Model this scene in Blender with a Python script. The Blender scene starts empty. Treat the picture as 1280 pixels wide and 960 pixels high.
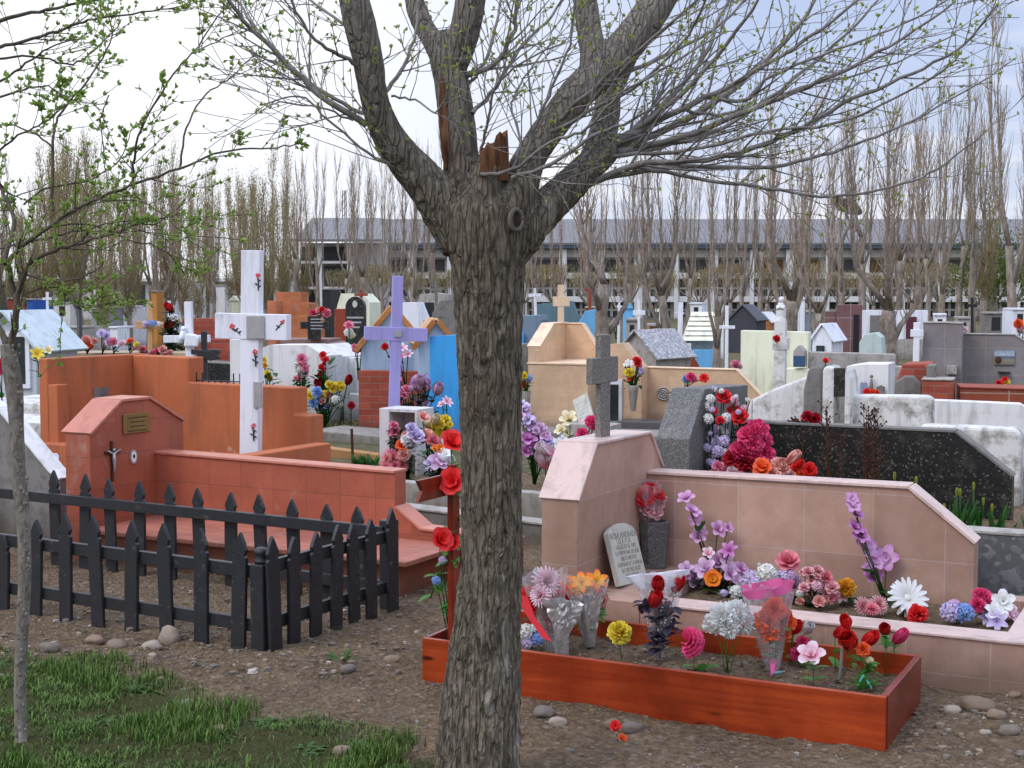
import bpy, bmesh, math, random
import numpy as np
from mathutils import Vector, Matrix, noise
random.seed(11)
RND = random.Random(5)
scene = bpy.context.scene
COL = scene.collection

# ------------------------------------------------------------------ survey: sight lines of the camera used to place things on the ground
FPX = 1750.0; EYE = 1.6; PITCH = math.atan(109/FPX)
CP, SP = math.cos(PITCH), math.sin(PITCH)
def ray(px, py):
    u = (px-640)/FPX; v = (480-py)/FPX
    return (u, CP+v*SP, -SP+v*CP)
def G(px, py, z=0.0):
    d = ray(px, py); t = (z-EYE)/d[2]
    return Vector((d[0]*t, d[1]*t, z))
def W(px, py, D):
    d = ray(px, py); t = D/d[1]
    return Vector((d[0]*t, D, EYE+d[2]*t))
def c8(r, g, b, k=1.0):
    def f(x):
        x /= 255.0
        return (x/12.92 if x <= .04045 else ((x+.055)/1.055)**2.4)*k
    return (min(f(r), .9), min(f(g), .9), min(f(b), .9), 1.0)

# ------------------------------------------------------------------ mesh builder
class MB:
    def __init__(s): s.v = []; s.f = []; s.t = []
    def add(s, vs, fs, ts=None):
        n = len(s.v); s.v.extend([tuple(p) for p in vs]); s.f.extend([tuple(i+n for i in f) for f in fs])
        s.t.extend(ts if ts is not None else [0.0]*len(vs))
        return s
    def box(s, x0, x1, y0, y1, z0, z1, M=None):
        vs = [(x0,y0,z0),(x1,y0,z0),(x1,y1,z0),(x0,y1,z0),(x0,y0,z1),(x1,y0,z1),(x1,y1,z1),(x0,y1,z1)]
        if M is not None: vs = [M @ Vector(p) for p in vs]
        return s.add(vs, [(3,2,1,0),(4,5,6,7),(0,1,5,4),(1,2,6,5),(2,3,7,6),(3,0,4,7)])
    def prism(s, pts, ax, lo, hi, M=None):
        n = len(pts)
        if ax == 'b': fn = lambda p, k: (p[0], k, p[1])
        elif ax == 'a': fn = lambda p, k: (k, p[0], p[1])
        else: fn = lambda p, k: (p[0], p[1], k)
        vs = [fn(p, lo) for p in pts]+[fn(p, hi) for p in pts]
        if M is not None: vs = [M @ Vector(p) for p in vs]
        fs = [tuple(range(n)), tuple(range(2*n-1, n-1, -1))]+[(i, i+n, (i+1) % n+n, (i+1) % n) for i in range(n)]
        return s.add(vs, fs)
    def strip(s, path, th, ax, lo, hi):            # a coping: slab of thickness th lying on a 2D path
        for p, q in zip(path[:-1], path[1:]):
            d = Vector((q[0]-p[0], q[1]-p[1])); L = d.length
            if L < 1e-6: continue
            nrm = Vector((-d.y, d.x))/L
            if nrm.y < 0: nrm = -nrm
            e = d/L*.001
            a = (p[0]-e.x, p[1]-e.y); b = (q[0]+e.x, q[1]+e.y)
            s.prism([a, b, (b[0]+nrm.x*th, b[1]+nrm.y*th), (a[0]+nrm.x*th, a[1]+nrm.y*th)], ax, lo, hi)
        return s
    def tube(s, path, radii, n=6, cap=True):
        path = [Vector(p) for p in path]; m = len(path)
        if m < 2: return s
        if not hasattr(radii, '__len__'): radii = [radii]*m
        ref = None; vs = []
        for i, p in enumerate(path):
            d = (path[min(i+1, m-1)]-path[max(i-1, 0)])
            d = d.normalized() if d.length > 1e-9 else Vector((0,0,1))
            if ref is None:
                ref = Vector((1,0,0)) if abs(d.x) < .8 else Vector((0,1,0))
            u = (ref-d*ref.dot(d)); u = u.normalized() if u.length > 1e-6 else d.orthogonal().normalized()
            ref = u; w = d.cross(u)
            for k in range(n):
                an = 2*math.pi*k/n
                vs.append(p+(u*math.cos(an)+w*math.sin(an))*radii[i])
        fs = []
        for i in range(m-1):
            for k in range(n):
                fs.append((i*n+k, i*n+(k+1) % n, (i+1)*n+(k+1) % n, (i+1)*n+k))
        if cap and n > 2: fs.append(tuple(range(n-1, -1, -1))); fs.append(tuple(range((m-1)*n, m*n)))
        return s.add(vs, fs)
    def lathe(s, prof, n=16, c=(0,0,0), M=None, wob=0.0):
        vs = []
        for i, (r, z) in enumerate(prof):
            for k in range(n):
                an = 2*math.pi*k/n
                rr = r*(1+wob*math.sin(5*an+i)*(i/len(prof)))
                p = Vector((c[0]+rr*math.cos(an), c[1]+rr*math.sin(an), c[2]+z))
                vs.append(M @ p if M is not None else p)
        fs = []
        for i in range(len(prof)-1):
            for k in range(n): fs.append((i*n+k, i*n+(k+1) % n, (i+1)*n+(k+1) % n, (i+1)*n+k))
        return s.add(vs, fs)
    def ball(s, c, r, n=8, sq=(1,1,1)):
        prof = [(max(math.sin(math.pi*i/n), .001), -math.cos(math.pi*i/n)) for i in range(n+1)]
        M = Matrix.Translation(c) @ Matrix.Diagonal((r*sq[0], r*sq[1], r*sq[2], 1))
        return s.lathe(prof, max(8, n), (0,0,0), M)
    def mesh(s, name, fix=True, uv=False, smooth=False, attr=False):
        me = bpy.data.meshes.new(name); me.from_pydata(s.v, [], s.f)
        if fix and len(s.f) < 30000:
            bm = bmesh.new(); bm.from_mesh(me); bmesh.ops.recalc_face_normals(bm, faces=bm.faces); bm.to_mesh(me); bm.free()
        me.update()
        if smooth: me.polygons.foreach_set('use_smooth', [True]*len(me.polygons))
        if uv:
            lay = me.uv_layers.new(name='UVMap').data
            for p in me.polygons:
                nx, ny, nz = abs(p.normal.x), abs(p.normal.y), abs(p.normal.z)
                for li in p.loop_indices:
                    co = me.vertices[me.loops[li].vertex_index].co
                    if ny >= nx and ny >= nz: lay[li].uv = (co.x, co.z)
                    elif nx >= nz: lay[li].uv = (co.y, co.z)
                    else: lay[li].uv = (co.x, co.y)
        if attr:
            a = me.attributes.new('t', 'FLOAT', 'POINT'); a.data.foreach_set('value', s.t)
        return me
    def build(s, name, mat, parent=None, smooth=False, bevel=0.0, fix=True, attr=False, uv=True):
        me = s.mesh(name, fix, uv and len(s.f) < 3000, smooth, attr); me.materials.append(mat)
        return ob(name, me, parent, bevel)
def ob(name, me, parent=None, bevel=0.0):
    o = bpy.data.objects.new(name, me); COL.objects.link(o); o.parent = parent
    if bevel:
        m = o.modifiers.new('bevel', 'BEVEL'); m.width = bevel; m.segments = 2; m.limit_method = 'ANGLE'; m.angle_limit = math.radians(35)
    return o
def tag(o, label, cat, group=None, kind=None):
    o['label'] = label; o['category'] = cat
    if group: o['group'] = group
    if kind: o['kind'] = kind
    return o
def thing(name, label, cat, loc=(0,0,0), rz=0.0, group=None):
    o = bpy.data.objects.new(name, None); COL.objects.link(o); o.empty_display_size = .1
    o.location = loc; o.rotation_euler = (0,0,rz)
    return tag(o, label, cat, group)
def dup(root, loc, rz=0, sc=1.0, label=None, group=None):
    r = root.copy(); COL.objects.link(r); r.location = loc; r.rotation_euler = (0,0,rz); r.scale = (sc, sc, sc) if not hasattr(sc, '__len__') else sc
    if label: r['label'] = label
    if group: r['group'] = group
    for ch in list(root.children):
        c = ch.copy(); COL.objects.link(c); c.parent = r
        for g in ch.children:
            d = g.copy(); COL.objects.link(d); d.parent = c
    return r

class Fr:
    """a grave plot: local axes a (right, towards the viewer) and b (right, away); root Empty on the ground"""
    def __init__(s, name, label, cat, o, th, group=None, root=None):
        s.o = (o[0], o[1]); t = math.radians(th); s.th = t
        s.A = (math.cos(t), -math.sin(t)); s.B = (math.sin(t), math.cos(t))
        s.root = thing(name, label, cat, (o[0], o[1], 0), -t, group) if name else root
        s.grp = group
    def sub(s, name, label, cat, group=None):       # another thing in the same axes
        f = Fr(name, label, cat, s.o, math.degrees(s.th), group); return f
    def on(s, px, py, b=None, a=None, z=None):
        d = ray(px, py)
        if z is not None: t = (z-EYE)/d[2]
        else:
            N = s.B if b is not None else s.A; k = b if b is not None else a
            t = (k+s.o[0]*N[0]+s.o[1]*N[1])/(d[0]*N[0]+d[1]*N[1])
        x, y, zz = d[0]*t-s.o[0], d[1]*t-s.o[1], EYE+d[2]*t
        aa, bb = x*s.A[0]+y*s.A[1], x*s.B[0]+y*s.B[1]
        if z is not None: return (aa, bb)
        return (aa, zz) if b is not None else (bb, zz)
    def w(s, a, b, z): return Vector((s.o[0]+a*s.A[0]+b*s.B[0], s.o[1]+a*s.A[1]+b*s.B[1], z))
    def prof(s, pix, b, z0=0.0):
        p = [s.on(x, y, b=b) for x, y in pix]
        return [(p[0][0], z0)]+p+[(p[-1][0], z0)]
    def wall(s, name, mat, b, pix, th, z0=-.02, bevel=.004, parent=None, cap=None, capth=.015):
        p = s.prof(pix, b, z0)
        o = MB().prism(p, 'b', b, b+th).build(name, mat, parent or s.root, bevel=bevel)
        if cap: MB().strip(p[1:-1], capth, 'b', b-.012, b+th+.012).build('coping', cap, o, bevel=.003)
        return o
    def boxp(s, name, mat, a0, a1, b0, b1, z0, z1, bevel=.004, parent=None):
        return MB().box(a0, a1, b0, b1, z0, z1).build(name, mat, parent or s.root, bevel=bevel)
# ------------------------------------------------------------------ materials
def nodes(name):
    m = bpy.data.materials.new(name); m.use_nodes = True
    nt = m.node_tree; b = nt.nodes['Principled BSDF']
    b.inputs['Specular IOR Level'].default_value = .3
    return m, nt, b
def nd(nt, t, **kw):
    n = nt.nodes.new(t)
    for k, v in kw.items():
        if k in n.inputs: n.inputs[k].default_value = v
        else: setattr(n, k, v)
    return n
def mixc(nt, fac, a, b, mode='MIX'):
    n = nt.nodes.new('ShaderNodeMix'); n.data_type = 'RGBA'; n.blend_type = mode; n.clamp_result = False
    for sk, v in ((n.inputs[0], fac), (n.inputs[6], a), (n.inputs[7], b)):
        if hasattr(v, 'is_linked'): nt.links.new(v, sk)
        else: sk.default_value = v
    return n.outputs[2]
def ramp(nt, x, lo, hi, a=(0,0,0,1), b=(1,1,1,1)):
    r = nt.nodes.new('ShaderNodeValToRGB'); r.color_ramp.elements[0].position = lo; r.color_ramp.elements[1].position = hi
    r.color_ramp.elements[0].color = a; r.color_ramp.elements[1].color = b
    nt.links.new(x, r.inputs[0]); return r.outputs[0]
def noi(nt, co, scale, detail=5, rough=.6, vec=None, dist=0):
    n = nd(nt, 'ShaderNodeTexNoise', Scale=scale, Detail=detail, Roughness=rough, Distortion=dist)
    if vec:
        mp = nt.nodes.new('ShaderNodeMapping'); mp.inputs['Scale'].default_value = vec; nt.links.new(co, mp.inputs[0]); nt.links.new(mp.outputs[0], n.inputs['Vector'])
    else: nt.links.new(co, n.inputs['Vector'])
    return n.outputs['Fac']
def bumpn(nt, b, h, strength=.3, dist=.01):
    n = nd(nt, 'ShaderNodeBump', Strength=strength, Distance=dist); nt.links.new(h, n.inputs['Height']); nt.links.new(n.outputs[0], b.inputs['Normal'])
MC = {}
def grime(nt, tc, c, k=.5, top=.16):
    s_ = nt.nodes.new('ShaderNodeSeparateXYZ'); nt.links.new(tc, s_.inputs[0])
    a_ = nd(nt, 'ShaderNodeMath', operation='MULTIPLY_ADD'); nt.links.new(noi(nt, tc, 7, 6, .7), a_.inputs[0]); a_.inputs[1].default_value = -.30; nt.links.new(s_.outputs[2], a_.inputs[2])
    f_ = nd(nt, 'ShaderNodeMapRange'); f_.inputs[1].default_value = -.12; f_.inputs[2].default_value = top-.08; f_.inputs[3].default_value = k; f_.inputs[4].default_value = 0; nt.links.new(a_.outputs[0], f_.inputs[0])
    return mixc(nt, f_.outputs[0], c, c8(92,78,62))
def dk(c, k): return (c[0]*k, c[1]*k, c[2]*k, 1)
def paint(name, col, rough=.6, var=.12, scale=4, dirt=None, dlo=.55, dhi=.75, bump=.15, bsc=60, metal=0, spec=.3, streak=True):
    if name in MC: return MC[name]
    m, nt, b = nodes(name); tc = nt.nodes.new('ShaderNodeTexCoord').outputs['Object']
    n1 = noi(nt, tc, scale, 6, .65)
    c = mixc(nt, n1, dk(col, 1-var*1.6), dk(col, 1+var*1.2))
    if streak:
        n3 = noi(nt, tc, 5, 6, .7, (1.6, 1.6, .22), .8)
        c = mixc(nt, ramp(nt, n3, .48, .78), c, mixc(nt, .35, dk(col, .72), (.10,.09,.075,1)))
    if dirt:
        n2 = noi(nt, tc, scale*1.7, 8, .7)
        c = mixc(nt, ramp(nt, n2, dlo, dhi), c, dirt)
    if streak: c = grime(nt, tc, c)
    nt.links.new(c, b.inputs['Base Color']); b.inputs['Roughness'].default_value = rough; b.inputs['Metallic'].default_value = metal
    b.inputs['Specular IOR Level'].default_value = spec
    bumpn(nt, b, noi(nt, tc, bsc, 4, .6), bump, .004)
    MC[name] = m; return m
def tiles(name, col, grout, w, h, mortar=.006, var=.16, rough=.45, off=0.0, bump=.3, shift=(0,0,0)):
    if name in MC: return MC[name]
    m, nt, b = nodes(name); tc = nt.nodes.new('ShaderNodeTexCoord')
    mp = nt.nodes.new('ShaderNodeMapping'); mp.inputs['Location'].default_value = shift; nt.links.new(tc.outputs['UV'], mp.inputs[0])
    br = nd(nt, 'ShaderNodeTexBrick', offset=off, squash=1.0)
    br.inputs['Scale'].default_value = 1.0; br.inputs['Mortar Size'].default_value = mortar/2; br.inputs['Mortar Smooth'].default_value = .15
    br.inputs['Brick Width'].default_value = w; br.inputs['Row Height'].default_value = h
    br.inputs['Color1'].default_value = dk(col, 1-var); br.inputs['Color2'].default_value = dk(col, 1+var*.7); br.inputs['Mortar'].default_value = grout
    nt.links.new(mp.outputs[0], br.inputs['Vector'])
    n1 = noi(nt, tc.outputs['Object'], 9, 8, .7); n2 = noi(nt, tc.outputs['Object'], 1.7, 4, .6)
    c = mixc(nt, ramp(nt, n1, .25, .8), br.outputs['Color'], (.76, .70, .66, 1), 'MULTIPLY')
    c = mixc(nt, ramp(nt, n2, .35, .72), c, (.74, .71, .68, 1), 'MULTIPLY')
    n4 = noi(nt, tc.outputs['Object'], 3.2, 8, .72, (1,1,.6), .6)
    c = mixc(nt, ramp(nt, n4, .60, .70), c, mixc(nt, .45, c, c8(176,160,148)))
    c = grime(nt, tc.outputs['Object'], c, .6)
    nt.links.new(c, b.inputs['Base Color'])
    rr = mixc(nt, n1, (rough-.12,)*3+(1,), (rough+.25,)*3+(1,)); nt.links.new(rr, b.inputs['Roughness'])
    inv = nd(nt, 'ShaderNodeMath', operation='SUBTRACT'); inv.inputs[0].default_value = 1; nt.links.new(br.outputs['Fac'], inv.inputs[1])
    bumpn(nt, b, inv.outputs[0], bump, .003)
    MC[name] = m; return m
def granite(name, col, fleck, scale=160, rough=.5, amt=(.55,.7), dirt=None, bump=.1):
    if name in MC: return MC[name]
    m, nt, b = nodes(name); tc = nt.nodes.new('ShaderNodeTexCoord').outputs['Object']
    v = nd(nt, 'ShaderNodeTexVoronoi', Scale=scale); nt.links.new(tc, v.inputs['Vector'])
    sep = nt.nodes.new('ShaderNodeSeparateColor'); nt.links.new(v.outputs['Color'], sep.inputs[0])
    c = mixc(nt, ramp(nt, sep.outputs[0], amt[0], amt[1]), dk(col, .75), fleck)
    c = mixc(nt, ramp(nt, sep.outputs[1], .6, .9), c, dk(col, 1.3))
    n = noi(nt, tc, 5, 6, .65); c = mixc(nt, n, c, mixc(nt, .5, c, dk(col, .55)))
    if dirt: c = mixc(nt, ramp(nt, noi(nt, tc, 9, 9, .75), .52, .72), c, dirt)
    nt.links.new(c, b.inputs['Base Color']); b.inputs['Roughness'].default_value = rough
    bumpn(nt, b, sep.outputs[2], bump, .003)
    MC[name] = m; return m
def wood(name, c1, c2, sc=(2, 30, 30), rough=.4, knots=True):
    if name in MC: return MC[name]
    m, nt, b = nodes(name); tc = nt.nodes.new('ShaderNodeTexCoord').outputs['Object']
    n = noi(nt, tc, 1.0, 7, .6, sc, 1.2); n2 = noi(nt, tc, 3, 4, .6)
    c = mixc(nt, ramp(nt, n, .3, .7), c1, c2)
    c = mixc(nt, ramp(nt, n2, .35, .75), c, dk(c2, .65))
    if knots:
        v = nd(nt, 'ShaderNodeTexVoronoi', Scale=1.0); mp = nt.nodes.new('ShaderNodeMapping'); mp.inputs['Scale'].default_value = (2.6, 9, 9); nt.links.new(tc, mp.inputs[0]); nt.links.new(mp.outputs[0], v.inputs['Vector'])
        c = mixc(nt, ramp(nt, v.outputs['Distance'], .05, .12, (1,1,1,1), (0,0,0,1)), c, dk(c1, .12))
    nt.links.new(c, b.inputs['Base Color']); b.inputs['Roughness'].default_value = rough
    bumpn(nt, b, n, .15, .003); MC[name] = m; return m
def petal_mat(name, base, tip, rough=.55, tr_=.18):
    key = 'petal_'+name
    if key in MC: return MC[key]
    m, nt, b = nodes(key)
    at = nd(nt, 'ShaderNodeAttribute', attribute_name='t'); tc = nt.nodes.new('ShaderNodeTexCoord').outputs['Object']
    c = mixc(nt, at.outputs['Fac'], base, tip)
    c = mixc(nt, noi(nt, tc, 6, 4, .6), dk(base, .8), c) if False else mixc(nt, ramp(nt, noi(nt, tc, 3, 4, .6), .3, .7), c, mixc(nt, .35, c, dk(base, .6)))
    nt.links.new(c, b.inputs['Base Color']); b.inputs['Roughness'].default_value = rough
    b.inputs['Subsurface Weight'].default_value = 0.0
    tr = nd(nt, 'ShaderNodeBsdfTranslucent'); nt.links.new(c, tr.inputs['Color'])
    mx = nd(nt, 'ShaderNodeMixShader'); mx.inputs[0].default_value = tr_
    nt.links.new(b.outputs[0], mx.inputs[1]); nt.links.new(tr.outputs[0], mx.inputs[2])
    nt.links.new(mx.outputs[0], nt.nodes['Material Output'].inputs['Surface'])
    MC[key] = m; return m
def film(name, col, alpha=.25, rough=.12, dots=False):
    if name in MC: return MC[name]
    m, nt, b = nodes(name)
    t = nd(nt, 'ShaderNodeBsdfTransparent'); g = nd(nt, 'ShaderNodeBsdfGlossy', Roughness=rough); g.inputs['Color'].default_value = (.9,.9,.92,1)
    df = nd(nt, 'ShaderNodeBsdfDiffuse'); df.inputs['Color'].default_value = col
    tc = nt.nodes.new('ShaderNodeTexCoord').outputs['Object']
    n = ramp(nt, noi(nt, tc, 14, 5, .6, (1,1,.3)), .35, .75)
    m1 = nd(nt, 'ShaderNodeMixShader'); m1.inputs[0].default_value = .6; nt.links.new(df.outputs[0], m1.inputs[1]); nt.links.new(g.outputs[0], m1.inputs[2])
    ml = nd(nt, 'ShaderNodeMath', operation='MULTIPLY_ADD'); nt.links.new(n, ml.inputs[0]); ml.inputs[1].default_value = alpha*1.2; ml.inputs[2].default_value = alpha*.5
    m2 = nd(nt, 'ShaderNodeMixShader'); nt.links.new(ml.outputs[0], m2.inputs[0]); nt.links.new(t.outputs[0], m2.inputs[1]); nt.links.new(m1.outputs[0], m2.inputs[2])
    if dots:
        v = nd(nt, 'ShaderNodeTexVoronoi', Scale=60.0); nt.links.new(tc, v.inputs['Vector']); dd = nd(nt, 'ShaderNodeBsdfDiffuse'); dd.inputs['Color'].default_value = (.85,.85,.86,1)
        m3 = nd(nt, 'ShaderNodeMixShader'); nt.links.new(ramp(nt, v.outputs['Distance'], .22, .27, (1,1,1,1), (0,0,0,1)), m3.inputs[0]); nt.links.new(m2.outputs[0], m3.inputs[1]); nt.links.new(dd.outputs[0], m3.inputs[2]); m2 = m3
    nt.links.new(m2.outputs[0], nt.nodes['Material Output'].inputs['Surface']); MC[name] = m; return m
def bark(name, dark, mid, light, vec=(1,1,.22), sc=38, bump=.6, lichen=None, crack=False):
    if name in MC: return MC[name]
    m, nt, b = nodes(name); tc = nt.nodes.new('ShaderNodeTexCoord').outputs['Object']
    n = noi(nt, tc, sc, 8, .68, vec, .6); n2 = noi(nt, tc, 2.2, 5, .65, (1,1,.25)); n3 = noi(nt, tc, 9, 6, .7, (1,1,.16))
    c = mixc(nt, ramp(nt, n, .36, .62), dark, mid)
    c = mixc(nt, ramp(nt, n3, .56, .70), c, light)
    c = mixc(nt, ramp(nt, n2, .35, .7), mixc(nt, .35, c, dark), c)
    if lichen: c = mixc(nt, ramp(nt, noi(nt, tc, 14, 6, .7), .66, .74), c, lichen)
    h = n
    if crack:
        wv = nt.nodes.new('ShaderNodeMapping'); wv.inputs['Scale'].default_value = (1,1,.15); nt.links.new(tc, wv.inputs[0])
        nz = nd(nt, 'ShaderNodeTexNoise', Scale=22, Detail=4); nt.links.new(wv.outputs[0], nz.inputs['Vector'])
        am = nd(nt, 'ShaderNodeVectorMath', operation='MULTIPLY_ADD'); nt.links.new(nz.outputs['Color'], am.inputs[0]); am.inputs[1].default_value = (.05,.05,.05); nt.links.new(wv.outputs[0], am.inputs[2])
        v = nd(nt, 'ShaderNodeTexVoronoi', Scale=46.0, feature='DISTANCE_TO_EDGE'); nt.links.new(am.outputs[0], v.inputs['Vector'])
        ck = ramp(nt, v.outputs['Distance'], .0, .16)
        c = mixc(nt, ck, mixc(nt, .28, c, dk(dark, .6)), c)
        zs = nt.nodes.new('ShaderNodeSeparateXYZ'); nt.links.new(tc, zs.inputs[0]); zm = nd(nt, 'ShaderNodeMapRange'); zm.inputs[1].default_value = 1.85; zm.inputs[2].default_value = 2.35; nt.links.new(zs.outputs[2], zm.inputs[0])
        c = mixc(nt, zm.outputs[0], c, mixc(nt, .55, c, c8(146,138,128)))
        ad = nd(nt, 'ShaderNodeMath', operation='ADD'); nt.links.new(n, ad.inputs[0]); nt.links.new(ck, ad.inputs[1]); h = ad.outputs[0]
    nt.links.new(c, b.inputs['Base Color']); b.inputs['Roughness'].default_value = .9; b.inputs['Specular IOR Level'].default_value = .15
    bumpn(nt, b, h, bump, .012); MC[name] = m; return m

M_pink = tiles('pink_tile', c8(194,160,142,1.08), c8(206,186,176), .335, .30, .005, .10, .35, 0, .2, (.06,-.06,0))
M_pinkcap = paint('pink_coping', c8(216,188,176,1.0), .35, .08, 6)
M_red = tiles('terracotta_tile', c8(182,102,78,1.04), c8(140,88,72), .25, .2, .004, .10, .45, 0, .2, (0,-.02,0))
M_redcap = paint('terracotta_coping', c8(200,128,106,.95), .45, .1, 6)
M_redstep = tiles('terracotta_step', c8(200,128,108,.95), c8(150,95,80), .25, .12, .005, .08, .5)
M_orange = paint('orange_render', c8(190,108,68,.95), .8, .16, 2.4, c8(190,172,156), .66, .71, .35, 40)
M_soil = paint('soil', c8(98,80,64,.95), .95, .35, 14, c8(60,48,38), .45, .65, .9, 45, streak=False)
M_box = wood('varnished_redwood', c8(200,84,38,.92), c8(150,52,24,.92), (1.2, 26, 26), .28)
M_boxend = wood('varnished_redwood_shaded_end', c8(150,58,36), c8(112,36,22), (1.2, 26, 26), .28, False)  # same varnished wood in darker colours: shade on the box ends is painted in
M_cross = wood('dark_redwood', c8(168,66,36), c8(112,36,22), (18, 18, 1.2), .3, False)
M_black = paint('black_fence_paint', c8(44,44,46), .45, .3, 12, c8(104,98,90), .60, .72, .5, 90, spec=.4, streak=False)
M_white = paint('white_paint', c8(232,233,238,1.0), .5, .05, 3, c8(160,156,146), .60, .85)
M_whiteold = paint('old_whitewash', c8(222,220,214,.95), .85, .1, 3, c8(128,122,110), .50, .66, .6, 22)
M_whiteclean = paint('white_render', c8(230,228,224,.95), .7, .06, 3, c8(160,154,144), .56, .85)
M_conc = paint('concrete', c8(172,166,158), .9, .18, 6, c8(110,104,96), .5, .72, .5, 40)
M_concd = paint('dark_concrete', c8(128,124,118), .9, .2, 6, c8(84,80,74), .5, .72, .5, 40)
M_granite = granite('grey_granite', c8(104,103,100), c8(150,148,144), 230, .75, (.6,.9), c8(140,136,128), .35)
M_graniteL = granite('light_granite', c8(124,119,111), c8(156,151,144), 190, .8, (.5,.8), None, .5)
M_graniteD = granite('black_granite', c8(40,40,38), c8(112,110,102), 120, .35, (.90,.96), c8(78,74,64), .1)
M_gran2 = granite('slate_granite', c8(110,112,112), c8(140,140,138), 40, .35, (.7,.9), c8(86,90,90), .05)
M_beige = tiles('beige_tile', c8(216,184,150,1.1), c8(206,176,142), .5, .48, .004, .06, .5)
M_beigecap = paint('beige_coping', c8(232,200,166,1.05), .5, .06)
M_grey = tiles('grey_tile', c8(150,144,144,.95), c8(170,165,162), .45, .33, .006, .06, .45)
M_cream = paint('pale_cream_render', c8(232,234,206,1.0), .75, .06, 3, c8(180,176,150), .66, .9)
M_blue = paint('sky_blue_paint', c8(60,156,220,1.05), .6, .06, 3)
M_blue2 = paint('pale_blue_paint', c8(120,190,236), .6, .08, 3)
M_steel = paint('slate_blue_paint', c8(118,136,154), .7, .1, 3)
M_purple = paint('lilac_paint', c8(162,154,208,1.05), .55, .08, 5)
M_brick = tiles('red_brick', c8(170,84,66), c8(150,120,105), .25, .075, .008, .2, .8, .5)
M_brickO = tiles('orange_brick', c8(208,130,88), c8(180,130,100), .3, .16, .008, .15, .8, .5)
M_brown = paint('brown_red_paint', c8(150,66,42), .6, .15, 5, c8(90,60,48), .6, .8)
M_woodL = wood('pale_pine', c8(226,186,136), c8(200,150,98), (18,18,1.2), .6, False)
M_woodO = wood('orange_pine', c8(206,146,86), c8(176,112,60), (3,18,18), .6, False)
M_lblue = paint('pale_blue_boards', c8(164,184,204), .6, .06, 3)
M_plaque = paint('brass_plaque', c8(150,118,64), .4, .15, 20, metal=.5)
M_lead = paint('grey_metal_plaque', c8(176,174,172), .4, .12, 20, metal=.3)
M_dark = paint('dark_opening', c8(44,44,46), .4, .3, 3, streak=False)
M_glass = paint('dark_glass', c8(52,60,58), .08, .2, 2, spec=.6, streak=False, bump=0)
M_bronze = paint('bronze', c8(96,66,52), .4, .2, 20, metal=.6)
M_slab = paint('pale_plaque_stone', c8(196,192,178), .85, .1, 14, c8(140,138,120), .6, .8, .5, 60)
M_ink = paint('engraving', c8(150,144,130), .9, .1, streak=False)
M_greyroof = tiles('grey_roof_sheet', c8(128,128,130), c8(98,98,101), .32, 40, .05, .04, .5)
M_fascia = paint('slate_fascia', c8(70,86,96), .6, .1)
M_bwall = paint('building_render', c8(200,194,186), .8, .06, .4)
M_bwhite = paint('building_white', c8(216,215,212), .7, .06, .5)
M_niche = paint('niche_panel', c8(66,66,64), .5, .35, .5)
M_nicheb = paint('niche_brown_panel', c8(112,84,40), .6, .35, .4)
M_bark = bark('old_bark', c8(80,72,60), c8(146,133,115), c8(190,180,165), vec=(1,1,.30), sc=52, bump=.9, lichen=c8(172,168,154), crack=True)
M_barklimb = bark('limb_bark', c8(84,76,66), c8(138,128,116), c8(164,156,146), (1,1,.6), 30, .4)
M_twig = bark('twig_bark', c8(108,102,96), c8(150,144,138), c8(170,166,160), (1,1,1), 20, .2)
M_sap = bark('sapling_bark', c8(96,88,78), c8(152,144,132), c8(196,190,180), (1,1,.5), 45, .5, c8(150,150,136))
M_sapt = bark('sapling_twig', c8(66,58,48), c8(112,102,88), c8(140,132,118), (1,1,1), 20, .2)
M_pop = bark('poplar_bark', c8(114,102,90), c8(170,156,142), c8(200,190,178), (1,1,.4), 5, .4)
M_popt = bark('poplar_twig', c8(132,116,100), c8(176,158,140), c8(196,180,164), (1,1,1), 3, .2)
M_popo = bark('olive_twig', c8(134,118,88), c8(172,154,118), c8(188,172,138), (1,1,1), 3, .2)
M_rot = bark('split_heartwood', c8(70,44,32), c8(150,104,72), c8(190,152,116), (1,1,.15), 30, .8)
def leafm(name, c):
    if name in MC: return MC[name]
    m = petal_mat(name, dk(c, .8), c, .5, .38); MC[name] = m; return m
M_bud = leafm('bud_leaf', c8(176,186,90,.95)); M_leaf = leafm('spring_leaf', c8(156,184,88,1.0)); M_green = leafm('plastic_leaf', c8(58,116,44,.8)); M_dgreen = leafm('dark_leaf', c8(44,74,40,.8)); M_lgreen = leafm('pale_leaf', c8(104,168,70,.85))
M_oliveleaf = leafm('olive_leaf', c8(158,146,96,.95)); M_grassm = leafm('grass_blade', c8(86,124,46,.75)); M_dry = leafm('dry_stem', c8(108,72,52))
M_film = film('cellophane', c8(232,228,232), .40); M_filmp = film('pink_cellophane', c8(240,190,205), .42); M_foil = paint('silver_foil', c8(206,202,198), .3, .25, 30, metal=.55, bump=.8, bsc=25, streak=False)
M_netw = petal_mat('white_net', c8(236,236,242), c8(246,246,250)); M_netp = petal_mat('pink_net', c8(236,110,166), c8(244,130,180))
M_filmd = film('dotted_cellophane', c8(230,226,232), .42, dots=True)
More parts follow.
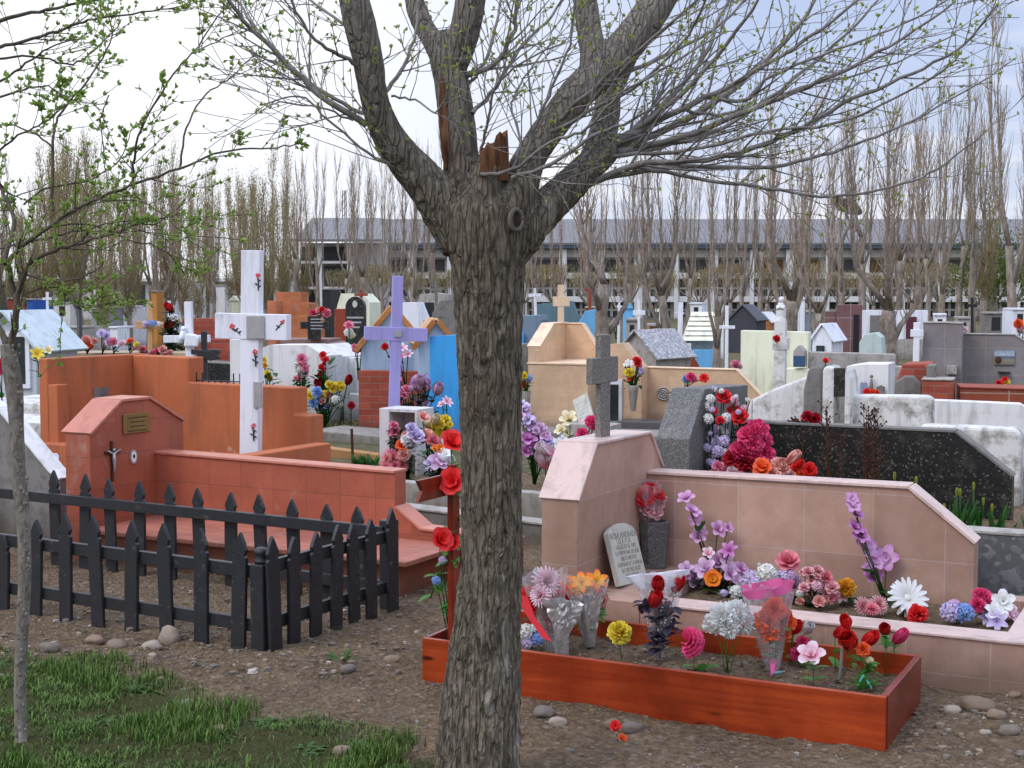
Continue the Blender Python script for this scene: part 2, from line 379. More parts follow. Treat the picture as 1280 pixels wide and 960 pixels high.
# ------------------------------------------------------------------ ground
def gline(x):
    pts = [(-6,6.5),(-2.25,6.15),(-1.75,6.0),(-1.2,5.42),(-.5,4.98),(-.15,4.7),(.3,4.2)]
    if x <= pts[0][0]: return pts[0][1]
    for (x0,y0),(x1,y1) in zip(pts[:-1], pts[1:]):
        if x <= x1: return y0+(y1-y0)*(x-x0)/(x1-x0)
    return 3.5
def gh(x, y):
    if y > 11 or y < 2 or abs(x) > 6: return 0.0
    k = min(1, (11-y)/3, (6-abs(x))/2)
    n = noise.noise(Vector((x*1.3, y*1.3, 0)))*.02+noise.noise(Vector((x*5, y*5, 3)))*.011+noise.noise(Vector((x*14, y*14, 7)))*.010+noise.noise(Vector((x*34, y*34, 9)))*.006
    m = .035*math.exp(-((x+1.15)**2/.5+(y-5.95)**2/.05))          # spoil thrown up against the fence
    m += .02*math.exp(-((x-1.9)**2/.1+(y-5.1)**2/.1))
    return k*(n+m)
def axis(lo, hi, fine0, fine1, step):
    a = list(np.arange(fine0, fine1, step)); s = step; x = fine0
    left = []
    while x > lo: s *= 1.18; x -= s; left.append(x)
    s = step; x = a[-1]; right = []
    while x < hi: s *= 1.18; x += s; right.append(x)
    return left[::-1]+a+right
xs = axis(-420, 420, -2.9, 2.9, .02); ys = axis(-60, 900, 4.4, 8.2, .02)
vs = []; fs = []; gt = []
for y in ys:
    for x in xs:
        vs.append((x, y, gh(x, y)))
        g = max(0, min(1, (gline(x)-y)*5+.5+noise.noise(Vector((x*4, y*4, 5)))*1.1))
        gt.append(g if y < 7 else 0)
nx = len(xs)
for j in range(len(ys)-1):
    for i in range(nx-1): fs.append((j*nx+i, j*nx+i+1, (j+1)*nx+i+1, (j+1)*nx+i))
m, nt, b = nodes('ground_soil'); tcn = nt.nodes.new('ShaderNodeTexCoord'); tc = tcn.outputs['Object']
n1 = noi(nt, tc, 3, 8, .7); n2 = noi(nt, tc, 30, 7, .75); n3 = noi(nt, tc, .6, 4, .6)
c = mixc(nt, ramp(nt, n2, .32, .7), c8(92,74,56,.9), c8(160,136,108,1.0))
c = mixc(nt, ramp(nt, n1, .35, .7), c, mixc(nt, .6, c, c8(80,64,50,.8)))
vo = nd(nt, 'ShaderNodeTexVoronoi', Scale=55.0); nt.links.new(tc, vo.inputs['Vector'])
sp = nt.nodes.new('ShaderNodeSeparateColor'); nt.links.new(vo.outputs['Color'], sp.inputs[0])
c = mixc(nt, ramp(nt, sp.outputs[0], .78, .84), c, mixc(nt, sp.outputs[1], c8(146,128,108), c8(106,94,80)))
at = nd(nt, 'ShaderNodeAttribute', attribute_name='grass')
c = mixc(nt, at.outputs['Fac'], c, mixc(nt, n2, c8(60,70,36,.8), c8(96,92,58,.8)))
sx = nt.nodes.new('ShaderNodeSeparateXYZ'); nt.links.new(tc, sx.inputs[0])
far = ramp(nt, sx.outputs[1], 0, 1)
mr = nd(nt, 'ShaderNodeMapRange'); mr.inputs[1].default_value = 10.5; mr.inputs[2].default_value = 13; nt.links.new(sx.outputs[1], mr.inputs[0])
c = mixc(nt, mr.outputs[0], c, mixc(nt, ramp(nt, n1, .4, .65), c8(128,116,92,.85), c8(96,98,62,.8)))
nt.links.new(c, b.inputs['Base Color']); b.inputs['Roughness'].default_value = .95; b.inputs['Specular IOR Level'].default_value = .1
ad = nd(nt, 'ShaderNodeMath', operation='ADD'); nt.links.new(n2, ad.inputs[0]); nt.links.new(vo.outputs['Distance'], ad.inputs[1])
bumpn(nt, b, ad.outputs[0], 1.0, .02)
me = bpy.data.meshes.new('ground'); me.from_pydata(vs, [], fs); me.materials.append(m)
a = me.attributes.new('grass', 'FLOAT', 'POINT'); a.data.foreach_set('value', gt)
me.polygons.foreach_set('use_smooth', [True]*len(me.polygons)); me.update()
gr = ob('ground', me); gr['kind'] = 'structure'

# gravel
def pebble(mb, x, y, z, r, rnd):
    n = 6; q = rnd.uniform(.45, .75); ax = rnd.uniform(.65, 1); an0 = rnd.uniform(0, 6.28)
    vs = [(x, y, z-r*q)]
    for lev, rr in ((-.35, .92), (.45, .8)):
        for k in range(n):
            an = an0+2*math.pi*k/n+lev; j = rnd.uniform(.82, 1.12)
            ux = math.cos(an)*ax; uy = math.sin(an)
            vs.append((x+r*rr*j*(ux*math.cos(an0)-uy*math.sin(an0)), y+r*rr*j*(ux*math.sin(an0)+uy*math.cos(an0)), z+r*q*lev*1.3))
    vs.append((x, y, z+r*q*.95))
    fs = [(0, 1+(k+1) % n, 1+k) for k in range(n)]+[(1+k, 1+(k+1) % n, 1+n+(k+1) % n, 1+n+k) for k in range(n)]+[(2*n+1, 1+n+k, 1+n+(k+1) % n) for k in range(n)]
    tt = rnd.random(); mb.add(vs, fs, [tt]*len(vs))
mst, nt, b = nodes('river_gravel'); at = nd(nt, 'ShaderNodeAttribute', attribute_name='t'); tc = nt.nodes.new('ShaderNodeTexCoord').outputs['Object']
rp = nt.nodes.new('ShaderNodeValToRGB'); nt.links.new(at.outputs['Fac'], rp.inputs[0])
for p, cc in ((.0, c8(104,90,76)), (.3, c8(132,114,94)), (.55, c8(120,112,104)), (.8, c8(150,126,104)), (.96, c8(172,158,142)), (1, c8(200,190,178))):
    e = rp.color_ramp.elements.new(p) if p not in (0, 1) else rp.color_ramp.elements[0 if p == 0 else -1]
    e.color = cc
nt.links.new(mixc(nt, noi(nt, tc, 60, 6, .7), mixc(nt, .45, rp.outputs[0], (.03,.025,.02,1)), rp.outputs[0]), b.inputs['Base Color']); b.inputs['Roughness'].default_value = .85
bumpn(nt, b, noi(nt, tc, 120, 4, .6), .4, .003)
mb = MB(); rn = random.Random(3)
cnt = 0
while cnt < 5200:
    y = 4.6+4.6*rn.random()**1.3; x = rn.uniform(-.40, .40)*y
    ingrass = y < gline(x)+.12*math.sin(x*9)
    if ingrass and rn.random() < .93: continue
    dens = .35+.9*max(0, noise.noise(Vector((x*2.2, y*2.2, 11)))+.3)
    if -2.6 < x < -.5 and 5.6 < y < 8.6: dens += .55
    if x > .9: dens += .25
    if rn.random() > dens: continue
    r = .003+.010*rn.random()**3.6
    if -2.6 < x < -.6 and 5.75 < y < 8.4: r *= 1.5
    pebble(mb, x, y, gh(x, y)+r*.15, r, rn); cnt += 1
for i in range(330):
    x = rn.uniform(-2.5, -.45); y = (5.75+rn.random()**1.6*.75) if i < 190 else rn.uniform(6.3, 7.6)
    if y < gline(x)+.05: continue
    r = .008+.022*rn.random()**2.2; pebble(mb, x, y, gh(x, y)+r*.2, r, rn)
for i in range(90):
    x = rn.uniform(1.35, 2.3); y = rn.uniform(4.75, 5.4); r = .006+.02*rn.random()**2.2; pebble(mb, x, y, gh(x, y)+r*.2, r, rn)
tag(mb.build('gravel', mst, None, smooth=False, fix=False, attr=True, uv=False), 'loose brown gravel strewn over the bare soil', 'gravel', kind='stuff')
# stones that stand out
def stone(px, py, w, label, t, tall=.6, seed=0):
    p = G(px, py); r = w*p.y/FPX/2; mbs = MB(); rr = random.Random(seed+px)
    bm = bmesh.new(); bmesh.ops.create_icosphere(bm, subdivisions=3, radius=1)
    off = Vector((rr.random()*50, rr.random()*50, rr.random()*50))
    for v in bm.verts:
        d = 1+.22*noise.noise(v.co*1.1+off)+.08*noise.noise(v.co*3+off)
        v.co = Vector((v.co.x*r*d, v.co.y*r*.8*d, v.co.z*r*tall*d))
    me = bpy.data.meshes.new('stone'); bm.to_mesh(me); bm.free(); me.materials.append(mst)
    a = me.attributes.new('t', 'FLOAT', 'POINT'); a.data.foreach_set('value', [t]*len(me.vertices))
    me.polygons.foreach_set('use_smooth', [True]*len(me.polygons))
    o = ob('stone', me); o.location = (p.x, p.y, gh(p.x, p.y)+r*tall*.4); o.rotation_euler = (0, 0, rr.uniform(-.6, .6))
    tag(o, label, 'stone', 'stones lying on the soil')
for px, py, w, t, lab in [(277,916,20,.78,'pinkish round pebble lying in the short grass'),(428,943,26,.72,'tan flat stone at the lower edge of the grass near the trunk'),(697,903,26,.93,'pale stone in front of the red planter, right of the trunk'),(765,905,24,.3,'brown stone beside the fallen orange petals'),
    (790,911,30,.6,'grey stone right of the fallen orange petals'),(1245,900,26,.78,'tan rounded stone at the right end of the bare soil'),(1222,890,44,.3,'dark flat slab of stone on the soil, right of the planter'),(1190,892,26,.95,'whitish stone by the right end of the planter'),(1262,922,28,.6,'grey stone at the lower right corner of the soil'),
    (1268,873,18,.8,'small tan stone below the pink kerb at far right'),(1232,921,16,.95,'small pale stone below the dark flat slab'),(435,846,22,.5,'grey stone below the dandelion plant'),(234,876,16,.95,'white pebble on the edge of the grass'),(490,832,22,.8,'light stone to the right of the dandelion plant'),
    (118,803,24,.8,'tan cobble in the spoil below the fence, left group'),(146,808,28,.7,'brown cobble below the fence between two pickets'),(190,812,26,.95,'pale jagged cobble below the middle of the fence'),(212,802,30,.9,'upright whitish broken stone leaning at the fence foot'),(62,815,28,.6,'grey cobble beside the sapling trunk'),(680,893,30,.5,'grey half buried stone right of the trunk')]:
    stone(px, py, w, lab, t, .95 if 'upright' in lab else .55)

# grass
mb = MB(); rn = random.Random(9)
def blade(mb, x, y, z, h, an, lean, w, rn):
    dx, dy = math.cos(an), math.sin(an); px_, py_ = -dy*w, dx*w
    b0 = (x-px_, y-py_, z-.005); b1 = (x+px_, y+py_, z-.005)
    m0 = (x+dx*lean*.35-px_*.8, y+dy*lean*.35-py_*.8, z+h*.6); m1 = (x+dx*lean*.35+px_*.8, y+dy*lean*.35+py_*.8, z+h*.6)
    t = (x+dx*lean, y+dy*lean, z+h); q = rn.random()
    mb.add([b0, b1, m1, m0, t], [(0,1,2,3), (3,2,4)], [q*.3, q*.3, q, q, min(1, q+.2)])
cnt = 0
while cnt < 19000:
    y = rn.uniform(4.45, 6.3); x = rn.uniform(-.42, .02)*y
    edge = gline(x)-y
    if edge < -.12: continue
    k = noise.noise(Vector((x*3, y*3, 21)))+.5*noise.noise(Vector((x*9, y*9, 2)))
    lush = max(.05, min(1, .25+k*1.7+(-x-.9)*.35))
    if edge < .15: lush *= .5
    if rn.random() > lush: continue
    tall = noise.noise(Vector((x*2, y*2, 33))) > .08
    blade(mb, x, y, gh(x, y), rn.uniform(.012, .03)+(rn.uniform(0, .04) if tall else 0), rn.uniform(0, 6.28), rn.uniform(.005, .03), rn.uniform(.0012, .0028), rn); cnt += 1
mg, nt, b = nodes('grass_blades'); at = nd(nt, 'ShaderNodeAttribute', attribute_name='t')
nt.links.new(mixc(nt, at.outputs['Fac'], c8(52,76,28,.9), c8(116,146,62,.85)), b.inputs['Base Color']); b.inputs['Roughness'].default_value = .6
tag(mb.build('grass', mg, None, fix=False, attr=True, uv=False), 'short green grass and weeds in the lower left corner', 'grass', kind='stuff')
mb = MB()                                            # dry turf further back
for i in range(9000):
    px, py = rn.uniform(325, 600), rn.uniform(497, 545); p = G(px, py)
    blade(mb, p.x, p.y, 0, rn.uniform(.02, .07), rn.uniform(0, 6.28), rn.uniform(.01, .05), rn.uniform(.004, .008), rn)
mg2, nt, b = nodes('dry_turf_blades'); at = nd(nt, 'ShaderNodeAttribute', attribute_name='t')
nt.links.new(mixc(nt, at.outputs['Fac'], c8(112,100,66,.9), c8(150,140,98,.85)), b.inputs['Base Color']); b.inputs['Roughness'].default_value = .7
tag(mb.build('dry_grass', mg2, None, fix=False, attr=True, uv=False), 'patch of dry grass between the graves before the white tomb', 'grass', kind='stuff')

# ------------------------------------------------------------------ trees
def leafquad(mb, p, d, L, w, rn):
    d = d.normalized(); s = d.cross(Vector((rn.uniform(-1,1), rn.uniform(-1,1), rn.uniform(-1,1))))
    s = s.normalized()*w if s.length > 1e-4 else Vector((w,0,0)); nrm = d.cross(s).normalized()*w*.5
    t = rn.random()
    mb.add([p, p+d*L*.5+s+nrm, p+d*L, p+d*L*.5-s+nrm], [(0,1,2,3)], [t*.6, t, t, t])
def leafcluster(mb, p, d, L, rn, n=4):
    for i in range(n):
        v = d+Vector((rn.uniform(-1,1), rn.uniform(-1,1), rn.uniform(-.6,1)))*.9
        leafquad(mb, p, v, L*rn.uniform(.6, 1.2), L*.28, rn)
def smooth_path(pts, sub=4):
    pts = [Vector(p) for p in pts]; out = []
    for i in range(len(pts)-1):
        p0 = pts[max(i-1, 0)]; p1 = pts[i]; p2 = pts[i+1]; p3 = pts[min(i+2, len(pts)-1)]
        for k in range(sub):
            t = k/sub
            out.append(.5*((2*p1)+(-p0+p2)*t+(2*p0-5*p1+4*p2-p3)*t*t+(-p0+3*p1-3*p2+p3)*t**3))
    out.append(pts[-1]); return out
def grow(tw, lf, p, d, L, r, rn, depth, up=.25, leafL=.02, leafp=.5, fork=.5, n=7, tipp=.9, wig=.10):
    path = [p.copy()]; q = p.copy(); dd = d.normalized(); rad = [r]
    for i in range(n):
        dd = (dd+Vector((rn.uniform(-wig,wig), rn.uniform(-wig,wig), rn.uniform(-wig,wig)+up*.12))).normalized()
        q = q+dd*(L/n); path.append(q.copy()); rad.append(max(r*(1-(i+1)/n*.75), .0011))
        if rn.random() < leafp and lf is not None: leafcluster(lf, q, dd, leafL, rn, rn.choice((2,3,4)))
        if depth > 0 and i > 0 and rn.random() < fork:
            side = dd.cross(Vector((rn.uniform(-1,1), rn.uniform(-1,1), rn.uniform(-1,1)))).normalized()
            grow(tw, lf, q, dd*.8+side*rn.uniform(.45,.9), L*rn.uniform(.3,.6), rad[-1]*.65, rn, depth-1, up, leafL, leafp, fork, max(4, n-2), tipp, wig)
    if lf is not None and rn.random() < tipp: leafcluster(lf, q, dd, leafL*1.1, rn, 4)
    tw.tube(path, rad, 5 if r > .003 else 4, cap=False)
def shoot(tw, lf, pts, r0, r1, rn, side=.6, sideL=(.15,.45), leafL=.02, leafp=.5, depth=1, up=.25, n=7, tipp=.9):
    path = smooth_path(pts, 5); m = len(path)
    path = [p+Vector((rn.uniform(-1,1), rn.uniform(-1,1), rn.uniform(-1,1)))*.004 for p in path]
    rad = [r0+(r1-r0)*(i/(m-1))**.8 for i in range(m)]
    tw.tube(path, rad, n, cap=False)
    for i in range(2, m-1):
        dd = (path[i+1]-path[i]).normalized()
        if rn.random() < side:
            s = dd.cross(Vector((rn.uniform(-1,1), rn.uniform(-1,1), rn.uniform(-1,1)))).normalized()
            grow(tw, lf, path[i], dd*.9+s*rn.uniform(.4,.9)+Vector((0,0,.15)), rn.uniform(*sideL)*(1-.4*i/m), max(.0016, rad[i]*.45), rn, depth, up, leafL, leafp, tipp=tipp)
        if lf is not None and rn.random() < leafp*.5: leafcluster(lf, path[i], dd, leafL, rn, 3)
    if lf is not None: leafcluster(lf, path[-1], dd, leafL*1.3, rn, 5)

mb = MB()                                            # dead twigs and leaf litter
for i in range(420):
    y = rn.uniform(4.65, 7.4); x = rn.uniform(-.38, .38)*y; an = rn.uniform(0, 6.28); L_ = rn.uniform(.015, .09); z = gh(x, y)+.006
    mb.tube([(x, y, z), (x+math.cos(an)*L_*.5, y+math.sin(an)*L_*.5, z+rn.uniform(.002,.008)), (x+math.cos(an+.3)*L_, y+math.sin(an+.3)*L_, z)], [.0018, .0016, .001], 4, cap=False)
tag(mb.build('leaf_litter', bark('litter_twig', c8(70,56,44), c8(120,100,80), c8(150,132,110), (1,1,1), 20), None, fix=False, uv=False), 'dead twigs and stalks scattered over the bare soil', 'litter', kind='stuff')
# the big pruned tree
TD = 4.55
def T(px, py, D=TD): return W(px, py, D)
def R_(w, D=TD): return w*D/FPX/2
base = W(597, 985, TD); base.z = 0
tree = thing('street_tree', 'thick pollarded tree with rough dark bark and bare budding branches', 'tree', (base.x, TD, 0))
def limb_mesh(name, limbs, mat, parent, voxel, amp, sx, zk):
    mb = MB()
    for pts in limbs:
        sm = smooth_path([p for p, r in pts], 4); rr = smooth_path([Vector((r,0,0)) for p, r in pts], 4)
        mb.tube(sm, [max(v.x, .002) for v in rr], 20)
    me = mb.mesh(name, True)
    o = bpy.data.objects.new('raw_limbs', me); COL.objects.link(o)
    md = o.modifiers.new('r', 'REMESH'); md.mode = 'VOXEL'; md.voxel_size = voxel
    ms = o.modifiers.new('s', 'SMOOTH'); ms.iterations = 6; ms.factor = .5
    dg = bpy.context.evaluated_depsgraph_get(); me2 = bpy.data.meshes.new_from_object(o.evaluated_get(dg), depsgraph=dg); me2.name = name
    bpy.data.objects.remove(o); bpy.data.meshes.remove(me)
    co = np.empty(len(me2.vertices)*3); me2.vertices.foreach_get('co', co); co = co.reshape(-1, 3)
    no = np.array([tuple(v.normal) for v in me2.vertices])
    for i in range(len(co)):
        x, y, z = co[i]; k = min(1, max(.25, (2.15-z)/.5)) if z > 1.6 else 1
        v = Vector((x*sx, y*sx, z*sx*zk)); wv = noise.noise(v*.6)*1.2
        a = 1-abs(noise.noise(v+Vector((wv, wv, 0))))*2.2
        bq = noise.noise(v*2.3+Vector((5,5,5)))*.45+noise.noise(v*5.1)*.25
        big = noise.noise(Vector((x*9, y*9, z*4)))
        co[i] += no[i]*((a*.7+bq)*amp*k+big*.006)
    me2.vertices.foreach_set('co', (co-np.array([base.x, TD, 0])).ravel()); me2.materials.clear(); me2.materials.append(mat)
    me2.polygons.foreach_set('use_smooth', [True]*len(me2.polygons)); me2.update()
    return ob(name, me2, parent)
def L(*p): return [(T(x, y, TD+dd), R_(w, TD+dd)) for x, y, w, dd in p]
trunk = [(W(596,1010,TD)-Vector((0,0,.03)), R_(128)), (W(597,960,TD), R_(110)), (W(600,900,TD), R_(100)), (W(607,800,TD), R_(86)), (W(614,700,TD), R_(76)), (W(614,600,TD), R_(75)), (W(613,500,TD), R_(76)), (W(611,420,TD), R_(80)), (W(610,350,TD), R_(86)), (W(608,295,TD), R_(98)), (W(602,262,TD), R_(92)), (W(600,240,TD), R_(60))]
limbs = [trunk,
    L((585,300,70,0),(558,262,62,.0),(533,230,52,-.02),(505,198,46,-.05),(482,165,40,-.08),(468,120,36,-.12),(460,70,37,-.15),(448,20,38,-.18),(436,-30,34,-.2)),
    L((588,300,70,.02),(583,250,58,.02),(577,200,46,.03),(571,150,44,.04),(563,100,42,.05),(556,65,42,.06),(552,40,34,.06)),
    L((562,90,34,.05),(578,50,37,.02),(587,10,38,0),(592,-35,36,-.02)),
    L((558,80,34,.06),(540,50,27,.1),(522,15,25,.14),(510,-30,22,.18)),
    L((610,300,70,0),(640,250,58,.0),(660,203,40,.03),(684,165,40,.07),(718,122,42,.12),(760,80,45,.17),(800,35,42,.22),(835,-20,40,.27)),
    L((735,110,30,.13),(741,75,30,.15),(737,40,31,.18),(728,-25,28,.2)),
    L((612,330,60,0),(645,292,64,.02),(676,266,48,.06),(705,238,42,.12),(731,213,40,.17),(752,192,38,.22),(764,183,30,.24)),
    L((740,200,34,.2),(752,172,36,.24),(758,140,33,.28),(762,112,30,.32),(785,70,26,.38)),
    L((600,265,50,-.05),(606,232,42,-.05),(611,210,38,-.05),(613,195,30,-.05)),
    L((598,940,70,-.02),(560,1000,50,-.06),(545,1030,30,-.08)), L((600,940,70,.0),(636,1000,46,.02),(655,1030,30,.04))]
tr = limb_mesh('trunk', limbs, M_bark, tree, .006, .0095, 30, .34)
def loc(p): return Vector(p)-Vector((base.x, TD, 0))
mb = MB(); n = 26; vs = []; fs = []; rs = random.Random(2)                # broken stub: jagged heartwood
bot = T(611, 226, TD-.06); 
for k in range(n):
    an = 2*math.pi*k/n; wob = 1+.16*math.sin(3*an+1)+rs.uniform(-.07,.07); r = R_(36)*wob
    side = math.cos(an); tp = T(616, 182-12*side-rs.uniform(-6,9), TD-.06); up = tp.z-bot.z
    vs += [loc(bot+Vector((math.cos(an)*r*1.15, math.sin(an)*r*.8, 0))), loc(bot+Vector((math.cos(an)*r+.008, math.sin(an)*r*.8, up*.55))), loc(bot+Vector((math.cos(an)*r*.85+.012, math.sin(an)*r*.7, up))), loc(bot+Vector((math.cos(an)*r*.4+.012, math.sin(an)*r*.35, up*.9+rs.uniform(-.02,.012))))]
for k in range(n):
    for q in range(3): a0, a1 = 4*k+q, 4*((k+1) % n)+q; fs.append((a0, a1, a1+1, a0+1))
vs.append(loc(bot+Vector((.01,0,.10)))); fs += [(4*k+3, 4*((k+1) % n)+3, 4*n) for k in range(n)]
mb.add(vs, fs); mb.build('broken_stub', M_rot, tree)
mb = MB()                                            # long split with exposed rotten wood
pts = [(553,98,5),(553,125,9),(554,150,12),(556,175,12),(557,196,9),(558,212,4)]
mb.tube([loc(T(x, y, TD-.012)) for i, (x, y, w) in enumerate(pts)], [R_(w) for x, y, w in pts], 10); mb.build('split_wound', M_rot, tree)
mb = MB(); cn = T(645, 275, TD-.115); rng = []        # pruning scar collar
for k in range(25):
    an = 2*math.pi*k/24; rng.append(loc(cn+Vector((math.cos(an)*.019+.0, math.cos(an)*.018, math.sin(an)*.032))))
mb.tube(rng, .008, 8); mb.build('pruning_scar', M_barklimb, tree, smooth=True)
mb = MB(); mb.ball(loc(cn+Vector((0,.012,0))), .022, 8, (.8,.5,1.35)); mb.build('scar_hollow', bark('scar_wood', c8(52,44,38), c8(96,82,70), c8(120,106,92)), tree, smooth=True)
rn = random.Random(21); tw = MB(); lf = MB(); tw2 = MB(); lf2 = MB()
def S(pts, w0, w1=2.2, d0=0.0, d1=0.0, **k):
    n = len(pts); P = [T(x, y, TD+d0+(d1-d0)*i/(n-1)) for i, (x, y) in enumerate(pts)]
    shoot(tw, lf, [loc(p) for p in P], R_(w0), R_(w1), rn, leafL=.0135, leafp=.13, up=.2, tipp=.6, **k)
# right hand side shoots from the knob
S([(758,186),(800,163),(850,138),(930,98),(1010,48),(1085,-10)], 13, 3, .24, .1)
S([(760,190),(860,148),(945,86),(1000,30),(1035,-30)], 12, 4, .24, .5)
S([(762,193),(850,172),(960,128),(1040,95),(1110,58),(1190,5)], 11, 2.5, .24, -.2)
S([(730,232),(800,206),(870,201),(940,186),(1000,160),(1065,124),(1140,92),(1205,55),(1244,8)], 10, 2.4, .17, -.3)
S([(738,226),(830,210),(960,208),(1040,190),(1110,165),(1180,130),(1265,76)], 8, 2, .2, .6)
S([(790,208),(870,222),(960,236),(1040,245),(1120,232),(1170,212),(1228,168)], 6, 2, .2, .1)
S([(762,185),(830,130),(880,70),(900,20),(930,-30)], 10, 3.5, .25, .6)
S([(764,180),(850,120),(920,40),(960,-20)], 9, 3, .25, -.1)
S([(875,120),(930,125),(965,95),(1050,60),(1130,30),(1215,-20)], 6, 2, .2, -.1)
S([(855,133),(870,142),(920,140),(1000,110),(1100,85),(1190,45)], 6, 2, .2, .5)
S([(760,196),(840,180),(920,150),(1010,85),(1080,20),(1110,-20)], 8, 2.5, .25, .4)
S([(765,195),(860,187),(960,165),(1060,150),(1160,100),(1200,70)], 6, 1.8, .2, -.4)
S([(700,150),(742,110),(800,62),(880,-8)], 7, 3, -.0, -.4)
S([(690,165),(735,140),(800,105),(860,45),(890,-20)], 6, 2.4, -.05, -.5)
S([(640,222),(690,205),(740,170),(790,150),(850,105),(900,60)], 6, 2, -.08, -.4)
S([(600,218),(640,212),(690,178),(735,160),(775,118),(840,80),(905,40)], 5.5, 2, -.1, -.55)
S([(768,110),(800,65),(830,20),(845,-30)], 9, 4, .33, .7)
S([(780,90),(830,70),(900,30),(960,-30)], 7, 3, .35, .9)
# left hand side
S([(458,156),(400,120),(350,70),(305,25),(278,-10)], 9, 4, -.08, -.2)
S([(470,150),(430,130),(375,95),(330,50),(300,5),(290,-20)], 6, 2.5, -.08, .2)
S([(548,217),(505,213),(460,190),(410,150),(375,120),(330,130)], 5, 1.6, -.05, -.2)
S([(455,85),(430,72),(395,50),(370,15),(355,-20)], 6, 2.5, -.15, -.35)
S([(452,60),(430,30),(395,5),(370,-25)], 5, 2.5, -.15, .2)
S([(478,118),(500,90),(520,40),(525,-10)], 6, 3, -.1, .1)
S([(490,120),(520,125),(545,140),(560,110)], 3, 1.6, -.1, -.3)
S([(578,95),(612,85),(638,50),(645,20),(648,-20)], 8, 4, .04, -.1)
S([(584,110),(610,70),(622,20),(632,-20)], 5, 3, .04, .3)
S([(590,140),(620,110),(650,60),(690,20),(720,-25)], 6, 3, 0, .35)
S([(600,190),(610,150),(620,110),(650,80),(700,55)], 4, 2, -.05, -.35)
S([(655,205),(668,160),(690,110),(712,55),(720,-10)], 5, 2.5, -.06, -.2)
S([(640,215),(650,180),(640,130),(660,90),(690,50)], 4, 2, -.06, .2)
S([(497,180),(470,140),(465,105),(490,60)], 3, 1.5, -.1, -.2)
S([(440,150),(400,135),(350,128),(335,135)], 3, 1.4, -.1, -.3)
tw.build('branches', M_twig, tree, smooth=True, fix=False, uv=False); lf.build('leaves', M_bud, tree, fix=False, attr=True, uv=False)

# the sapling at the left
SD = 4.95; sb = W(27, 940, SD)
sap = thing('sapling', 'slender young tree with spotted grey trunk and fresh green leaves at the left edge', 'tree', (sb.x, SD, 0))
def ls(p): return Vector(p)-Vector((sb.x, SD, 0))
tk = [(26,965,22),(27,940,19),(25,870,17),(27,800,18),(31,720,18),(29,650,19),(24,600,20),(21,540,20),(18,490,24),(13,455,24),(9,430,20)]
mb = MB(); mb.tube(smooth_path([ls(W(x, y, SD)) for x, y, w in tk], 6), [v.x for v in smooth_path([Vector((w*.88*SD/FPX/2,0,0)) for x, y, w in tk], 6)], 14)
for i in range(90):
    p = tk[RND.randrange(0, 9)]; pp = ls(W(p[0]+RND.uniform(-7,7), p[1]+RND.uniform(-60,0), SD-.022)); mb.ball(pp, RND.uniform(.003, .007), 4, (1,.5,1.4))
mb.build('trunk', M_sap, sap, smooth=True, uv=False)
tw = MB(); lf = MB(); rn = random.Random(4)
def Z(pts, w0, w1=2, d0=0.0, d1=0.0, leafp=.34, side=.36, LL=.019, **k):
    n = len(pts); shoot(tw, lf, [ls(W(x, y, SD+d0+(d1-d0)*i/(n-1))) for i, (x, y) in enumerate(pts)], w0*.75*SD/FPX/2, w1*.75*SD/FPX/2, rn, side=side, sideL=(.08,.30), leafL=LL, leafp=leafp, up=.3, tipp=.7, **k)
Z([(12,450),(18,410),(22,370),(36,330),(62,315),(97,303),(110,290)], 14, 4, 0, -.1, .25)
Z([(9,435),(2,415),(-20,380),(-40,330)], 13, 6, 0, .1, .2)
Z([(97,305),(150,288),(190,275),(225,268)], 5, 1.6, -.1, -.2, .3)
Z([(6,330),(17,275),(8,250),(-5,225)], 9, 5, 0, .2, .3)
Z([(20,372),(13,345),(15,320),(64,283),(112,252),(161,233),(225,211),(277,190),(337,185),(372,180)], 9, 2, 0, -.2)
Z([(66,262),(67,180),(73,146),(109,101),(137,56),(139,25)], 6, 2, .1, .3)
Z([(67,185),(40,165),(5,155),(-20,165)], 4, 2, .1, .2)
Z([(165,232),(168,200),(178,161),(217,92),(240,67),(279,12)], 5, 2, -.1, -.3)
Z([(240,67),(265,55),(300,38)], 2.5, 1.4, -.2, -.4)
Z([(225,211),(232,161),(258,118),(290,95),(316,70)], 4, 1.8, -.1, .1)
Z([(137,120),(125,150),(130,190),(133,230)], 2.5, 1.6, .2, .2)
Z([(-10,125),(30,112),(60,108),(85,125)], 5, 1.8, .3, .2, .3, .4, .019)
Z([(-10,60),(41,49),(90,32),(127,22),(190,14),(225,8)], 7, 2, .2, .0, .3, .4, .018)
Z([(-10,28),(50,14),(100,4),(150,-8)], 8, 3, .1, .3, .3, .4, .019)
Z([(-10,75),(40,70),(90,80),(120,60),(150,30)], 5, 2, .3, .5, .3, .4, .018)
Z([(-10,110),(25,85),(60,60),(100,48)], 5, 2, .0, -.2, .3, .4, .018)
Z([(-5,190),(30,165),(60,150),(95,120)], 4, 2, .0, -.2, .4, .45, .021)
Z([(0,310),(50,300),(100,288),(150,278),(200,282)], 4, 1.8, .05, -.2, .4)
Z([(22,340),(70,352),(105,345),(130,330)], 4, 2, 0, -.15, .2)
Z([(35,365),(70,358),(90,375),(110,385),(140,378)], 3, 1.4, 0, -.1, .5)
Z([(64,283),(110,280),(160,300),(200,310),(230,340)], 3.5, 1.4, 0, .3, .5)
Z([(112,252),(140,250),(185,255),(230,290),(300,300)], 3, 1.4, -.1, -.4, .5)
Z([(30,255),(60,235),(110,225),(150,200),(165,160)], 4, 1.6, .1, .4, .7)
Z([(0,230),(20,245),(60,230)], 4, 1.6, .1, .4, .7)
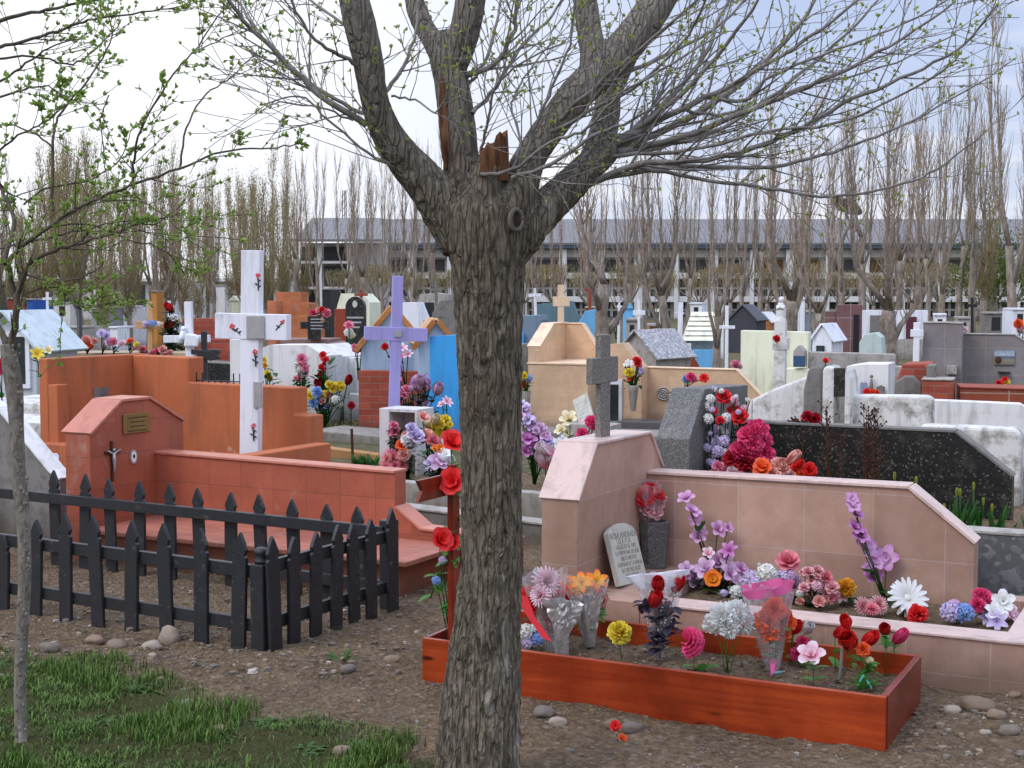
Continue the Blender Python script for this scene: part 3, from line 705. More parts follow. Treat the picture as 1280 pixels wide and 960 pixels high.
tw.build('branches', M_sapt, sap, smooth=True, fix=False, uv=False); lf.build('leaves', M_leaf, sap, fix=False, attr=True, uv=False)

# bare poplars
def poplar_proto(seed, olive, H=9.0):
    rn = random.Random(seed)
    t = thing('poplar', 'x', 'tree')
    mb = MB(); th = rn.uniform(2.6, 4.2); r0 = rn.uniform(.11, .18)
    path = [Vector((0,0,-.1))]; rad = [r0*1.15]; q = Vector((0,0,0))
    for i in range(7):
        q = q+Vector((rn.uniform(-.07,.07), rn.uniform(-.07,.07), th/7)); path.append(q.copy()); rad.append(r0*(1-.05*i)*rn.uniform(.95,1.08))
    mb.tube(path, rad, 9)
    tw = MB(); lf = MB(); stems = []
    ns = rn.randint(3, 5)
    for s in range(ns):
        an = 2*math.pi*s/ns+rn.random(); st = path[-1] if s < ns-2 else path[rn.randint(3,6)]
        p = st.copy(); sp = [p.copy()]; out = Vector((math.cos(an), math.sin(an), 0)); hh = (H-p.z)*rn.uniform(.75, 1.0); m = 9
        rr = [r0*.5]
        for i in range(m):
            k = .26 if i < 2 else .02
            p = p+out*k*rn.uniform(.5,1.3)+Vector((rn.uniform(-.05,.05), rn.uniform(-.05,.05), hh/m)); sp.append(p.copy()); rr.append(r0*.40*(1-(i+1)/m)**1.2+.006)
        mb.tube(sp, rr, 6); stems.append((sp, rr))
    for sp, rr in stems:
        for i in range(1, len(sp)-1):
            for k in range(rn.randint(3, 6)):
                an = rn.uniform(0, 6.28); o = Vector((math.cos(an), math.sin(an), 0)); p = sp[i]+(sp[i+1]-sp[i])*rn.random()
                Lg = rn.uniform(.9, 2.0)*(1-.3*i/len(sp)); pp = [p.copy()]; d = o*rn.uniform(.35,.9)+Vector((0,0,1.1)); q = p.copy()
                for j in range(4):
                    d = (d*.7+Vector((0,0,.6))+Vector((rn.uniform(-.12,.12), rn.uniform(-.12,.12), 0))); q = q+d.normalized()*Lg/4; pp.append(q.copy())
                    if olive: 
                        for z in range(4): leafquad(lf, q+Vector((rn.uniform(-.16,.16), rn.uniform(-.16,.16), rn.uniform(-.3,.2))), Vector((rn.uniform(-.4,.4), rn.uniform(-.4,.4), 1)), rn.uniform(.06,.14), .016, rn)
                tw.tube(pp, [.012, .010, .008, .006, .0035], 3, cap=False)
                if rn.random() < .8:
                    q = pp[1]; tw.tube([q, q+(pp[3]-pp[1])*.6+o.cross(Vector((0,0,1)))*rn.uniform(-.2,.2), q+(pp[3]-pp[1])*1.1+o.cross(Vector((0,0,1)))*rn.uniform(-.3,.3)], [.009,.007,.004], 3, cap=False)
    if olive:
        for k in range(90):
            an = rn.uniform(0, 6.28); p = Vector((0,0,rn.uniform(.30, .62)*H*.62)); o = Vector((math.cos(an), math.sin(an), 0)); pp = [p.copy()]; q = p.copy(); d = o*1.1+Vector((0,0,.7)); Lg = rn.uniform(.8, 1.7)
            for j in range(4):
                d = d*.72+Vector((rn.uniform(-.15,.15), rn.uniform(-.15,.15), .55)); q = q+d.normalized()*Lg/4; pp.append(q.copy())
                for z in range(4): leafquad(lf, q+Vector((rn.uniform(-.16,.16), rn.uniform(-.16,.16), rn.uniform(-.2,.2))), Vector((rn.uniform(-.5,.5), rn.uniform(-.5,.5), 1)), rn.uniform(.06,.14), .018, rn)
            tw.tube(pp, [.012,.010,.008,.006,.0035], 3, cap=False)
    mb.build('trunk', M_pop, t, smooth=True, fix=False, uv=False)
    tw.build('crown', M_popo if olive else M_popt, t, fix=False, uv=False)
    if lf.v: lf.build('foliage', M_oliveleaf, t, fix=False, attr=True, uv=False)
    return t
PP = [poplar_proto(s, False) for s in (1,2,3,4,5)]; PO = [poplar_proto(s, True) for s in (11,12,13,14)]
used = set()
def put(proto, px, D, ytop, label, group, rz, wide=1.0):
    x = W(px, 400, D).x; H = EYE+(371-ytop)*D/FPX; sc = H/9.0
    if id(proto) not in used:
        used.add(id(proto)); proto.location = (x, D, 0); proto.rotation_euler = (0,0,rz); proto.scale = (sc*wide, sc*wide, sc); proto['label'] = label; proto['group'] = group; return proto
    return dup(proto, (x, D, 0), rz, (sc*wide, sc*wide, sc), label, group)
rn = random.Random(77)
gl = 'olive brown poplars massed at the left'; gm = 'bare poplars before the niche building'
lb = 'olive tinged poplar in the dense stand behind the left graves'
for i in range(44):
    px = -60+i*10.2+rn.uniform(-9,9); D = rn.uniform(40, 66)
    if px > 300: D += 8
    yt = 232+20*math.sin(px*.05)+rn.uniform(-25,30)-(14 if 60 < px < 200 else 0)
    put(rn.choice(PO+PO+PP[:2]), px, D-(9 if i % 3 == 0 else 0), yt, lb, gl, rn.uniform(0,6.28), rn.uniform(.8,1.1))
lm = 'bare grey poplar in the row before the long niche building'
for px, D, yt in [(372,56,175),(398,60,172),(432,52,185),(452,66,200),(478,48,170),(497,50,190),(517,58,178),(540,60,170),(668,62,190),(700,64,215),
    (742,50,190),(757,25.2,150),(788,58,190),(805,52,185),(833,27,160),(858,60,180),(897,21.3,165),(925,62,165),(950,60,170),(985,25,130),(992,66,180),(1026,22,175),(1048,60,150),
    (1078,52,150),(1108,22.5,130),(1118,62,140),(1150,60,150),(1160,47,95),(1176,50,105),(1200,58,140),(1216,52,85),(1240,60,110),(1290,56,90),(1310,50,80)]:
    o_ = put(rn.choice(PP), px, D, yt+(22 if 640 < px < 1000 and D > 40 else 8)+rn.uniform(-14,14), lm, gm, rn.uniform(0,6.28), rn.uniform(.7,1.1)*(1.7 if D < 40 and px != 897 else 1)); o_.rotation_euler.x = rn.uniform(-.03,.03); o_.rotation_euler.y = rn.uniform(-.05,.05)
put(PP[0], 1262, 42, 22, 'tallest bare poplar at the right edge of the row', gm, 1.0, .85)
put(PO[1], 1228, 55, 190, 'olive poplar with greener crown beside the tallest one at right', gm, 2.0, 1.2)
# clipped low trees with flat olive tops
def pollard_proto(seed):
    rn = random.Random(seed); t = thing('clipped_tree', 'x', 'tree'); mb = MB(); tw = MB(); lf = MB()
    mb.tube([(0,0,-.1),(.03,0,.5),(0,.02,1.0)], [.12,.1,.1], 8)
    for s in range(11):
        an = 2*math.pi*s/11+rn.random()*.5; o = Vector((math.cos(an), math.sin(an), 0)); ro = rn.uniform(.4, 1.5)
        mb.tube(smooth_path([(0,0,.95), o*ro*.45+Vector((0,0,1.45)), o*ro*.8+Vector((0,0,1.9)), o*ro+Vector((0,0,2.5))], 3), [.042-.003*i for i in range(10)], 5)
        for k in range(18):
            p = o*ro*rn.uniform(.3,1)+Vector((rn.uniform(-.25,.25), rn.uniform(-.25,.25), rn.uniform(1.75, 2.4)))
            q = p+Vector((rn.uniform(-.2,.2), rn.uniform(-.2,.2), rn.uniform(.4,.9))); q.z = min(q.z, 2.95)
            tw.tube([p, (p+q)/2+Vector((rn.uniform(-.05,.05),0,0)), q], [.012,.009,.005], 3, cap=False)
            for z in range(4): leafquad(lf, p+(q-p)*rn.uniform(.5,1)+Vector((rn.uniform(-.1,.1), rn.uniform(-.1,.1), 0)), Vector((rn.uniform(-.6,.6), rn.uniform(-.6,.6), 1)), .10, .022, rn)
    mb.build('trunk', M_pop, t, smooth=True, fix=False, uv=False); tw.build('crown', M_popo, t, fix=False, uv=False); lf.build('foliage', M_oliveleaf, t, fix=False, attr=True, uv=False)
    return t
CT = [pollard_proto(s) for s in (31,32,33)]
for px in range(430, 1270, 44):
    if 565 < px < 650: continue
    D = 88+rn.uniform(-3,4); pr = CT[rn.randrange(3)]; x = W(px+rn.uniform(-6,6), 400, D).x; sc = rn.uniform(1.05, 1.25)
    lab = 'low clipped tree with flat olive twiggy top along the niche building'
    if id(pr) not in used:
        used.add(id(pr)); pr.location = (x, D, 0); pr.scale = (sc,)*3; pr['label'] = lab; pr['group'] = 'clipped trees along the niche building'
    else: dup(pr, (x, D, 0), rn.uniform(0,6.28), sc, lab, 'clipped trees along the niche building')
# leafy green tree at the right
gt = thing('leafy_tree', 'bushy tree in fresh green leaf between the bare poplars at right', 'tree', (W(1240,400,58).x, 58, 0))
mb = MB(); mb.tube([(0,0,-.1),(.1,0,1),(0,0,2.2)], [.2,.16,.12], 8); lf = MB()
for s in range(9):
    an = s*.9; o = Vector((math.cos(an), math.sin(an), 0)); mb.tube([(0,0,1.2+.1*s), o*.7+Vector((0,0,2+.15*s)), o*1.2+Vector((0,0,3+.1*s))], [.07,.05,.02], 5)
for i in range(5200):
    c = Vector((rn.gauss(0,.9), rn.gauss(0,.8), rn.gauss(2.8,.75))); 
    if noise.noise(c*1.1) < -.08: continue
    leafquad(lf, c, Vector((rn.uniform(-1,1), rn.uniform(-1,1), rn.uniform(-.5,1))), rn.uniform(.1,.2), .035, rn)
mb.build('trunk', M_pop, gt, smooth=True, fix=False, uv=False); lf.build('crown', leafm('fresh_leaf', c8(112,138,56,.8)), gt, fix=False, attr=True, uv=False)
# ------------------------------------------------------------------ lettering
def text(body, size, mat, parent, M, name='lettering', align='CENTER', depth=.001):
    cu = bpy.data.curves.new('txt', 'FONT'); cu.body = body; cu.size = size; cu.align_x = align; cu.align_y = 'CENTER'; cu.extrude = depth; cu.space_line = .95
    o = bpy.data.objects.new('txt', cu); COL.objects.link(o); dg = bpy.context.evaluated_depsgraph_get(); dg.update()
    me = bpy.data.meshes.new_from_object(o.evaluated_get(dg), depsgraph=dg); bpy.data.objects.remove(o); me.name = name
    me.transform(M); me.materials.clear(); me.materials.append(mat)
    return ob(name, me, parent)
# ------------------------------------------------------------------ red planter box with wooden cross
B = Fr('planter_box', 'long varnished red wooden planter box filled with soil and artificial flowers', 'planter', G(1106,937), 27)
bt = .022; bl, bw, bh = -1.90, .655, .188
MB().box(bl, 0, 0, bt, -.02, bh).build('front_board', M_box, B.root, bevel=.003)
MB().box(bl, 0, bw-bt, bw, -.02, bh).build('back_board', M_box, B.root, bevel=.003)
MB().box(-bt-.0, .004, bt+.001, bw-bt-.001, -.02, bh+.002).build('end_board', M_boxend, B.root, bevel=.003)
MB().box(bl, bl+bt, bt+.001, bw-bt-.001, -.02, bh+.002).build('end_board', M_boxend, B.root, bevel=.003)
mb = MB(); n, m_ = 90, 34; g0 = []
for j in range(m_):
    for i in range(n):
        a = bl+bt+(-bt*2-bl)*i/(n-1); b = bt+(bw-2*bt)*j/(m_-1)
        g0.append((a, b, .105+.012*noise.noise(Vector((a*7, b*7, 1)))+.012*noise.noise(Vector((a*22, b*22, 4)))))
mb.add(g0, [(j*n+i, j*n+i+1, (j+1)*n+i+1, (j+1)*n+i) for j in range(m_-1) for i in range(n-1)])
rr = random.Random(8); mb2 = MB()
mb.build('soil', MC['ground_soil'] if 'ground_soil' in MC else bpy.data.materials['ground_soil'], B.root, smooth=True, uv=False)
for i in range(520):
    a = rr.uniform(bl+.05, -.05); b = rr.uniform(.04, .61); pebble(mb2, a, b, .112+.012*noise.noise(Vector((a*7, b*7, 1))), .003+.009*rr.random()**2.5, rr)
mb2.build('pebbles', mst, B.root, attr=True, uv=False)['kind'] = 'stuff'
cx = Fr('wooden_cross', 'dark red wooden cross with notched arms at the head of the red planter', 'cross', B.o, 27)
q = cx.on(567, 788, z=.11); A0, B0 = q
A0 = bl+.06; B0 = cx.on(567, 700, a=A0)[0]
zt = .90
cx.boxp('post', M_cross, A0-.014, A0+.014, B0-.03, B0+.03, .08, zt)
zc0 = cx.on(540, 601, a=A0)[1]; bL = cx.on(527, 601, a=A0)[0]; zc1 = cx.on(527, 627, a=A0)[1]
zc = (cx.on(527,603,a=A0)[1]+zc1)/2
mbx = MB(); hh = .045; Lr = B0-bL; pts = [(bL, zc-hh), (bL+.035, zc), (bL, zc+hh), (B0+Lr, zc+hh), (B0+Lr-.035, zc), (B0+Lr, zc-hh)]
mbx.prism(pts, 'a', A0-.032, A0-.0145); mbx.build('crossbar', M_cross, cx.root, bevel=.002)

# ------------------------------------------------------------------ pink tiled grave
P = Fr('pink_tiled_grave', 'pink tiled grave with sloping headstone, low kerb and flower bed, right of the trunk', 'grave', G(1150,857), 27)
hs0, hs1 = -1.733, -1.55
prof = [(0,-.02),(0,.66),(.21,.902),(.90,.895),(1.08,.70),(1.08,-.02)]
PB = .875
hs = MB().prism(prof, 'a', hs0, hs1).build('headstone', M_pink, P.root, bevel=.003)
MB().strip(prof[1:-1], .014, 'a', hs0-.012, hs1+.012).build('coping', M_pinkcap, hs, bevel=.003)
kz = .226; kw = .155
ar = P.on(1262, 788, z=kz)[0]; print('inner right kerb a', ar, P.on(900,748,z=kz), P.on(1262,788,z=kz))
k = P.boxp('kerb', M_pink, -1.24, ar+kw, 0, kw, -.02, kz-.012)
MB().box(-1.24, ar+kw+.01, -.01, kw+.004, kz-.0119, kz).build('coping', M_pinkcap, k, bevel=.003)
k = P.boxp('kerb', M_pink, ar, ar+kw, kw+.001, PB-.002, -.02, kz-.012)
MB().box(ar-.004, ar+kw+.01, kw+.0045, PB-.002, kz-.0119, kz).build('coping', M_pinkcap, k, bevel=.003)
pf = P.boxp('platform', M_pink, hs1+.001, -1.241, -.004, PB-.002, -.02, kz-.002)
wl = [(-1.549,-.02),(-1.549,.69),(-.234,.695),(.072,.455),(.072,-.02)]
w_ = MB().prism(wl, 'b', PB, PB+.12).build('back_wall', M_pink, P.root, bevel=.003)
MB().strip(wl[1:-1], .016, 'b', PB-.012, PB+.135).build('coping', M_pinkcap, w_, bevel=.003)
P.boxp('low_back_wall', M_pink, .073, ar+kw, PB, PB+.12, -.02, .21)
n, m_ = 70, 40; g0 = []
for j in range(m_):
    for i in range(n):
        a = -1.24+(ar+1.24)*i/(n-1); b = kw+(PB-kw)*j/(m_-1); g0.append((a, b, .155+.02*noise.noise(Vector((a*5, b*5, 8)))+.008*noise.noise(Vector((a*20, b*20, 4)))))
MB().add(g0, [(j*n+i, j*n+i+1, (j+1)*n+i+1, (j+1)*n+i) for j in range(m_-1) for i in range(n-1)]).build('bed_soil', bpy.data.materials['ground_soil'], P.root, smooth=True, uv=False)
# concrete cross on it
cc = P.sub('concrete_cross', 'rough grey concrete cross standing on the pink headstone', 'cross')
ac = (hs0+hs1)/2; b0 = cc.on(757, 548, a=ac+.016)[0]; z0 = .90; zt = cc.on(753, 418, a=ac)[1]; za0 = cc.on(757, 478, a=ac)[1]; za1 = cc.on(757, 446, a=ac)[1]
ba = cc.on(741, 470, a=ac+.018)[0]; bb = cc.on(773, 470, a=ac+.018)[0]; pw = (cc.on(763,520,a=ac+.016)[0]-cc.on(751,520,a=ac+.016)[0])/2
print('ccross', b0, ba, bb, pw, zt)
cc.boxp('post', M_graniteL, ac-.016, ac+.016, b0-pw, b0+pw, z0, zt, .004)
cc.boxp('crossbar', M_graniteL, ac-.018, ac+.018, ba, bb, za0, za1, .004)
# inscribed tablet leaning on the headstone
tb = P.sub('stone_tablet', 'pale inscribed stone tablet leaning on the pink headstone', 'tablet')
at0 = hs1+.13
bq0 = tb.on(777, 722, a=at0)[0]; bq1 = tb.on(809, 711, a=at0)[0]; hgt = tb.on(800, 660, a=at0)[1]-kz+.04
print('tablet', bq0, bq1, hgt)
tw_ = bq1-bq0; tilt = math.radians(-17)
TM = Matrix.Translation((at0, (bq0+bq1)/2, kz-.002)) @ Matrix.Rotation(tilt, 4, 'Y') @ Matrix.Rotation(math.radians(-5), 4, 'X')
pr_ = [(-tw_/2,0),(-tw_/2,hgt*.86),(-tw_*.36,hgt*.94),(-tw_*.08,hgt*1.0),(tw_*.2,hgt*.99),(tw_*.40,hgt*.92),(tw_/2,hgt*.82),(tw_/2,0)]
sl = MB().prism(pr_, 'a', -.03, .0, TM).build('slab', M_slab, tb.root, bevel=.004)
Mx = TM @ Matrix(((0,0,1,.0008),(1,0,0,0),(0,1,0,0),(0,0,0,1)))
for i, (tx, sz) in enumerate([('ROSA ANDRADE', .036), ('Q. E. P. D.', .030), ('FALLECIO EL 1982', .026), ('LA MEMORIA DE SUS', .026), ('HIJOS NIETOS', .026), ('HERMANOS Y FAMILIA', .025), ('SU ESPOSO RUIZ', .026), ('RECUERDO', .026)]):
    k_ = min(1, (tw_*.92)/(len(tx)*sz*.62))
    text(tx, sz*k_*1.15, M_ink, sl, Mx @ Matrix.Translation((0, hgt*(.80-.095*i), 0)), depth=.0006)
# vase
vs_ = P.sub('granite_vase', 'square grey granite vase holding the wrapped red roses', 'vase')
va, vb = vs_.on(818, 708, z=kz)
mb = MB(); r1 = 16*8.2/FPX
Mv = Matrix.Translation((va, vb, kz)) @ Matrix.Rotation(.3, 4, 'Z')
mb.prism([(-r1*.8,-r1*.8),(r1*.8,-r1*.8),(r1*.8,r1*.8),(-r1*.8,r1*.8)], 'z', 0, .02, Mv)
vt = .235
pts = [(math.cos(math.pi/4*k+math.pi/8), math.sin(math.pi/4*k+math.pi/8)) for k in range(8)]
lo = [Mv @ Vector((x*r1*.86, y*r1*.86, .0201)) for x, y in pts]; hi = [Mv @ Vector((x*r1*1.08, y*r1*1.08, vt)) for x, y in pts]; hi2 = [Mv @ Vector((x*r1*.8, y*r1*.8, vt)) for x, y in pts]; lo2 = [Mv @ Vector((x*r1*.7, y*r1*.7, vt-.05)) for x, y in pts]
vv = lo+hi+hi2+lo2; ff = []
for s in range(3):
    for k in range(8): ff.append((s*8+k, s*8+(k+1) % 8, s*8+8+(k+1) % 8, s*8+8+k))
ff.append(tuple(range(24, 32))); mb.add(vv, ff); mb.build('body', M_granite, vs_.root, bevel=.003)

# ------------------------------------------------------------------ grey and black granite grave behind it
Q = P.sub('granite_grave', 'grey granite headstone with low black granite wall and kerb behind the pink grave', 'grave')
qb = 1.27
a1 = Q.on(862, 549, b=qb)[0]; a0 = Q.on(820, 546, b=qb)[0]; zs = Q.on(862, 549, b=qb)[1]
bt_, ztq = Q.on(881, 486, a=a1); be, ze = Q.on(935, 481, a=a1)
a1g = a1
print('granite', a0, a1, zs, bt_, ztq, be, ze)
MB().prism([(qb,-.02),(qb,zs),(bt_,ztq),(be,ze),(be,-.02)], 'a', a0, a1).build('headstone', M_granite, Q.root, bevel=.006)
bw_ = qb+.85
pb = [(a1+.002,-.02)]+[Q.on(x, y, b=bw_) for x, y in [(939,529),(1194,541),(1265,597)]]; pb[1] = (a1+.002, pb[1][1]); pb.append((pb[-1][0], -.02))
wq = MB().prism(pb, 'b', bw_, bw_+.10).build('side_wall', M_graniteD, Q.root, bevel=.003)
MB().strip(pb[1:-1], .015, 'b', bw_-.006, bw_+.106).build('coping', M_concd, wq, bevel=.003)
kf = Q.on(1210, 662, b=qb); print('kerbz', kf)
kq = Q.boxp('kerb', M_gran2, -.9, 1.3, qb, qb+.13, -.02, kf[1]-.015)
MB().box(-.9, 1.3, qb-.006, qb+.136, kf[1]-.0149, kf[1]).build('coping', M_conc, kq, bevel=.003)
sz_ = kf[1]-.07
Q.boxp('bed_soil', bpy.data.materials['ground_soil'], a1+.002, 1.3, qb+.131, bw_-.001, -.02, sz_, 0)

# ------------------------------------------------------------------ red tiled grave at left
R = Fr('terracotta_grave', 'terracotta tiled grave with gabled headstone behind the black picket fence', 'grave', G(490,745), 28)
prof = [(.03,-.02),(.03,.76),(.30,.945),(.55,.948),(.87,.778),(.87,-.02)]
hR = MB().prism(prof, 'a', -2.40, -2.195).build('headstone', M_red, R.root, bevel=.003)
MB().strip(prof[1:-1], .018, 'a', -2.425, -2.18).build('coping', M_redcap, hR, bevel=.003)
MB().box(-2.194, .04, .02, .598, -.02, .165).build('base', M_red, R.root, bevel=.003)
MB().box(-2.192, .10, -.02, .598, .1655, .195).build('step', M_redstep, R.root, bevel=.006)
wl = [(-2.194,-.02),(-2.194,.592),(-.365,.572),(-.365,.37),(-.19,.252),(.42,.232),(.42,-.02)]
wR = MB().prism(wl, 'b', .60, .72).build('side_wall', M_red, R.root, bevel=.003)
MB().strip([wl[1], wl[2]], .016, 'b', .588, .732).build('coping', M_redcap, wR, bevel=.003)
MB().strip([wl[3], wl[4], wl[5]], .016, 'b', .588, .732).build('coping', M_redcap, wR, bevel=.003)
fa = -2.195                                              # fittings on its face
def face(fr, a, pix):
    return [fr.on(x, y, a=a) for x, y in pix]
pq = R.sub('brass_plaque', 'small brass name plaque on the terracotta headstone', 'plaque')
p = face(pq, fa, [(153,543),(153,518),(186,515),(186,541)]); b0, b1 = p[0][0], p[2][0]; z0, z1 = p[0][1], p[1][1]
pl = pq.boxp('plate', M_plaque, fa+.001, fa+.012, b0, b1, z0, z1)
Ml = Matrix(((0,0,1,fa+.0125),(1,0,0,(b0+b1)/2),(0,1,0,(z0+z1)/2),(0,0,0,1)))
for i in range(4):
    ww = (b1-b0)*(.36 if i in (0,3) else .28); MB().box(fa+.0122, fa+.0128, (b0+b1)/2-ww, (b0+b1)/2+ww, z1-.03-i*(z1-z0)*.22, z1-.024-i*(z1-z0)*.22).build('engraved_line', M_dark, pl)
cr = R.sub('crucifix', 'thin metal crucifix fixed to the terracotta headstone', 'crucifix')
bc, zc_ = cr.on(139, 575, a=fa); zt_ = cr.on(139, 551, a=fa)[1]; zb_ = cr.on(138, 602, a=fa)[1]; bl_ = cr.on(130, 566, a=fa)[0]; br_ = cr.on(149, 563, a=fa)[0]; zar = cr.on(139, 565, a=fa)[1]
cr.boxp('post', M_bronze, fa+.001, fa+.014, bc-.009, bc+.009, zb_, zt_, .002)
cr.boxp('crossbar', M_bronze, fa+.0015, fa+.0135, bl_, br_, zar-.009, zar+.009, .002)
mb = MB(); x = fa+.022
mb.tube([(x, bl_+.01, zar+.012), (x, bc-.02, zar-.002), (x, bc, zar-.012), (x, bc+.02, zar-.002), (x, br_-.01, zar+.012)], [.005,.006,.009,.006,.005], 6); mb.tube([(x, bc, zar-.005), (x+.004, bc, zar-.05), (x, bc+.006, zar-.09), (x, bc, zar-.13)], [.011,.012,.008,.004], 7); mb.ball((x, bc+.004, zar+.014), .010, 6)
mb.build('figure', M_lead, cr.root, smooth=True)
ov = R.sub('oval_portrait', 'small oval porcelain portrait on the terracotta headstone', 'portrait')
bo, zo = ov.on(166, 571, a=fa)
for nm, mt, r_, x0, x1 in (('frame', M_lead, (.030, .045), .001, .010), ('picture', M_white, (.022, .035), .002, .0115)):
    MB().prism([(bo+math.cos(t*.3142)*r_[0], zo+math.sin(t*.3142)*r_[1]) for t in range(20)], 'a', fa+x0, fa+x1).build(nm, mt, ov.root, bevel=.002)
MB().prism([(bo+math.cos(t*.6283)*.010, zo+.004+math.sin(t*.6283)*.014) for t in range(10)], 'a', fa+.003, fa+.0125).build('face', M_bronze, ov.root)
bk = R.sub('bronze_book', 'bronze book shaped plaque at the right side of the terracotta headstone', 'plaque')
p = face(bk, fa, [(196,605),(196,570),(213,570),(213,604)]); b0, b1 = p[0][0], p[2][0]; z0, z1 = p[0][1], p[1][1]
bk.boxp('page', M_bronze, fa+.001, fa+.06, b0, b0+(b1-b0)*.52, z0, z1)
mb = MB()
for i in range(9): mb.tube([(fa+.05-.002*(i % 2), b0+(b1-b0)*(.55+.05*i), z0+.002), (fa+.05, b0+(b1-b0)*(.55+.05*i), z1-.002)], .006, 6)
mb.build('page', M_lead, bk.root, smooth=True)

# picket fence
Fn = Fr('picket_fence', 'black wooden picket fence around the stony plot at left', 'fence', G(328,815), 30)
def picket(fr, a, b, facing, h, z, w=.040, th=.010):
    p = [(-w,0),(-w,h*.80),(-w*.72,h*.815),(-w*.98,h*.86),(-w*.55,h*.93),(0,h),(w*.55,h*.93),(w*.98,h*.86),(w*.72,h*.815),(w,h*.80),(w,0)]
    lean = RND.uniform(-.045, .045)
    M = Matrix.Translation((a, b, z)) @ Matrix.Rotation(0 if facing == 'b' else math.pi/2, 4, 'Z') @ Matrix.Rotation(lean, 4, 'Y')
    MB().prism(p, 'b', -th, th, M).build('picket', M_black, fr.root, bevel=.003)
for px_, tp, bt2 in [(4,668,768),(44,648,804),(82,641,774),(123,644,780),(164,649,786),(209,653,792),(252,659,799),(298,664,806)]:
    a, z1 = Fn.on(px_, tp, b=0); picket(Fn, a, -.011, 'b', z1+.03, -.03)
for rz_ in (.36, .115): MB().box(-2.9, -.02, .0, .028, rz_-.03, rz_+.03).build('rail', M_black, Fn.root, bevel=.003)
fdep = 1.0
for px_, tp in [(-30,585),(27,590),(66,588),(101,592),(136,598),(171,601),(210,604),(247,610),(285,615),(325,618),(366,624),(407,630),(448,633)]:
    a, z1 = Fn.on(px_, tp, b=fdep); picket(Fn, a, fdep+.016, 'b', z1+.03, -.03)
for rz_ in (.40, .12): MB().box(-2.9, -.02, fdep-.034, fdep+.0, rz_-.03, rz_+.03).build('rail', M_black, Fn.root, bevel=.003)
for b, h in ((.04,.53),(.19,.50),(.35,.50),(.51,.51),(.66,.50),(.80,.50),(.985,.53)): picket(Fn, .028 if b > .1 else .045, b, 'a', h+.03, -.03)
for rz_ in (.38, .12): MB().box(-.018, .012, .03, fdep-.036, rz_-.03, rz_+.03).build('rail', M_black, Fn.root, bevel=.003)
for b in (.0, fdep):
    MB().box(-.052, .022, b-.05+.03, b+.024+.03, -.05, .40 if b == 0 else .46).build('post', M_black, Fn.root, bevel=.006)
mb = MB(); mb.lathe([(.026,.40),(.034,.405),(.034,.415),(.022,.425),(.034,.445),(.036,.46),(.02,.472),(.0,.474)], 12, (-.015,.017,0)); mb.build('finial', M_black, Fn.root, smooth=True)

# ------------------------------------------------------------------ orange rendered grave
O = Fr('orange_grave', 'large orange rendered grave with stepped walls and chipped paint', 'grave', (W(62,600,10.6).x, 10.6), 28)
zt_ = O.on(62, 448, a=0)[1]; bC = O.on(165, 444, a=0)[0]; print('orange', zt_, bC, O.on(165,444,a=0), O.on(50,447,b=0))
aL = O.on(48, 447, b=0)[0]
oh = O.boxp('headstone', M_orange, aL, 0, 0, bC+.18, -.02, zt_, .01)
p = face(O, 0, [(104,480)])
mb = MB().box(.001, .10, .0, O.on(86, 500, a=.1)[0], -.02, O.on(86, 480, a=.1)[1]); mb.build('pillar', M_orange, O.root, bevel=.008)
# niche recess on the headstone
p = face(O, 0, [(117,505),(117,485),(135,485),(135,505)])
MB().box(.001, .006, p[0][0], p[2][0], p[0][1]-.05, p[1][1]).build('niche_patch', M_concd, oh)
wl = [O.on(x, y, b=bC) for x, y in [(165,444),(236,447),(236,478),(367,485),(367,518),(387,520)]]; wl[0] = (.002, wl[0][1])
wl = [(wl[0][0], -.02)]+wl+[(wl[-1][0], -.02)]
MB().prism(wl, 'b', bC, bC+.18).build('side_wall', M_orange, O.root, bevel=.01)
zk = O.on(300, 567, b=.05)[1]; aE = O.on(316, 568, b=0.0)[0]; print('orange kerb', zk, aE, wl)
O.boxp('kerb', M_orange, .002, aE-.13, -.10, .05, -.02, zk, .01)
O.boxp('kerb', M_orange, aE-.12, aE+.02, -.10, bC-.002, -.02, zk+.004, .01)
rl = O.sub('iron_railing', 'small black iron railing on top of the orange wall', 'railing')
ra = O.on(238, 478, b=bC+.09)[0]; rb = O.on(300, 480, b=bC+.09)[0]; rz0 = O.on(260, 479, b=bC+.09)[1]
mb = MB(); mb.tube([(ra, bC+.09, rz0+.02), (rb, bC+.09, rz0+.02)], .006, 6); mb.build('rail', M_black, rl.root)
for i in range(9):
    a = ra+(rb-ra)*i/8; MB().tube([(a, bC+.09, rz0-.002), (a, bC+.09, rz0+.085)], .006, 6).build('bar', M_black, rl.root)

# ------------------------------------------------------------------ generic builders
def cross(name, label, px, ytop, ybase, D, yarm0, yarm1, pxl, pxr, wpx, mat, th=10, tilt=0, thick=.06, grp=None, z0=None, cat='cross'):
    x = W(px, ybase, D).x; fr = Fr(name, label, cat, (x, D), th, grp)
    zt = W(px, ytop, D).z; zb = W(px, ybase, D).z if z0 is None else z0; k = D/FPX; c = math.cos(fr.th)
    w = wpx*k/2/c; za0 = W(px, yarm1, D).z; za1 = W(px, yarm0, D).z
    M = Matrix.Translation((0,0,zb)) @ Matrix.Rotation(math.radians(tilt), 4, 'Y') @ Matrix.Translation((0,0,-zb))
    post = MB().box(-w, w, -thick/2, thick/2, zb, zt, M).build('post', mat, fr.root, bevel=.004)
    MB().box((pxl-px)*k/c, (pxr-px)*k/c, -thick/2-.006, thick/2+.006, za0, za1, M).build('crossbar', mat, fr.root, bevel=.004)
    fr.k = k; fr.zb = zb; fr.M = M; fr.front = -thick/2-.006; return fr
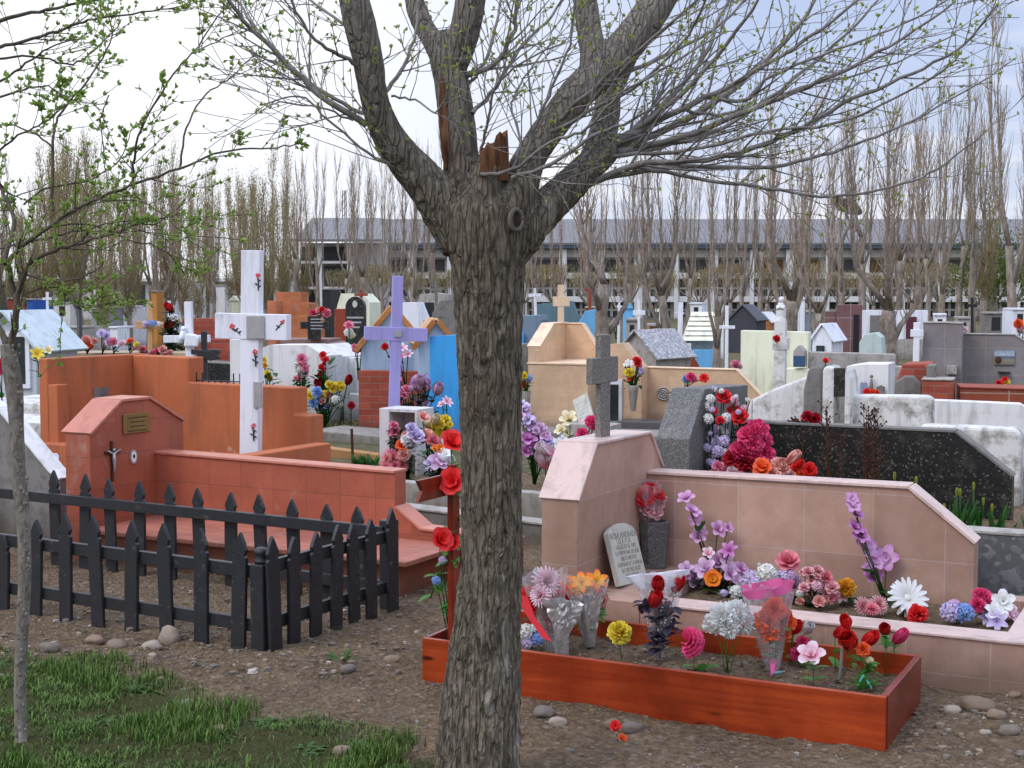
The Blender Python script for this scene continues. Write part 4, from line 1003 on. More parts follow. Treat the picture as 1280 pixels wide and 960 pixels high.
def house(name, label, D, px0, px1, ybase, yeave, yapex, depth, th, wm, rm, grp=None, cat='tomb', door=None, over=.03, z0=None, trim=None):
    k = D/FPX; px = (px0+px1)/2; fr = Fr(name, label, cat, (W(px, ybase, D).x, D), th, grp); c = math.cos(fr.th)
    w = (px1-px0)*k/2/c; zb = (W(px, ybase, D).z if z0 is None else z0)-.02; ze = W(px, yeave, D).z; za = W(px, yapex, D).z
    wl = MB().prism([(-w,zb),(-w,ze),(0,za-.02),(w,ze),(w,zb)], 'b', 0, depth).build('wall', wm, fr.root, bevel=.004)
    sl = (za-ze)/w
    MB().strip([(-w-over, ze-sl*over), (0, za), (w+over, ze-sl*over)], .03, 'b', -over, depth+over).build('roof', rm, fr.root, bevel=.004)
    if door:
        dx0, dx1, dy0, dy1, dm = door; a0 = (dx0-px)*k/c; a1 = (dx1-px)*k/c; z1 = W(px, dy0, D).z; z2 = max(W(px, dy1, D).z, zb+.03); e = .16*(a1-a0)
        d = MB().box(a0, a1, -.03, -.001, z2, z1).build('door', dm, fr.root, bevel=.003)
        MB().box(a0+e, a1-e, -.034, -.029, z2+e, z1-e).build('pane', M_glass, d)
    if trim:
        MB().strip([(-w-over-.02, ze-sl*over-.05), (0, za-.03), (w+over+.02, ze-sl*over-.05)], .06, 'b', -over-.025, -over-.001).build('barge_board', trim, fr.root, bevel=.003)
    fr.k = k; return fr
def slabs(name, label, D, th, mat, parts, grp=None, cat='tomb', cap=None, bev=.006):
    """parts: (part name, b, thickness, silhouette from left to right[, material])"""
    x = W(parts[0][3][0][0], 400, D).x; fr = Fr(name, label, cat, (x, D), th, grp)
    for p in parts:
        fr.wall(p[0], p[4] if len(p) > 4 else mat, p[1], p[3], p[2], bevel=bev, cap=cap)
    return fr
# ------------------------------------------------------------------ white rose-painted cross
wc = cross('painted_cross', 'tall white cross painted with red roses behind the terracotta grave', 313, 313, 640, 10.4, 392, 424, 268, 361, 24, M_white, 12, 1.2, .085, z0=0)
M_rose = paint('painted_rose', c8(206,60,66), .6, .35, 60, c8(240,180,180), .5, .6, streak=False); M_stemp = paint('painted_stem', c8(44,52,46), .6, .2, 40, streak=False)
def rosemark(fr, px, py, s, parent, stem=(0,1)):
    a, z = fr.on(px, py, b=fr.front-.0012+.006 if False else fr.front-.001)
    r = s*fr.k; mb = MB(); rn_ = random.Random(px*7+py)
    for i in range(9):
        an = i*.7; rr_ = r*(.15+.85*rn_.random()); ca, cz = a+math.cos(an)*r*.55*rn_.random(), z+math.sin(an)*r*.6*rn_.random()
        mb.prism([(ca+math.cos(t)*rr_*.42, cz+math.sin(t)*rr_*.42) for t in (0,1.05,2.1,3.14,4.2,5.2)], 'b', fr.front-.0008-.0003*i, fr.front-.0002-.0003*i)
    mb.build('painted_rose', M_rose, parent)
    mb = MB(); sx_, sz_2 = stem; y = fr.front-.001
    mb.tube([(a, y, z-.2*r), (a+sx_*r*1.2+.1*r, y, z-sz_2*r*1.5), (a+sx_*r*2.2, y, z-sz_2*r*3)], r*.14, 5)
    for kx, kz, sg in ((.9,1.2,1),(1.2,1.9,-1),(1.7,2.4,1)):
        c0 = (a+sx_*r*kx, z-sz_2*r*kz); L_ = r*.8
        mb.prism([c0, (c0[0]+sg*L_*.5, c0[1]+L_*.05), (c0[0]+sg*L_, c0[1]+L_*.5), (c0[0]+sg*L_*.4, c0[1]+L_*.55)], 'b', y-.0012-.0004*(sg > 0), y-.0002)
    mb.build('painted_stem', M_stemp, parent)
post_, bar_ = wc.root.children[0], wc.root.children[1]
for px_, py_, s_, st in [(322,345,6,(.05,1)),(318,440,6,(.1,1)),(316,533,6,(.05,1)),(316,570,5,(0,.5)),(290,409,6,(.8,.5)),(353,402,5,(-.8,.7))]:
    rosemark(wc, px_, py_, s_, bar_ if py_ in (409,402) else post_, st)
a_, z_ = wc.on(320, 409, b=wc.front); MB().box(a_-.072, a_+.07, wc.front-.012, wc.front-.004, z_-.085, z_+.085).build('plaque', M_lead, wc.root, bevel=.003)
a_, z_ = wc.on(322, 494, b=wc.front); MB().box(a_-.03, a_+.035, wc.front-.01, wc.front+.004, z_-.095, z_+.10).build('plaque', M_lead, wc.root, bevel=.003)
# white box niche with lilac cross
pc = cross('lilac_cross', 'lilac wooden cross leaning slightly behind the white niche box', 491, 345, 560, 13.0, 409, 426, 452, 529, 13, M_purple, -12, 2.0, .07, z0=.2)
a_, z_ = pc.on(497, 417, b=pc.front); MB().box(a_-.03, a_+.035, pc.front-.012, pc.front-.001, z_-.03, z_+.03).build('plaque', M_lead, pc.root)
N = Fr('niche_box', 'open white concrete niche box with flowers in front of the lilac cross', 'grave niche', (W(474,590,12.6).x, 12.6), 24)
a1_, z1_ = N.on(522, 512, b=0); a0_, z0_ = N.on(487, 600, b=0); aw = N.on(474, 515, b=0)[0]
t_ = .03
M_nw = paint('niche_render', c8(212,206,206), .8, .06)
N.boxp('side', M_nw, aw, a0_, -.0, .32, -.02, z1_); N.boxp('side', M_nw, a1_-t_, a1_, 0, .32, -.02, z1_-.001)
N.boxp('top', M_nw, a0_+.0005, a1_-t_-.0005, .001, .32, z1_-t_, z1_-.0005); N.boxp('back', M_nw, a0_+.001, a1_-t_-.001, .29, .319, 0, z1_-t_-.001)
# concrete kerbs in the middle
kc = slabs('kerbed_plot', 'grey concrete kerb around the flowered plot of the niche box', 10.75, 26, M_conc, [('front_kerb', 0, .12, [(430,596),(685,618)]), ], cat='grave kerb')
kc2 = slabs('concrete_kerb', 'low grey concrete kerb between the terracotta grave and the trunk', 9.5, 26, M_concd, [('front_kerb', 0, .14, [(455,630),(700,659)])], cat='grave kerb', cap=M_conc)
mb = MB(); n = 40; g0 = []
for j in range(16):
    for i in range(n):
        a = kc.on(435,600,b=0)[0]+2.2*i/(n-1); bq = .12+1.9*j/15; g0.append((a, bq, .06+.03*noise.noise(Vector((a*4, bq*4, 3)))+.015*noise.noise(Vector((a*15, bq*15, 3)))))
mb.add(g0, [(j*n+i, j*n+i+1, (j+1)*n+i+1, (j+1)*n+i) for j in range(15) for i in range(n-1)]); mb.build('bed_soil', bpy.data.materials['ground_soil'], kc.root, smooth=True, uv=False)
slabs('pale_slab', 'pale concrete slab behind the orange grave, left of the niche box', 15.6, 26, M_conc, [('slab', 0, .7, [(385,538),(478,546)])], cat='grave slab')
slabs('ochre_kerb', 'low ochre kerb between the orange grave and the niche box', 14.0, 26, paint('ochre_paint', c8(206,146,84), .7), [('kerb', 0, .14, [(385,557),(475,569)])], cat='grave kerb')
MB_ = thing('iron_stake', 'thin rusty iron stake left of the niche box', 'stake', (W(441,560,13.4).x, 13.4, 0)); MB().tube([(0,0,-.02),(-.01,0,W(438,536,13.4).z)], .014, 7).build('rod', M_bronze, MB_)
# ------------------------------------------------------------------ graves at the far left edge
L1 = slabs('white_grave', 'white edged grave with sloping side wall at the left edge behind the fence', 9.6, 28, M_concd, [('side_wall', 0, .12, [(-60,480),(0,515),(62,590),(75,600)])], cat='grave', cap=M_whiteclean)
L1.boxp('top_slab', M_whiteclean, -1.2, .34, -.45, -.001, -.02, .30)
cx_ = thing('white_rail', 'short white tubular rail beside the orange grave', 'rail', (W(60,580,10.2).x, 10.2, 0))
mb = MB(); k = 10.2/FPX; zz = W(60,569,10.2).z; mb.tube([(-18*k,0,zz),(12*k,0,zz)], .014, 8); mb.tube([(-18*k,0,zz-.07),(12*k,0,zz-.07)], .010, 8); mb.tube([(11*k,0,0),(11*k,0,zz)], .016, 8); mb.tube([(7*k,0,0),(7*k,0,zz)], .012, 8); mb.build('tubes', M_white, cx_, smooth=True)
nh = house('niche_house', 'pale grey chapel shaped tomb with white framed glass door at the left edge', 15.5, -32, 50, 540, 432, 390, .9, 12, paint('pale_grey_render', c8(196,200,204), .7), paint('pale_roof', c8(200,212,214), .5), door=(8,43,415,485,M_white), over=.08)
slabs('white_slab_grave', 'low white stepped slabs under the small chapel tomb at left', 13.5, 24, M_whiteold, [('slab', 0, .9, [(-30,500),(55,505)]), ('slab', -.6, .55, [(-30,522),(60,530)])], cat='grave')
slabs('grey_slab_tomb', 'grey gabled slab tomb behind the yellow flower at left', 21, 20, M_conc, [('slab', 0, .5, [(40,425),(48,418),(68,421),(96,432)]), ('slab', .9, .3, [(45,410),(66,410)])])
ip = thing('iron_post', 'black iron post among the flowers at left', 'post', (W(100,430,19).x, 19, 0)); mb = MB(); mb.tube([(0,0,0),(0,0,W(100,386,19).z)], .036, 10); mb.ball((0,0,W(100,383,19).z), .045, 8); mb.build('tube', M_black, ip, smooth=True)
slabs('long_brown_tomb', 'long low brownish tomb carrying a row of flowers behind the orange grave', 18, 8, paint('tan_render', c8(176,158,130), .8, .12), [('slab', 0, .8, [(78,441),(238,441)])])
cross('pine_cross', 'pale pine cross with blue ribbon behind the orange grave', 186, 377, 445, 19, 402, 411, 168, 206, 6, M_woodL, 4, 1.5, .05, z0=0)
fc = cross('white_cross', 'small white cross with a white figure at its centre beside the dark cross', 239, 377, 470, 16.5, 419, 428, 207, 265, 9, M_white, 6, -.8, .07, z0=0)
mb = MB(); a_, z_ = fc.on(240, 424, b=fc.front); mb.prism([(a_-.09,z_-.09),(a_+.08,z_-.09),(a_+.10,z_+.02),(a_+.06,z_+.06),(a_-.08,z_+.07)], 'b', fc.front-.05, fc.front-.001); mb.build('plaque', M_white, fc.root, bevel=.02)
mb = MB(); mb.ball((a_-.09, fc.front-.03, z_+.12), .035, 7); mb.tube([(a_-.09, fc.front-.03, z_+.10), (a_-.11, fc.front-.03, z_+.02), (a_-.13, fc.front-.04, z_-.02)], [.03,.04,.03], 7); mb.build('figure', M_white, fc.root, smooth=True)
dc = cross('dark_cross', 'black iron cross with a lettered scroll plate behind the orange wall', 256, 414, 482, 15.6, 437, 443, 240, 276, 7, M_black, 4, 0, .05, z0=0)
mb = MB(); a_, z_ = dc.on(258, 442, b=dc.front); mb.prism([(a_-.17,z_+.05),(a_-.05,z_+.04),(a_+.07,z_+.02),(a_+.18,z_-.05),(a_+.05,z_-.08),(a_-.10,z_-.03)], 'b', dc.front-.02, dc.front-.001); mb.build('scroll_plate', M_black, dc.root, bevel=.004)
slabs('red_brick_tomb', 'red brick tomb wall behind the white cross with roses', 19.5, 10, M_brick, [('wall', 0, .3, [(228,398),(285,398)]), ('wall', -.5, .3, [(255,424),(292,424)])])
slabs('dark_bench_tomb', 'low dark slab tomb behind the iron railing', 16.6, 8, M_graniteD, [('slab', 0, .5, [(236,452),(292,455)])])
slabs('white_pillar', 'white pillar standing behind the painted cross', 14.6, 8, M_whiteclean, [('pillar', 0, .25, [(287,424),(302,424)])], cat='pillar')
# white stepped tomb
wt = slabs('white_tomb', 'whitewashed tomb with sloping roof and stepped side wall behind dry grass', 18.5, 20, M_whiteclean, [('chapel', -.5, 1.0, [(352,446),(390,431),(413,447)]), ('side_wall', .0, .18, [(405,447),(450,447),(450,468),(476,470)]), ('step', -.25, .24, [(430,492),(477,495)])])
wt.wall('gable', M_whiteclean, -.7, [(325,436),(338,431),(384,431),(405,445)], .5)
# brick, purple and stone tombs behind
slabs('orange_brick_tomb', 'stepped tomb of orange hollow bricks with a small plaque', 25, 8, M_brickO, [('wall', 0, .5, [(344,365),(376,365),(376,378),(386,379)]), ('wall', -.6, .4, [(334,376),(345,376)]), ('wall', -1.2, .5, [(361,397),(386,395),(396,400)])])
dkx = cross('black_granite_cross', 'black granite cross with white lettering topped by pink flowers', 393, 395, 424, 20.5, 402, 411, 376, 411, 16, M_graniteD, 4, 0, .06)
for i in range(4): 
    a_, z_ = dkx.on(396, 399+i*4, b=dkx.front); MB().box(a_-.09, a_+.09, dkx.front-.002, dkx.front-.0005, z_-.008, z_+.008).build('lettering', M_lead, dkx.root)
slabs('grey_plinth_tomb', 'dull grey plinth tomb under the black granite cross', 20.6, 6, M_brown if False else paint('mauve_stone', c8(140,112,104), .8, .15), [('plinth', 0, .8, [(350,424),(412,424),(412,428),(432,430)]), ('step', -.5, .45, [(352,436),(440,440)])])
bs = Fr('black_headstone', 'black granite headstone with rounded top, oval portrait and white lettering', 'headstone', (W(444,430,19.5).x, 19.5), 8)
k = 19.5/FPX; zc = W(444,385,19.5).z; w = 12.5*k; pf_ = [(-w,0),(-w,zc)]+[(math.cos(math.pi-t*math.pi/12)*w, zc+math.sin(t*math.pi/12)*w*1.15) for t in range(1,12)]+[(w,zc),(w,0)]
MB().prism(pf_, 'b', 0, .10).build('slab', M_graniteD, bs.root, bevel=.005)
MB().prism([(math.cos(t*.628)*.035, W(444,380,19.5).z+math.sin(t*.628)*.05) for t in range(10)], 'b', -.006, -.0005).build('portrait', M_slab, bs.root)
for i, hw in enumerate((11, 8, 6)): z_ = W(444, 397+i*6, 19.5).z; MB().box(-hw*k, hw*k, -.003, -.0005, z_-.012, z_+.012).build('lettering', M_lead, bs.root)
slabs('cream_vault', 'small cream vaulted tomb with orange base behind the black headstone', 27, 10, M_cream, [('roof', 0, .8, [(418,395),(426,367),(452,367),(462,378)]), ('base', -.05, .04, [(418,386),(436,386)], M_brown)])
b1 = house('blue_board_house', 'pale blue boarded grave house with pine roof edges left of the blue pillar', 16.8, 452, 530, 470, 432, 384, 1.0, -6, M_lblue, M_woodO, trim=M_woodO)
b2 = house('small_pine_house', 'small grave house with orange pine gable boards beside the blue pillar', 16.0, 524, 566, 470, 428, 400, .9, -8, M_lblue, M_woodL, trim=M_woodO)
slabs('brick_kerb', 'low red brick kerb under the pale blue grave house', 16.2, 6, M_brick, [('kerb', 0, .2, [(448,463),(535,465)])], cat='grave kerb')
slabs('blue_pillar', 'bright sky blue pillar wall left of the trunk', 16.0, 12, M_blue, [('pillar', 0, .35, [(532,421),(590,417)])], cat='grave wall')
slabs('white_gable_tomb', 'white gabled tomb behind the lilac cross', 30, 8, M_white, [('gable', 0, .8, [(500,400),(502,378),(520,378),(529,400)])])
slabs('grey_niche_tomb', 'grey and white niche tomb left of the trunk top of the blue pillar', 33, 8, M_conc, [('frame', 0, .6, [(524,368),(545,366),(560,368)]), ('opening', -.04, .035, [(531,378),(542,378)], M_dark)])
slabs('dark_stone_cross_tomb', 'dark stone block tomb against the left side of the trunk', 24, 6, M_concd, [('block', 0, .3, [(540,392),(550,376),(575,374)])])
# right of the trunk: beige grave
be = Fr('beige_grave', 'large beige tiled grave with raised block, headboard and long low wall', 'grave', (W(660,500,16.5).x, 16.5), 20)
blk = be.prof([(660,455),(735,456)], 0); fb = MB().prism(blk, 'b', 0, 1.2).build('block', M_beige, be.root, bevel=.004)
MB().box(blk[0][0]-.01, blk[-1][0]+.015, -.012, 1.2, blk[1][1]+.0005, blk[1][1]+.02).build('coping', M_beigecap, fb, bevel=.003)
aL_, aR_ = be.on(660,434,b=0)[0], be.on(674,434,b=0)[0]
zz0 = be.on(674,434,b=0)[1]; bt1, zt1 = be.on(692,405,a=aR_); be_, ze_ = be.on(727,405,a=aR_)
print('beige', aL_, aR_, zz0, bt1, zt1, be_, ze_)
hb = MB().prism([(0,blk[1][1]),(0,zz0),(bt1,zt1),(bt1+.55,zt1),(bt1+.9,zz0),(bt1+.9,blk[1][1])], 'a', aL_, aR_).build('headboard', M_beige, be.root, bevel=.004)
MB().strip([(0,zz0),(bt1,zt1),(bt1+.55,zt1),(bt1+.9,zz0)], .015, 'a', aL_-.012, aR_+.012).build('coping', M_beigecap, hb)
be.wall('back_board', M_beige, 1.0, [(670,430),(692,405),(727,405),(745,434)], .12, cap=M_beigecap)
nw = be.prof([(737,465),(748,432),(766,430),(791,462)], .05); MB().prism(nw, 'b', .45, .75).build('niche_wall', M_beige, be.root, bevel=.004)
lw = be.wall('low_wall', M_beige, .76, [(778,459),(920,463),(955,500)], .16, cap=M_beigecap)
dr = be.prof([(762,474),(778,471)], .44, be.on(770,532,b=.44)[1]); a0_, a1_ = dr[0][0], dr[-1][0]
d_ = MB().box(a0_-.10, a1_, .42, .449, dr[0][1], dr[1][1]).build('door', M_white, be.root, bevel=.004); MB().box(a0_-.08, a1_-.04, .415, .4195, dr[0][1]+.06, dr[1][1]-.06).build('pane', M_glass, d_)
be.boxp('base_slab', M_conc, blk[0][0]-.15, blk[-1][0]+1.3, -.75, -.0125, -.02, be.on(700,541,b=-.75)[1])
be.boxp('base_slab', paint('dark_base', c8(84,84,88), .5), blk[-1][0]+.35, blk[-1][0]+1.6, -.0, .44, -.02, .16)
M_rosette = M_lead
ro = be.sub('metal_rosette', 'round wrought metal rosette on the beige wall beside the granite headstone', 'ornament'); a_, z_ = ro.on(830, 492, b=.755); mb = MB()
for r_ in (.075, .045, .02): mb.tube([(a_+math.cos(t*.3927)*r_, .745, z_+math.sin(t*.3927)*r_) for t in range(17)], .010, 6)
mb.build('rings', M_rosette, ro.root, smooth=True)
tb2 = thing('glass_tablet', 'pale lettered tablet propped before the beige grave', 'tablet', (W(735,528,14.6).x, 14.6, 0), -.4)
mb = MB(); z0 = W(735,531,14.6).z; Mt = Matrix.Translation((0,0,z0)) @ Matrix.Rotation(-.5, 4, 'Y') @ Matrix.Rotation(-.5, 4, 'X'); sl = mb.box(-.09, .09, -.015, .015, 0, .36, Mt).build('slab', M_slab, tb2, bevel=.004)
for i in range(6): MB().box(-.06, .06, -.017, -.0155, .05+i*.045, .065+i*.045, Mt).build('lettering', M_lead, sl)
MB().box(-.25, .3, -.12, .2, 0, z0+.01).build('footing', M_conc, tb2)
cross('beige_crucifix', 'pale beige crucifix rising behind the beige grave', 701, 356, 408, 24, 371, 383, 691, 712, 8, M_beigecap, 0, 0, .08, z0=0)
slabs('slate_blue_tomb', 'slate blue rendered block tomb right behind the trunk', 24, 10, M_steel, [('block', 0, .8, [(640,395),(674,394),(677,400)]), ('band', -.08, .06, [(640,416),(655,416)], M_blue)])
slabs('grey_back_tomb', 'dark grey tomb wall against the right side of the trunk', 17.5, 10, M_concd, [('wall', 0, .3, [(640,430),(661,430)])])
slabs('teal_tomb', 'teal tent shaped tomb behind the beige crucifix', 34, 8, paint('teal_paint', c8(96,124,132), .7), [('roof', 0, .6, [(668,402),(672,380),(714,376),(724,402)])])
bl2 = slabs('blue_roofed_tomb', 'brown red tomb with pale blue curved roof behind the beige grave', 26, 8, M_brown, [('body', 0, .7, [(724,402),(752,401)]), ('roof', -.05, .8, [(724,402),(731,389),(740,387),(753,387)], M_blue2)])
gs = house('speckled_grave_house', 'small grave house with speckled granite roof between beige grave and white cross', 19, 772, 818, 470, 444, 414, .9, 38, M_conc, granite('speckled_roof', c8(190,188,190), c8(140,138,142), 40, .6, (.4,.6)), over=.06)
slabs('slate_low_tomb', 'slate blue low wall right of the speckled grave house', 21, 8, M_steel, [('wall', 0, .3, [(815,438),(848,440)])])
wc2 = cross('small_white_cross', 'small white cross with short plate arms left of the louvred roof', 848, 378, 465, 20, 429, 437, 836, 862, 6, M_white, 6, 1, .05, z0=0)
mb = MB(); k = wc2.k; z_ = W(848,432,20).z; mb.tube([(-.13,0,z_-.02),(-.02,0,W(848,462,20).z)], .012, 6); mb.tube([(.10,0,z_-.04),(.02,0,W(848,462,20).z)], .012, 6); mb.build('brace', M_white, wc2.root)
lo_ = Fr('louvred_house', 'cream grave house with ribbed sheet roof right of the small white cross', 'tomb', (W(876,430,22).x, 22), 6)
k = 22/FPX; zr, ze2, zb2 = W(880,390,22).z, W(880,425,22).z, 0
for nm, pts, mt in (('roof', [(-21*k,ze2),(-11*k,zr),(20*k,zr),(22*k,ze2)], M_cream),):
    r_ = MB().add([(-22*k,-.35,ze2),(22*k,-.35,ze2),(20*k,.35,zr),(-11*k,.35,zr),(-22*k,1.0,ze2),(22*k,1.0,ze2)], [(0,1,2,3),(3,2,5,4),(0,3,4),(1,5,2),(0,4,5,1)]).build(nm, mt, lo_.root)
    for i in range(1,6): f_ = i/6; MB().tube([((-22+11*f_)*k,-.35+.7*f_-.01,ze2+(zr-ze2)*f_), ((22-2*f_)*k,-.35+.7*f_-.01,ze2+(zr-ze2)*f_)], .012, 5).build('rib', M_conc, r_)
MB().box(-17*k, 19*k, -.2, .9, 0, ze2-.001).build('wall', M_conc, lo_.root); MB().box(-10*k, 22*k, -.5, -.2005, 0, W(880,436,22).z).build('front_step', M_blue2, lo_.root)
slabs('brown_ramp', 'brown red sloping slab at the foot of the small white cross', 20.5, 6, M_brown, [('slab', 0, .3, [(855,441),(862,436),(876,461)])], cat='grave slab')
cf = cross('floral_white_cross', 'slim white cross wound with white flowers before the dark grave house', 908, 382, 460, 19.5, 407, 411, 899, 918, 4, M_white, 4, 0, .05, z0=0)
house('dark_grave_house', 'dark timber grave house behind the slim white cross', 25, 911, 944, 440, 400, 382, 1.0, 20, paint('charcoal_boards', c8(70,70,76), .7), paint('charcoal_roof', c8(96,96,102), .7))
house('little_white_house', 'tiny white roofed grave house with pine gable right of the dark one', 27, 944, 962, 425, 402, 391, .6, 25, M_woodO, M_white)
cr_ = slabs('cream_grave', 'pale cream grave with tall end wall and small shrine niche', 17.5, 20, M_cream, [('end_wall', 0, .2, [(926,413),(1011,415)]), ('front_block', -.45, .40, [(980,461),(1012,462)])], cap=None)
sh = cr_.sub('shrine_box', 'little shrine with framed picture on the cream grave', 'shrine'); a_, z_ = sh.on(997, 459, b=-.5); 
MB().prism([(a_-.06,z_),(a_-.06,z_+.19),(a_,z_+.26),(a_+.07,z_+.19),(a_+.07,z_)], 'b', -.46, -.2).build('body', M_conc, sh.root, bevel=.004); MB().box(a_-.055, a_+.085, -.49, -.4601, z_+.002, z_+.135).build('picture', paint('blue_picture', c8(60,90,124), .3), sh.root)
st = Fr('statue_cross', 'white stone cross topped by a small praying statue with a red flower', 'cross', (W(975,487,15).x, 15), 20)
k = 15/FPX; zb = W(975,488,15).z; za = W(975,407,15).z
MB().box(-7*k, 7*k, -.06, .06, 0, W(975,401,15).z).build('post', M_whiteold, st.root, bevel=.006); MB().box(-9*k, 10*k, -.068, .068, W(975,437,15).z, W(975,422,15).z).build('crossbar', M_whiteold, st.root, bevel=.006)
mb = MB(); z_ = W(975,401,15).z; mb.lathe([(.055,0),(.06,.02),(.045,.03),(.055,.06),(.048,.12),(.036,.17),(.03,.19),(.018,.2)], 12, (0,0,z_)); mb.ball((.004,-.01,z_+.225), .03, 8, (1,1,1.15)); mb.tube([(-.035,-.01,z_+.16),(-.03,-.05,z_+.13),(0,-.06,z_+.15)], .014, 6); mb.tube([(.035,-.01,z_+.16),(.03,-.05,z_+.13),(0,-.06,z_+.15)], .014, 6); mb.build('statue', M_whiteclean, st.root, smooth=True)
# old whitewashed tomb
ow = Fr('old_white_tomb', 'weathered whitewashed tomb with rough concrete headstone behind the black granite wall', 'grave', (W(960,560,11.6).x, 11.6), 24)
ow.wall('chapel', M_whiteold, 0, [(940,500),(962,488),(1010,470),(1036,462)], .5, bevel=.02)
ow.wall('end_slope', M_whiteold, .02, [(934,512),(940,498)], .6, bevel=.01)
ow.wall('headstone', M_concd, -.06, [(1004,488),(1010,462),(1014,459),(1028,457)], .3, bevel=.02)
ow.wall('pier', M_whiteold, -.10, [(1028,462),(1033,457),(1043,460)], .3, bevel=.02)
ow.wall('pier', M_whiteold, -.11, [(1056,466),(1060,461),(1064,472)], .3, bevel=.015)
ow.wall('plaque', M_graniteD, -.09, [(1042,460),(1056,460)], .03, z0=ow.on(1050,496,b=-.09)[1])
ow.wall('side_wall', M_whiteold, .02, [(1064,494),(1158,495),(1165,500)], .2, bevel=.02)
ow2 = Fr('old_white_wall', 'crumbling whitewashed low wall at the right edge behind the black granite', 'grave wall', (W(1160,560,10.9).x, 10.9), 24)
ow2.wall('wall', M_whiteold, 0, [(1150,531),(1270,536),(1278,545)], .22, bevel=.025)
slabs('white_low_wall', 'clean white low wall at right behind the crumbling one', 13.0, 20, M_whiteclean, [('wall', 0, .2, [(1160,500),(1275,505),(1300,520)])], cat='grave wall')
cu = slabs('curved_white_niche', 'white grave niche with curved hood holding a photo and a figure', 14.0, 22, M_whiteclean, [('hood', 0, .5, [(1058,458),(1078,455),(1111,455)])])
wh = cu.sub('figurine', 'dark little figure standing in the white curved niche', 'figurine'); a_, z_ = wh.on(1089, 495, b=-.05); mb = MB(); mb.tube([(a_,-.05,z_-.02),(a_,-.05,z_+.12),(a_,-.05,z_+.17)], [.022,.016,.012], 8); mb.ball((a_,-.05,z_+.195), .018, 6); mb.build('body', M_concd, wh.root, smooth=True)
ph = cu.sub('framed_photo', 'small blue framed photo standing left in the white curved niche', 'photo'); a_, z_ = ph.on(1080, 493, b=-.03); MB().box(a_-.035,a_+.03,-.05,-.03,z_-.03,z_+.12).build('frame', paint('photo_blue', c8(140,150,176), .3), ph.root, bevel=.003)
ph2 = cu.sub('picture_frame', 'small stone picture frame standing right in the white curved niche', 'photo'); a_, z_ = ph2.on(1101, 495, b=-.03); MB().prism([(a_-.04,z_-.03),(a_-.04,z_+.09),(a_,z_+.11),(a_+.04,z_+.09),(a_+.04,z_-.03)],'b',-.05,-.03).build('frame', M_concd, ph2.root, bevel=.003)
bo_ = slabs('block_wall', 'rough grey concrete block wall behind the curved white niche', 17, 10, M_conc, [('wall', 0, .25, [(1012,440),(1120,443)]), ('wall', -.5, .3, [(1112,458),(1135,459)])], cat='grave wall')
house('white_tower_house', 'narrow white grave house with two dark openings behind the rough headstone', 18, 1016, 1038, 460, 424, 406, .7, 25, M_white, M_white, door=(1021,1030,432,448,M_dark))
slabs('mauve_tiled_tomb', 'mauve tiled tower tomb behind the pale green one', 27, 14, tiles('mauve_tile', c8(150,112,112), c8(180,160,158), .5, .4, .02, .1), [('tower', 0, .6, [(1030,389),(1045,389)]), ('tower', -.1, .7, [(1046,381),(1078,381)]), ('opening', -.15, .04, [(1067,393),(1074,393)], M_dark)])
slabs('pale_green_tomb', 'pale green faceted tomb on the block wall', 20, 20, paint('pale_green', c8(190,204,196), .7, .08), [('body', 0, .6, [(1074,428),(1081,418),(1094,416),(1101,422),(1103,442)])])
slabs('white_niche_row', 'white framed niche row between the bare poplars at right', 36, 6, M_white, [('frame', 0, .5, [(1078,388),(1160,388)]), ('opening', -.05, .04, [(1088,394),(1112,394)], M_concd), ('opening', -.055, .045, [(1133,396),(1146,396)], paint('maroon_door', c8(92,44,56), .5)), ('base', -.1, .09, [(1076,424),(1160,424)], M_conc)])
sw = cross('slim_white_cross', 'white wooden cross with peeling paint before the grey tiled tomb', 1145, 403, 455, 16.5, 412, 421, 1138, 1153, 7, M_white, 10, 0, .07, z0=0)
rb_ = Fr('brick_oven_tomb', 'ruined red brick tomb with arched hollow right of the block wall', 'tomb', (W(1125,480,15).x, 15), 20)
ba_ = rb_.prof([(1119,478),(1127,456),(1163,455),(1168,475)], 0); MB().prism(ba_, 'b', .1, .8).build('vault', M_brick, rb_.root, bevel=.02)
MB().prism([(rb_.on(1117,480,b=-.05)[0],-.02),rb_.on(1118,478,b=-.05),rb_.on(1130,470,b=-.05),rb_.on(1142,470,b=-.05),rb_.on(1152,480,b=-.05),(rb_.on(1152,480,b=-.05)[0],-.02)], 'b', -.05, .098).build('rubble_arch', M_concd, rb_.root, bevel=.02)
rb_.wall('box', M_brick, -.35, [(1152,475),(1192,476)], .45, bevel=.02, cap=M_conc); rb_.wall('stump', M_concd, -.1, [(1158,456),(1170,456)], .3, bevel=.02)
slabs('brown_long_tomb', 'long brown red tiled tomb wall at the right edge', 14.6, 14, tiles('brown_tile', c8(156,78,54), c8(180,160,140), .5, .2, .012, .15), [('wall', 0, .6, [(1200,485),(1300,488)])], cat='grave wall', cap=M_brown)
gt_ = Fr('grey_tiled_tomb', 'grey tiled tomb with a tall headstone and a blue landscape picture at right', 'grave', (W(1180,470,16.5).x, 16.5), 20)
gt_.wall('headstone', M_grey, 0, [(1154,404),(1179,404),(1203,405)], .4, cap=M_conc); gt_.wall('side_wall', M_grey, .5, [(1198,418),(1268,419),(1300,440)], .2, cap=M_conc)
gt_.wall('box_niche', M_conc, -.12, [(1183,457),(1196,457)], .11, z0=gt_.on(1190,468,b=-.12)[1]); 
pc_ = gt_.sub('landscape_picture', 'small landscape picture with blue sky on the grey tiled wall', 'picture'); a0_, z1_ = pc_.on(1243,438,b=.49); a1_, z0_ = pc_.on(1268,456,b=.49)
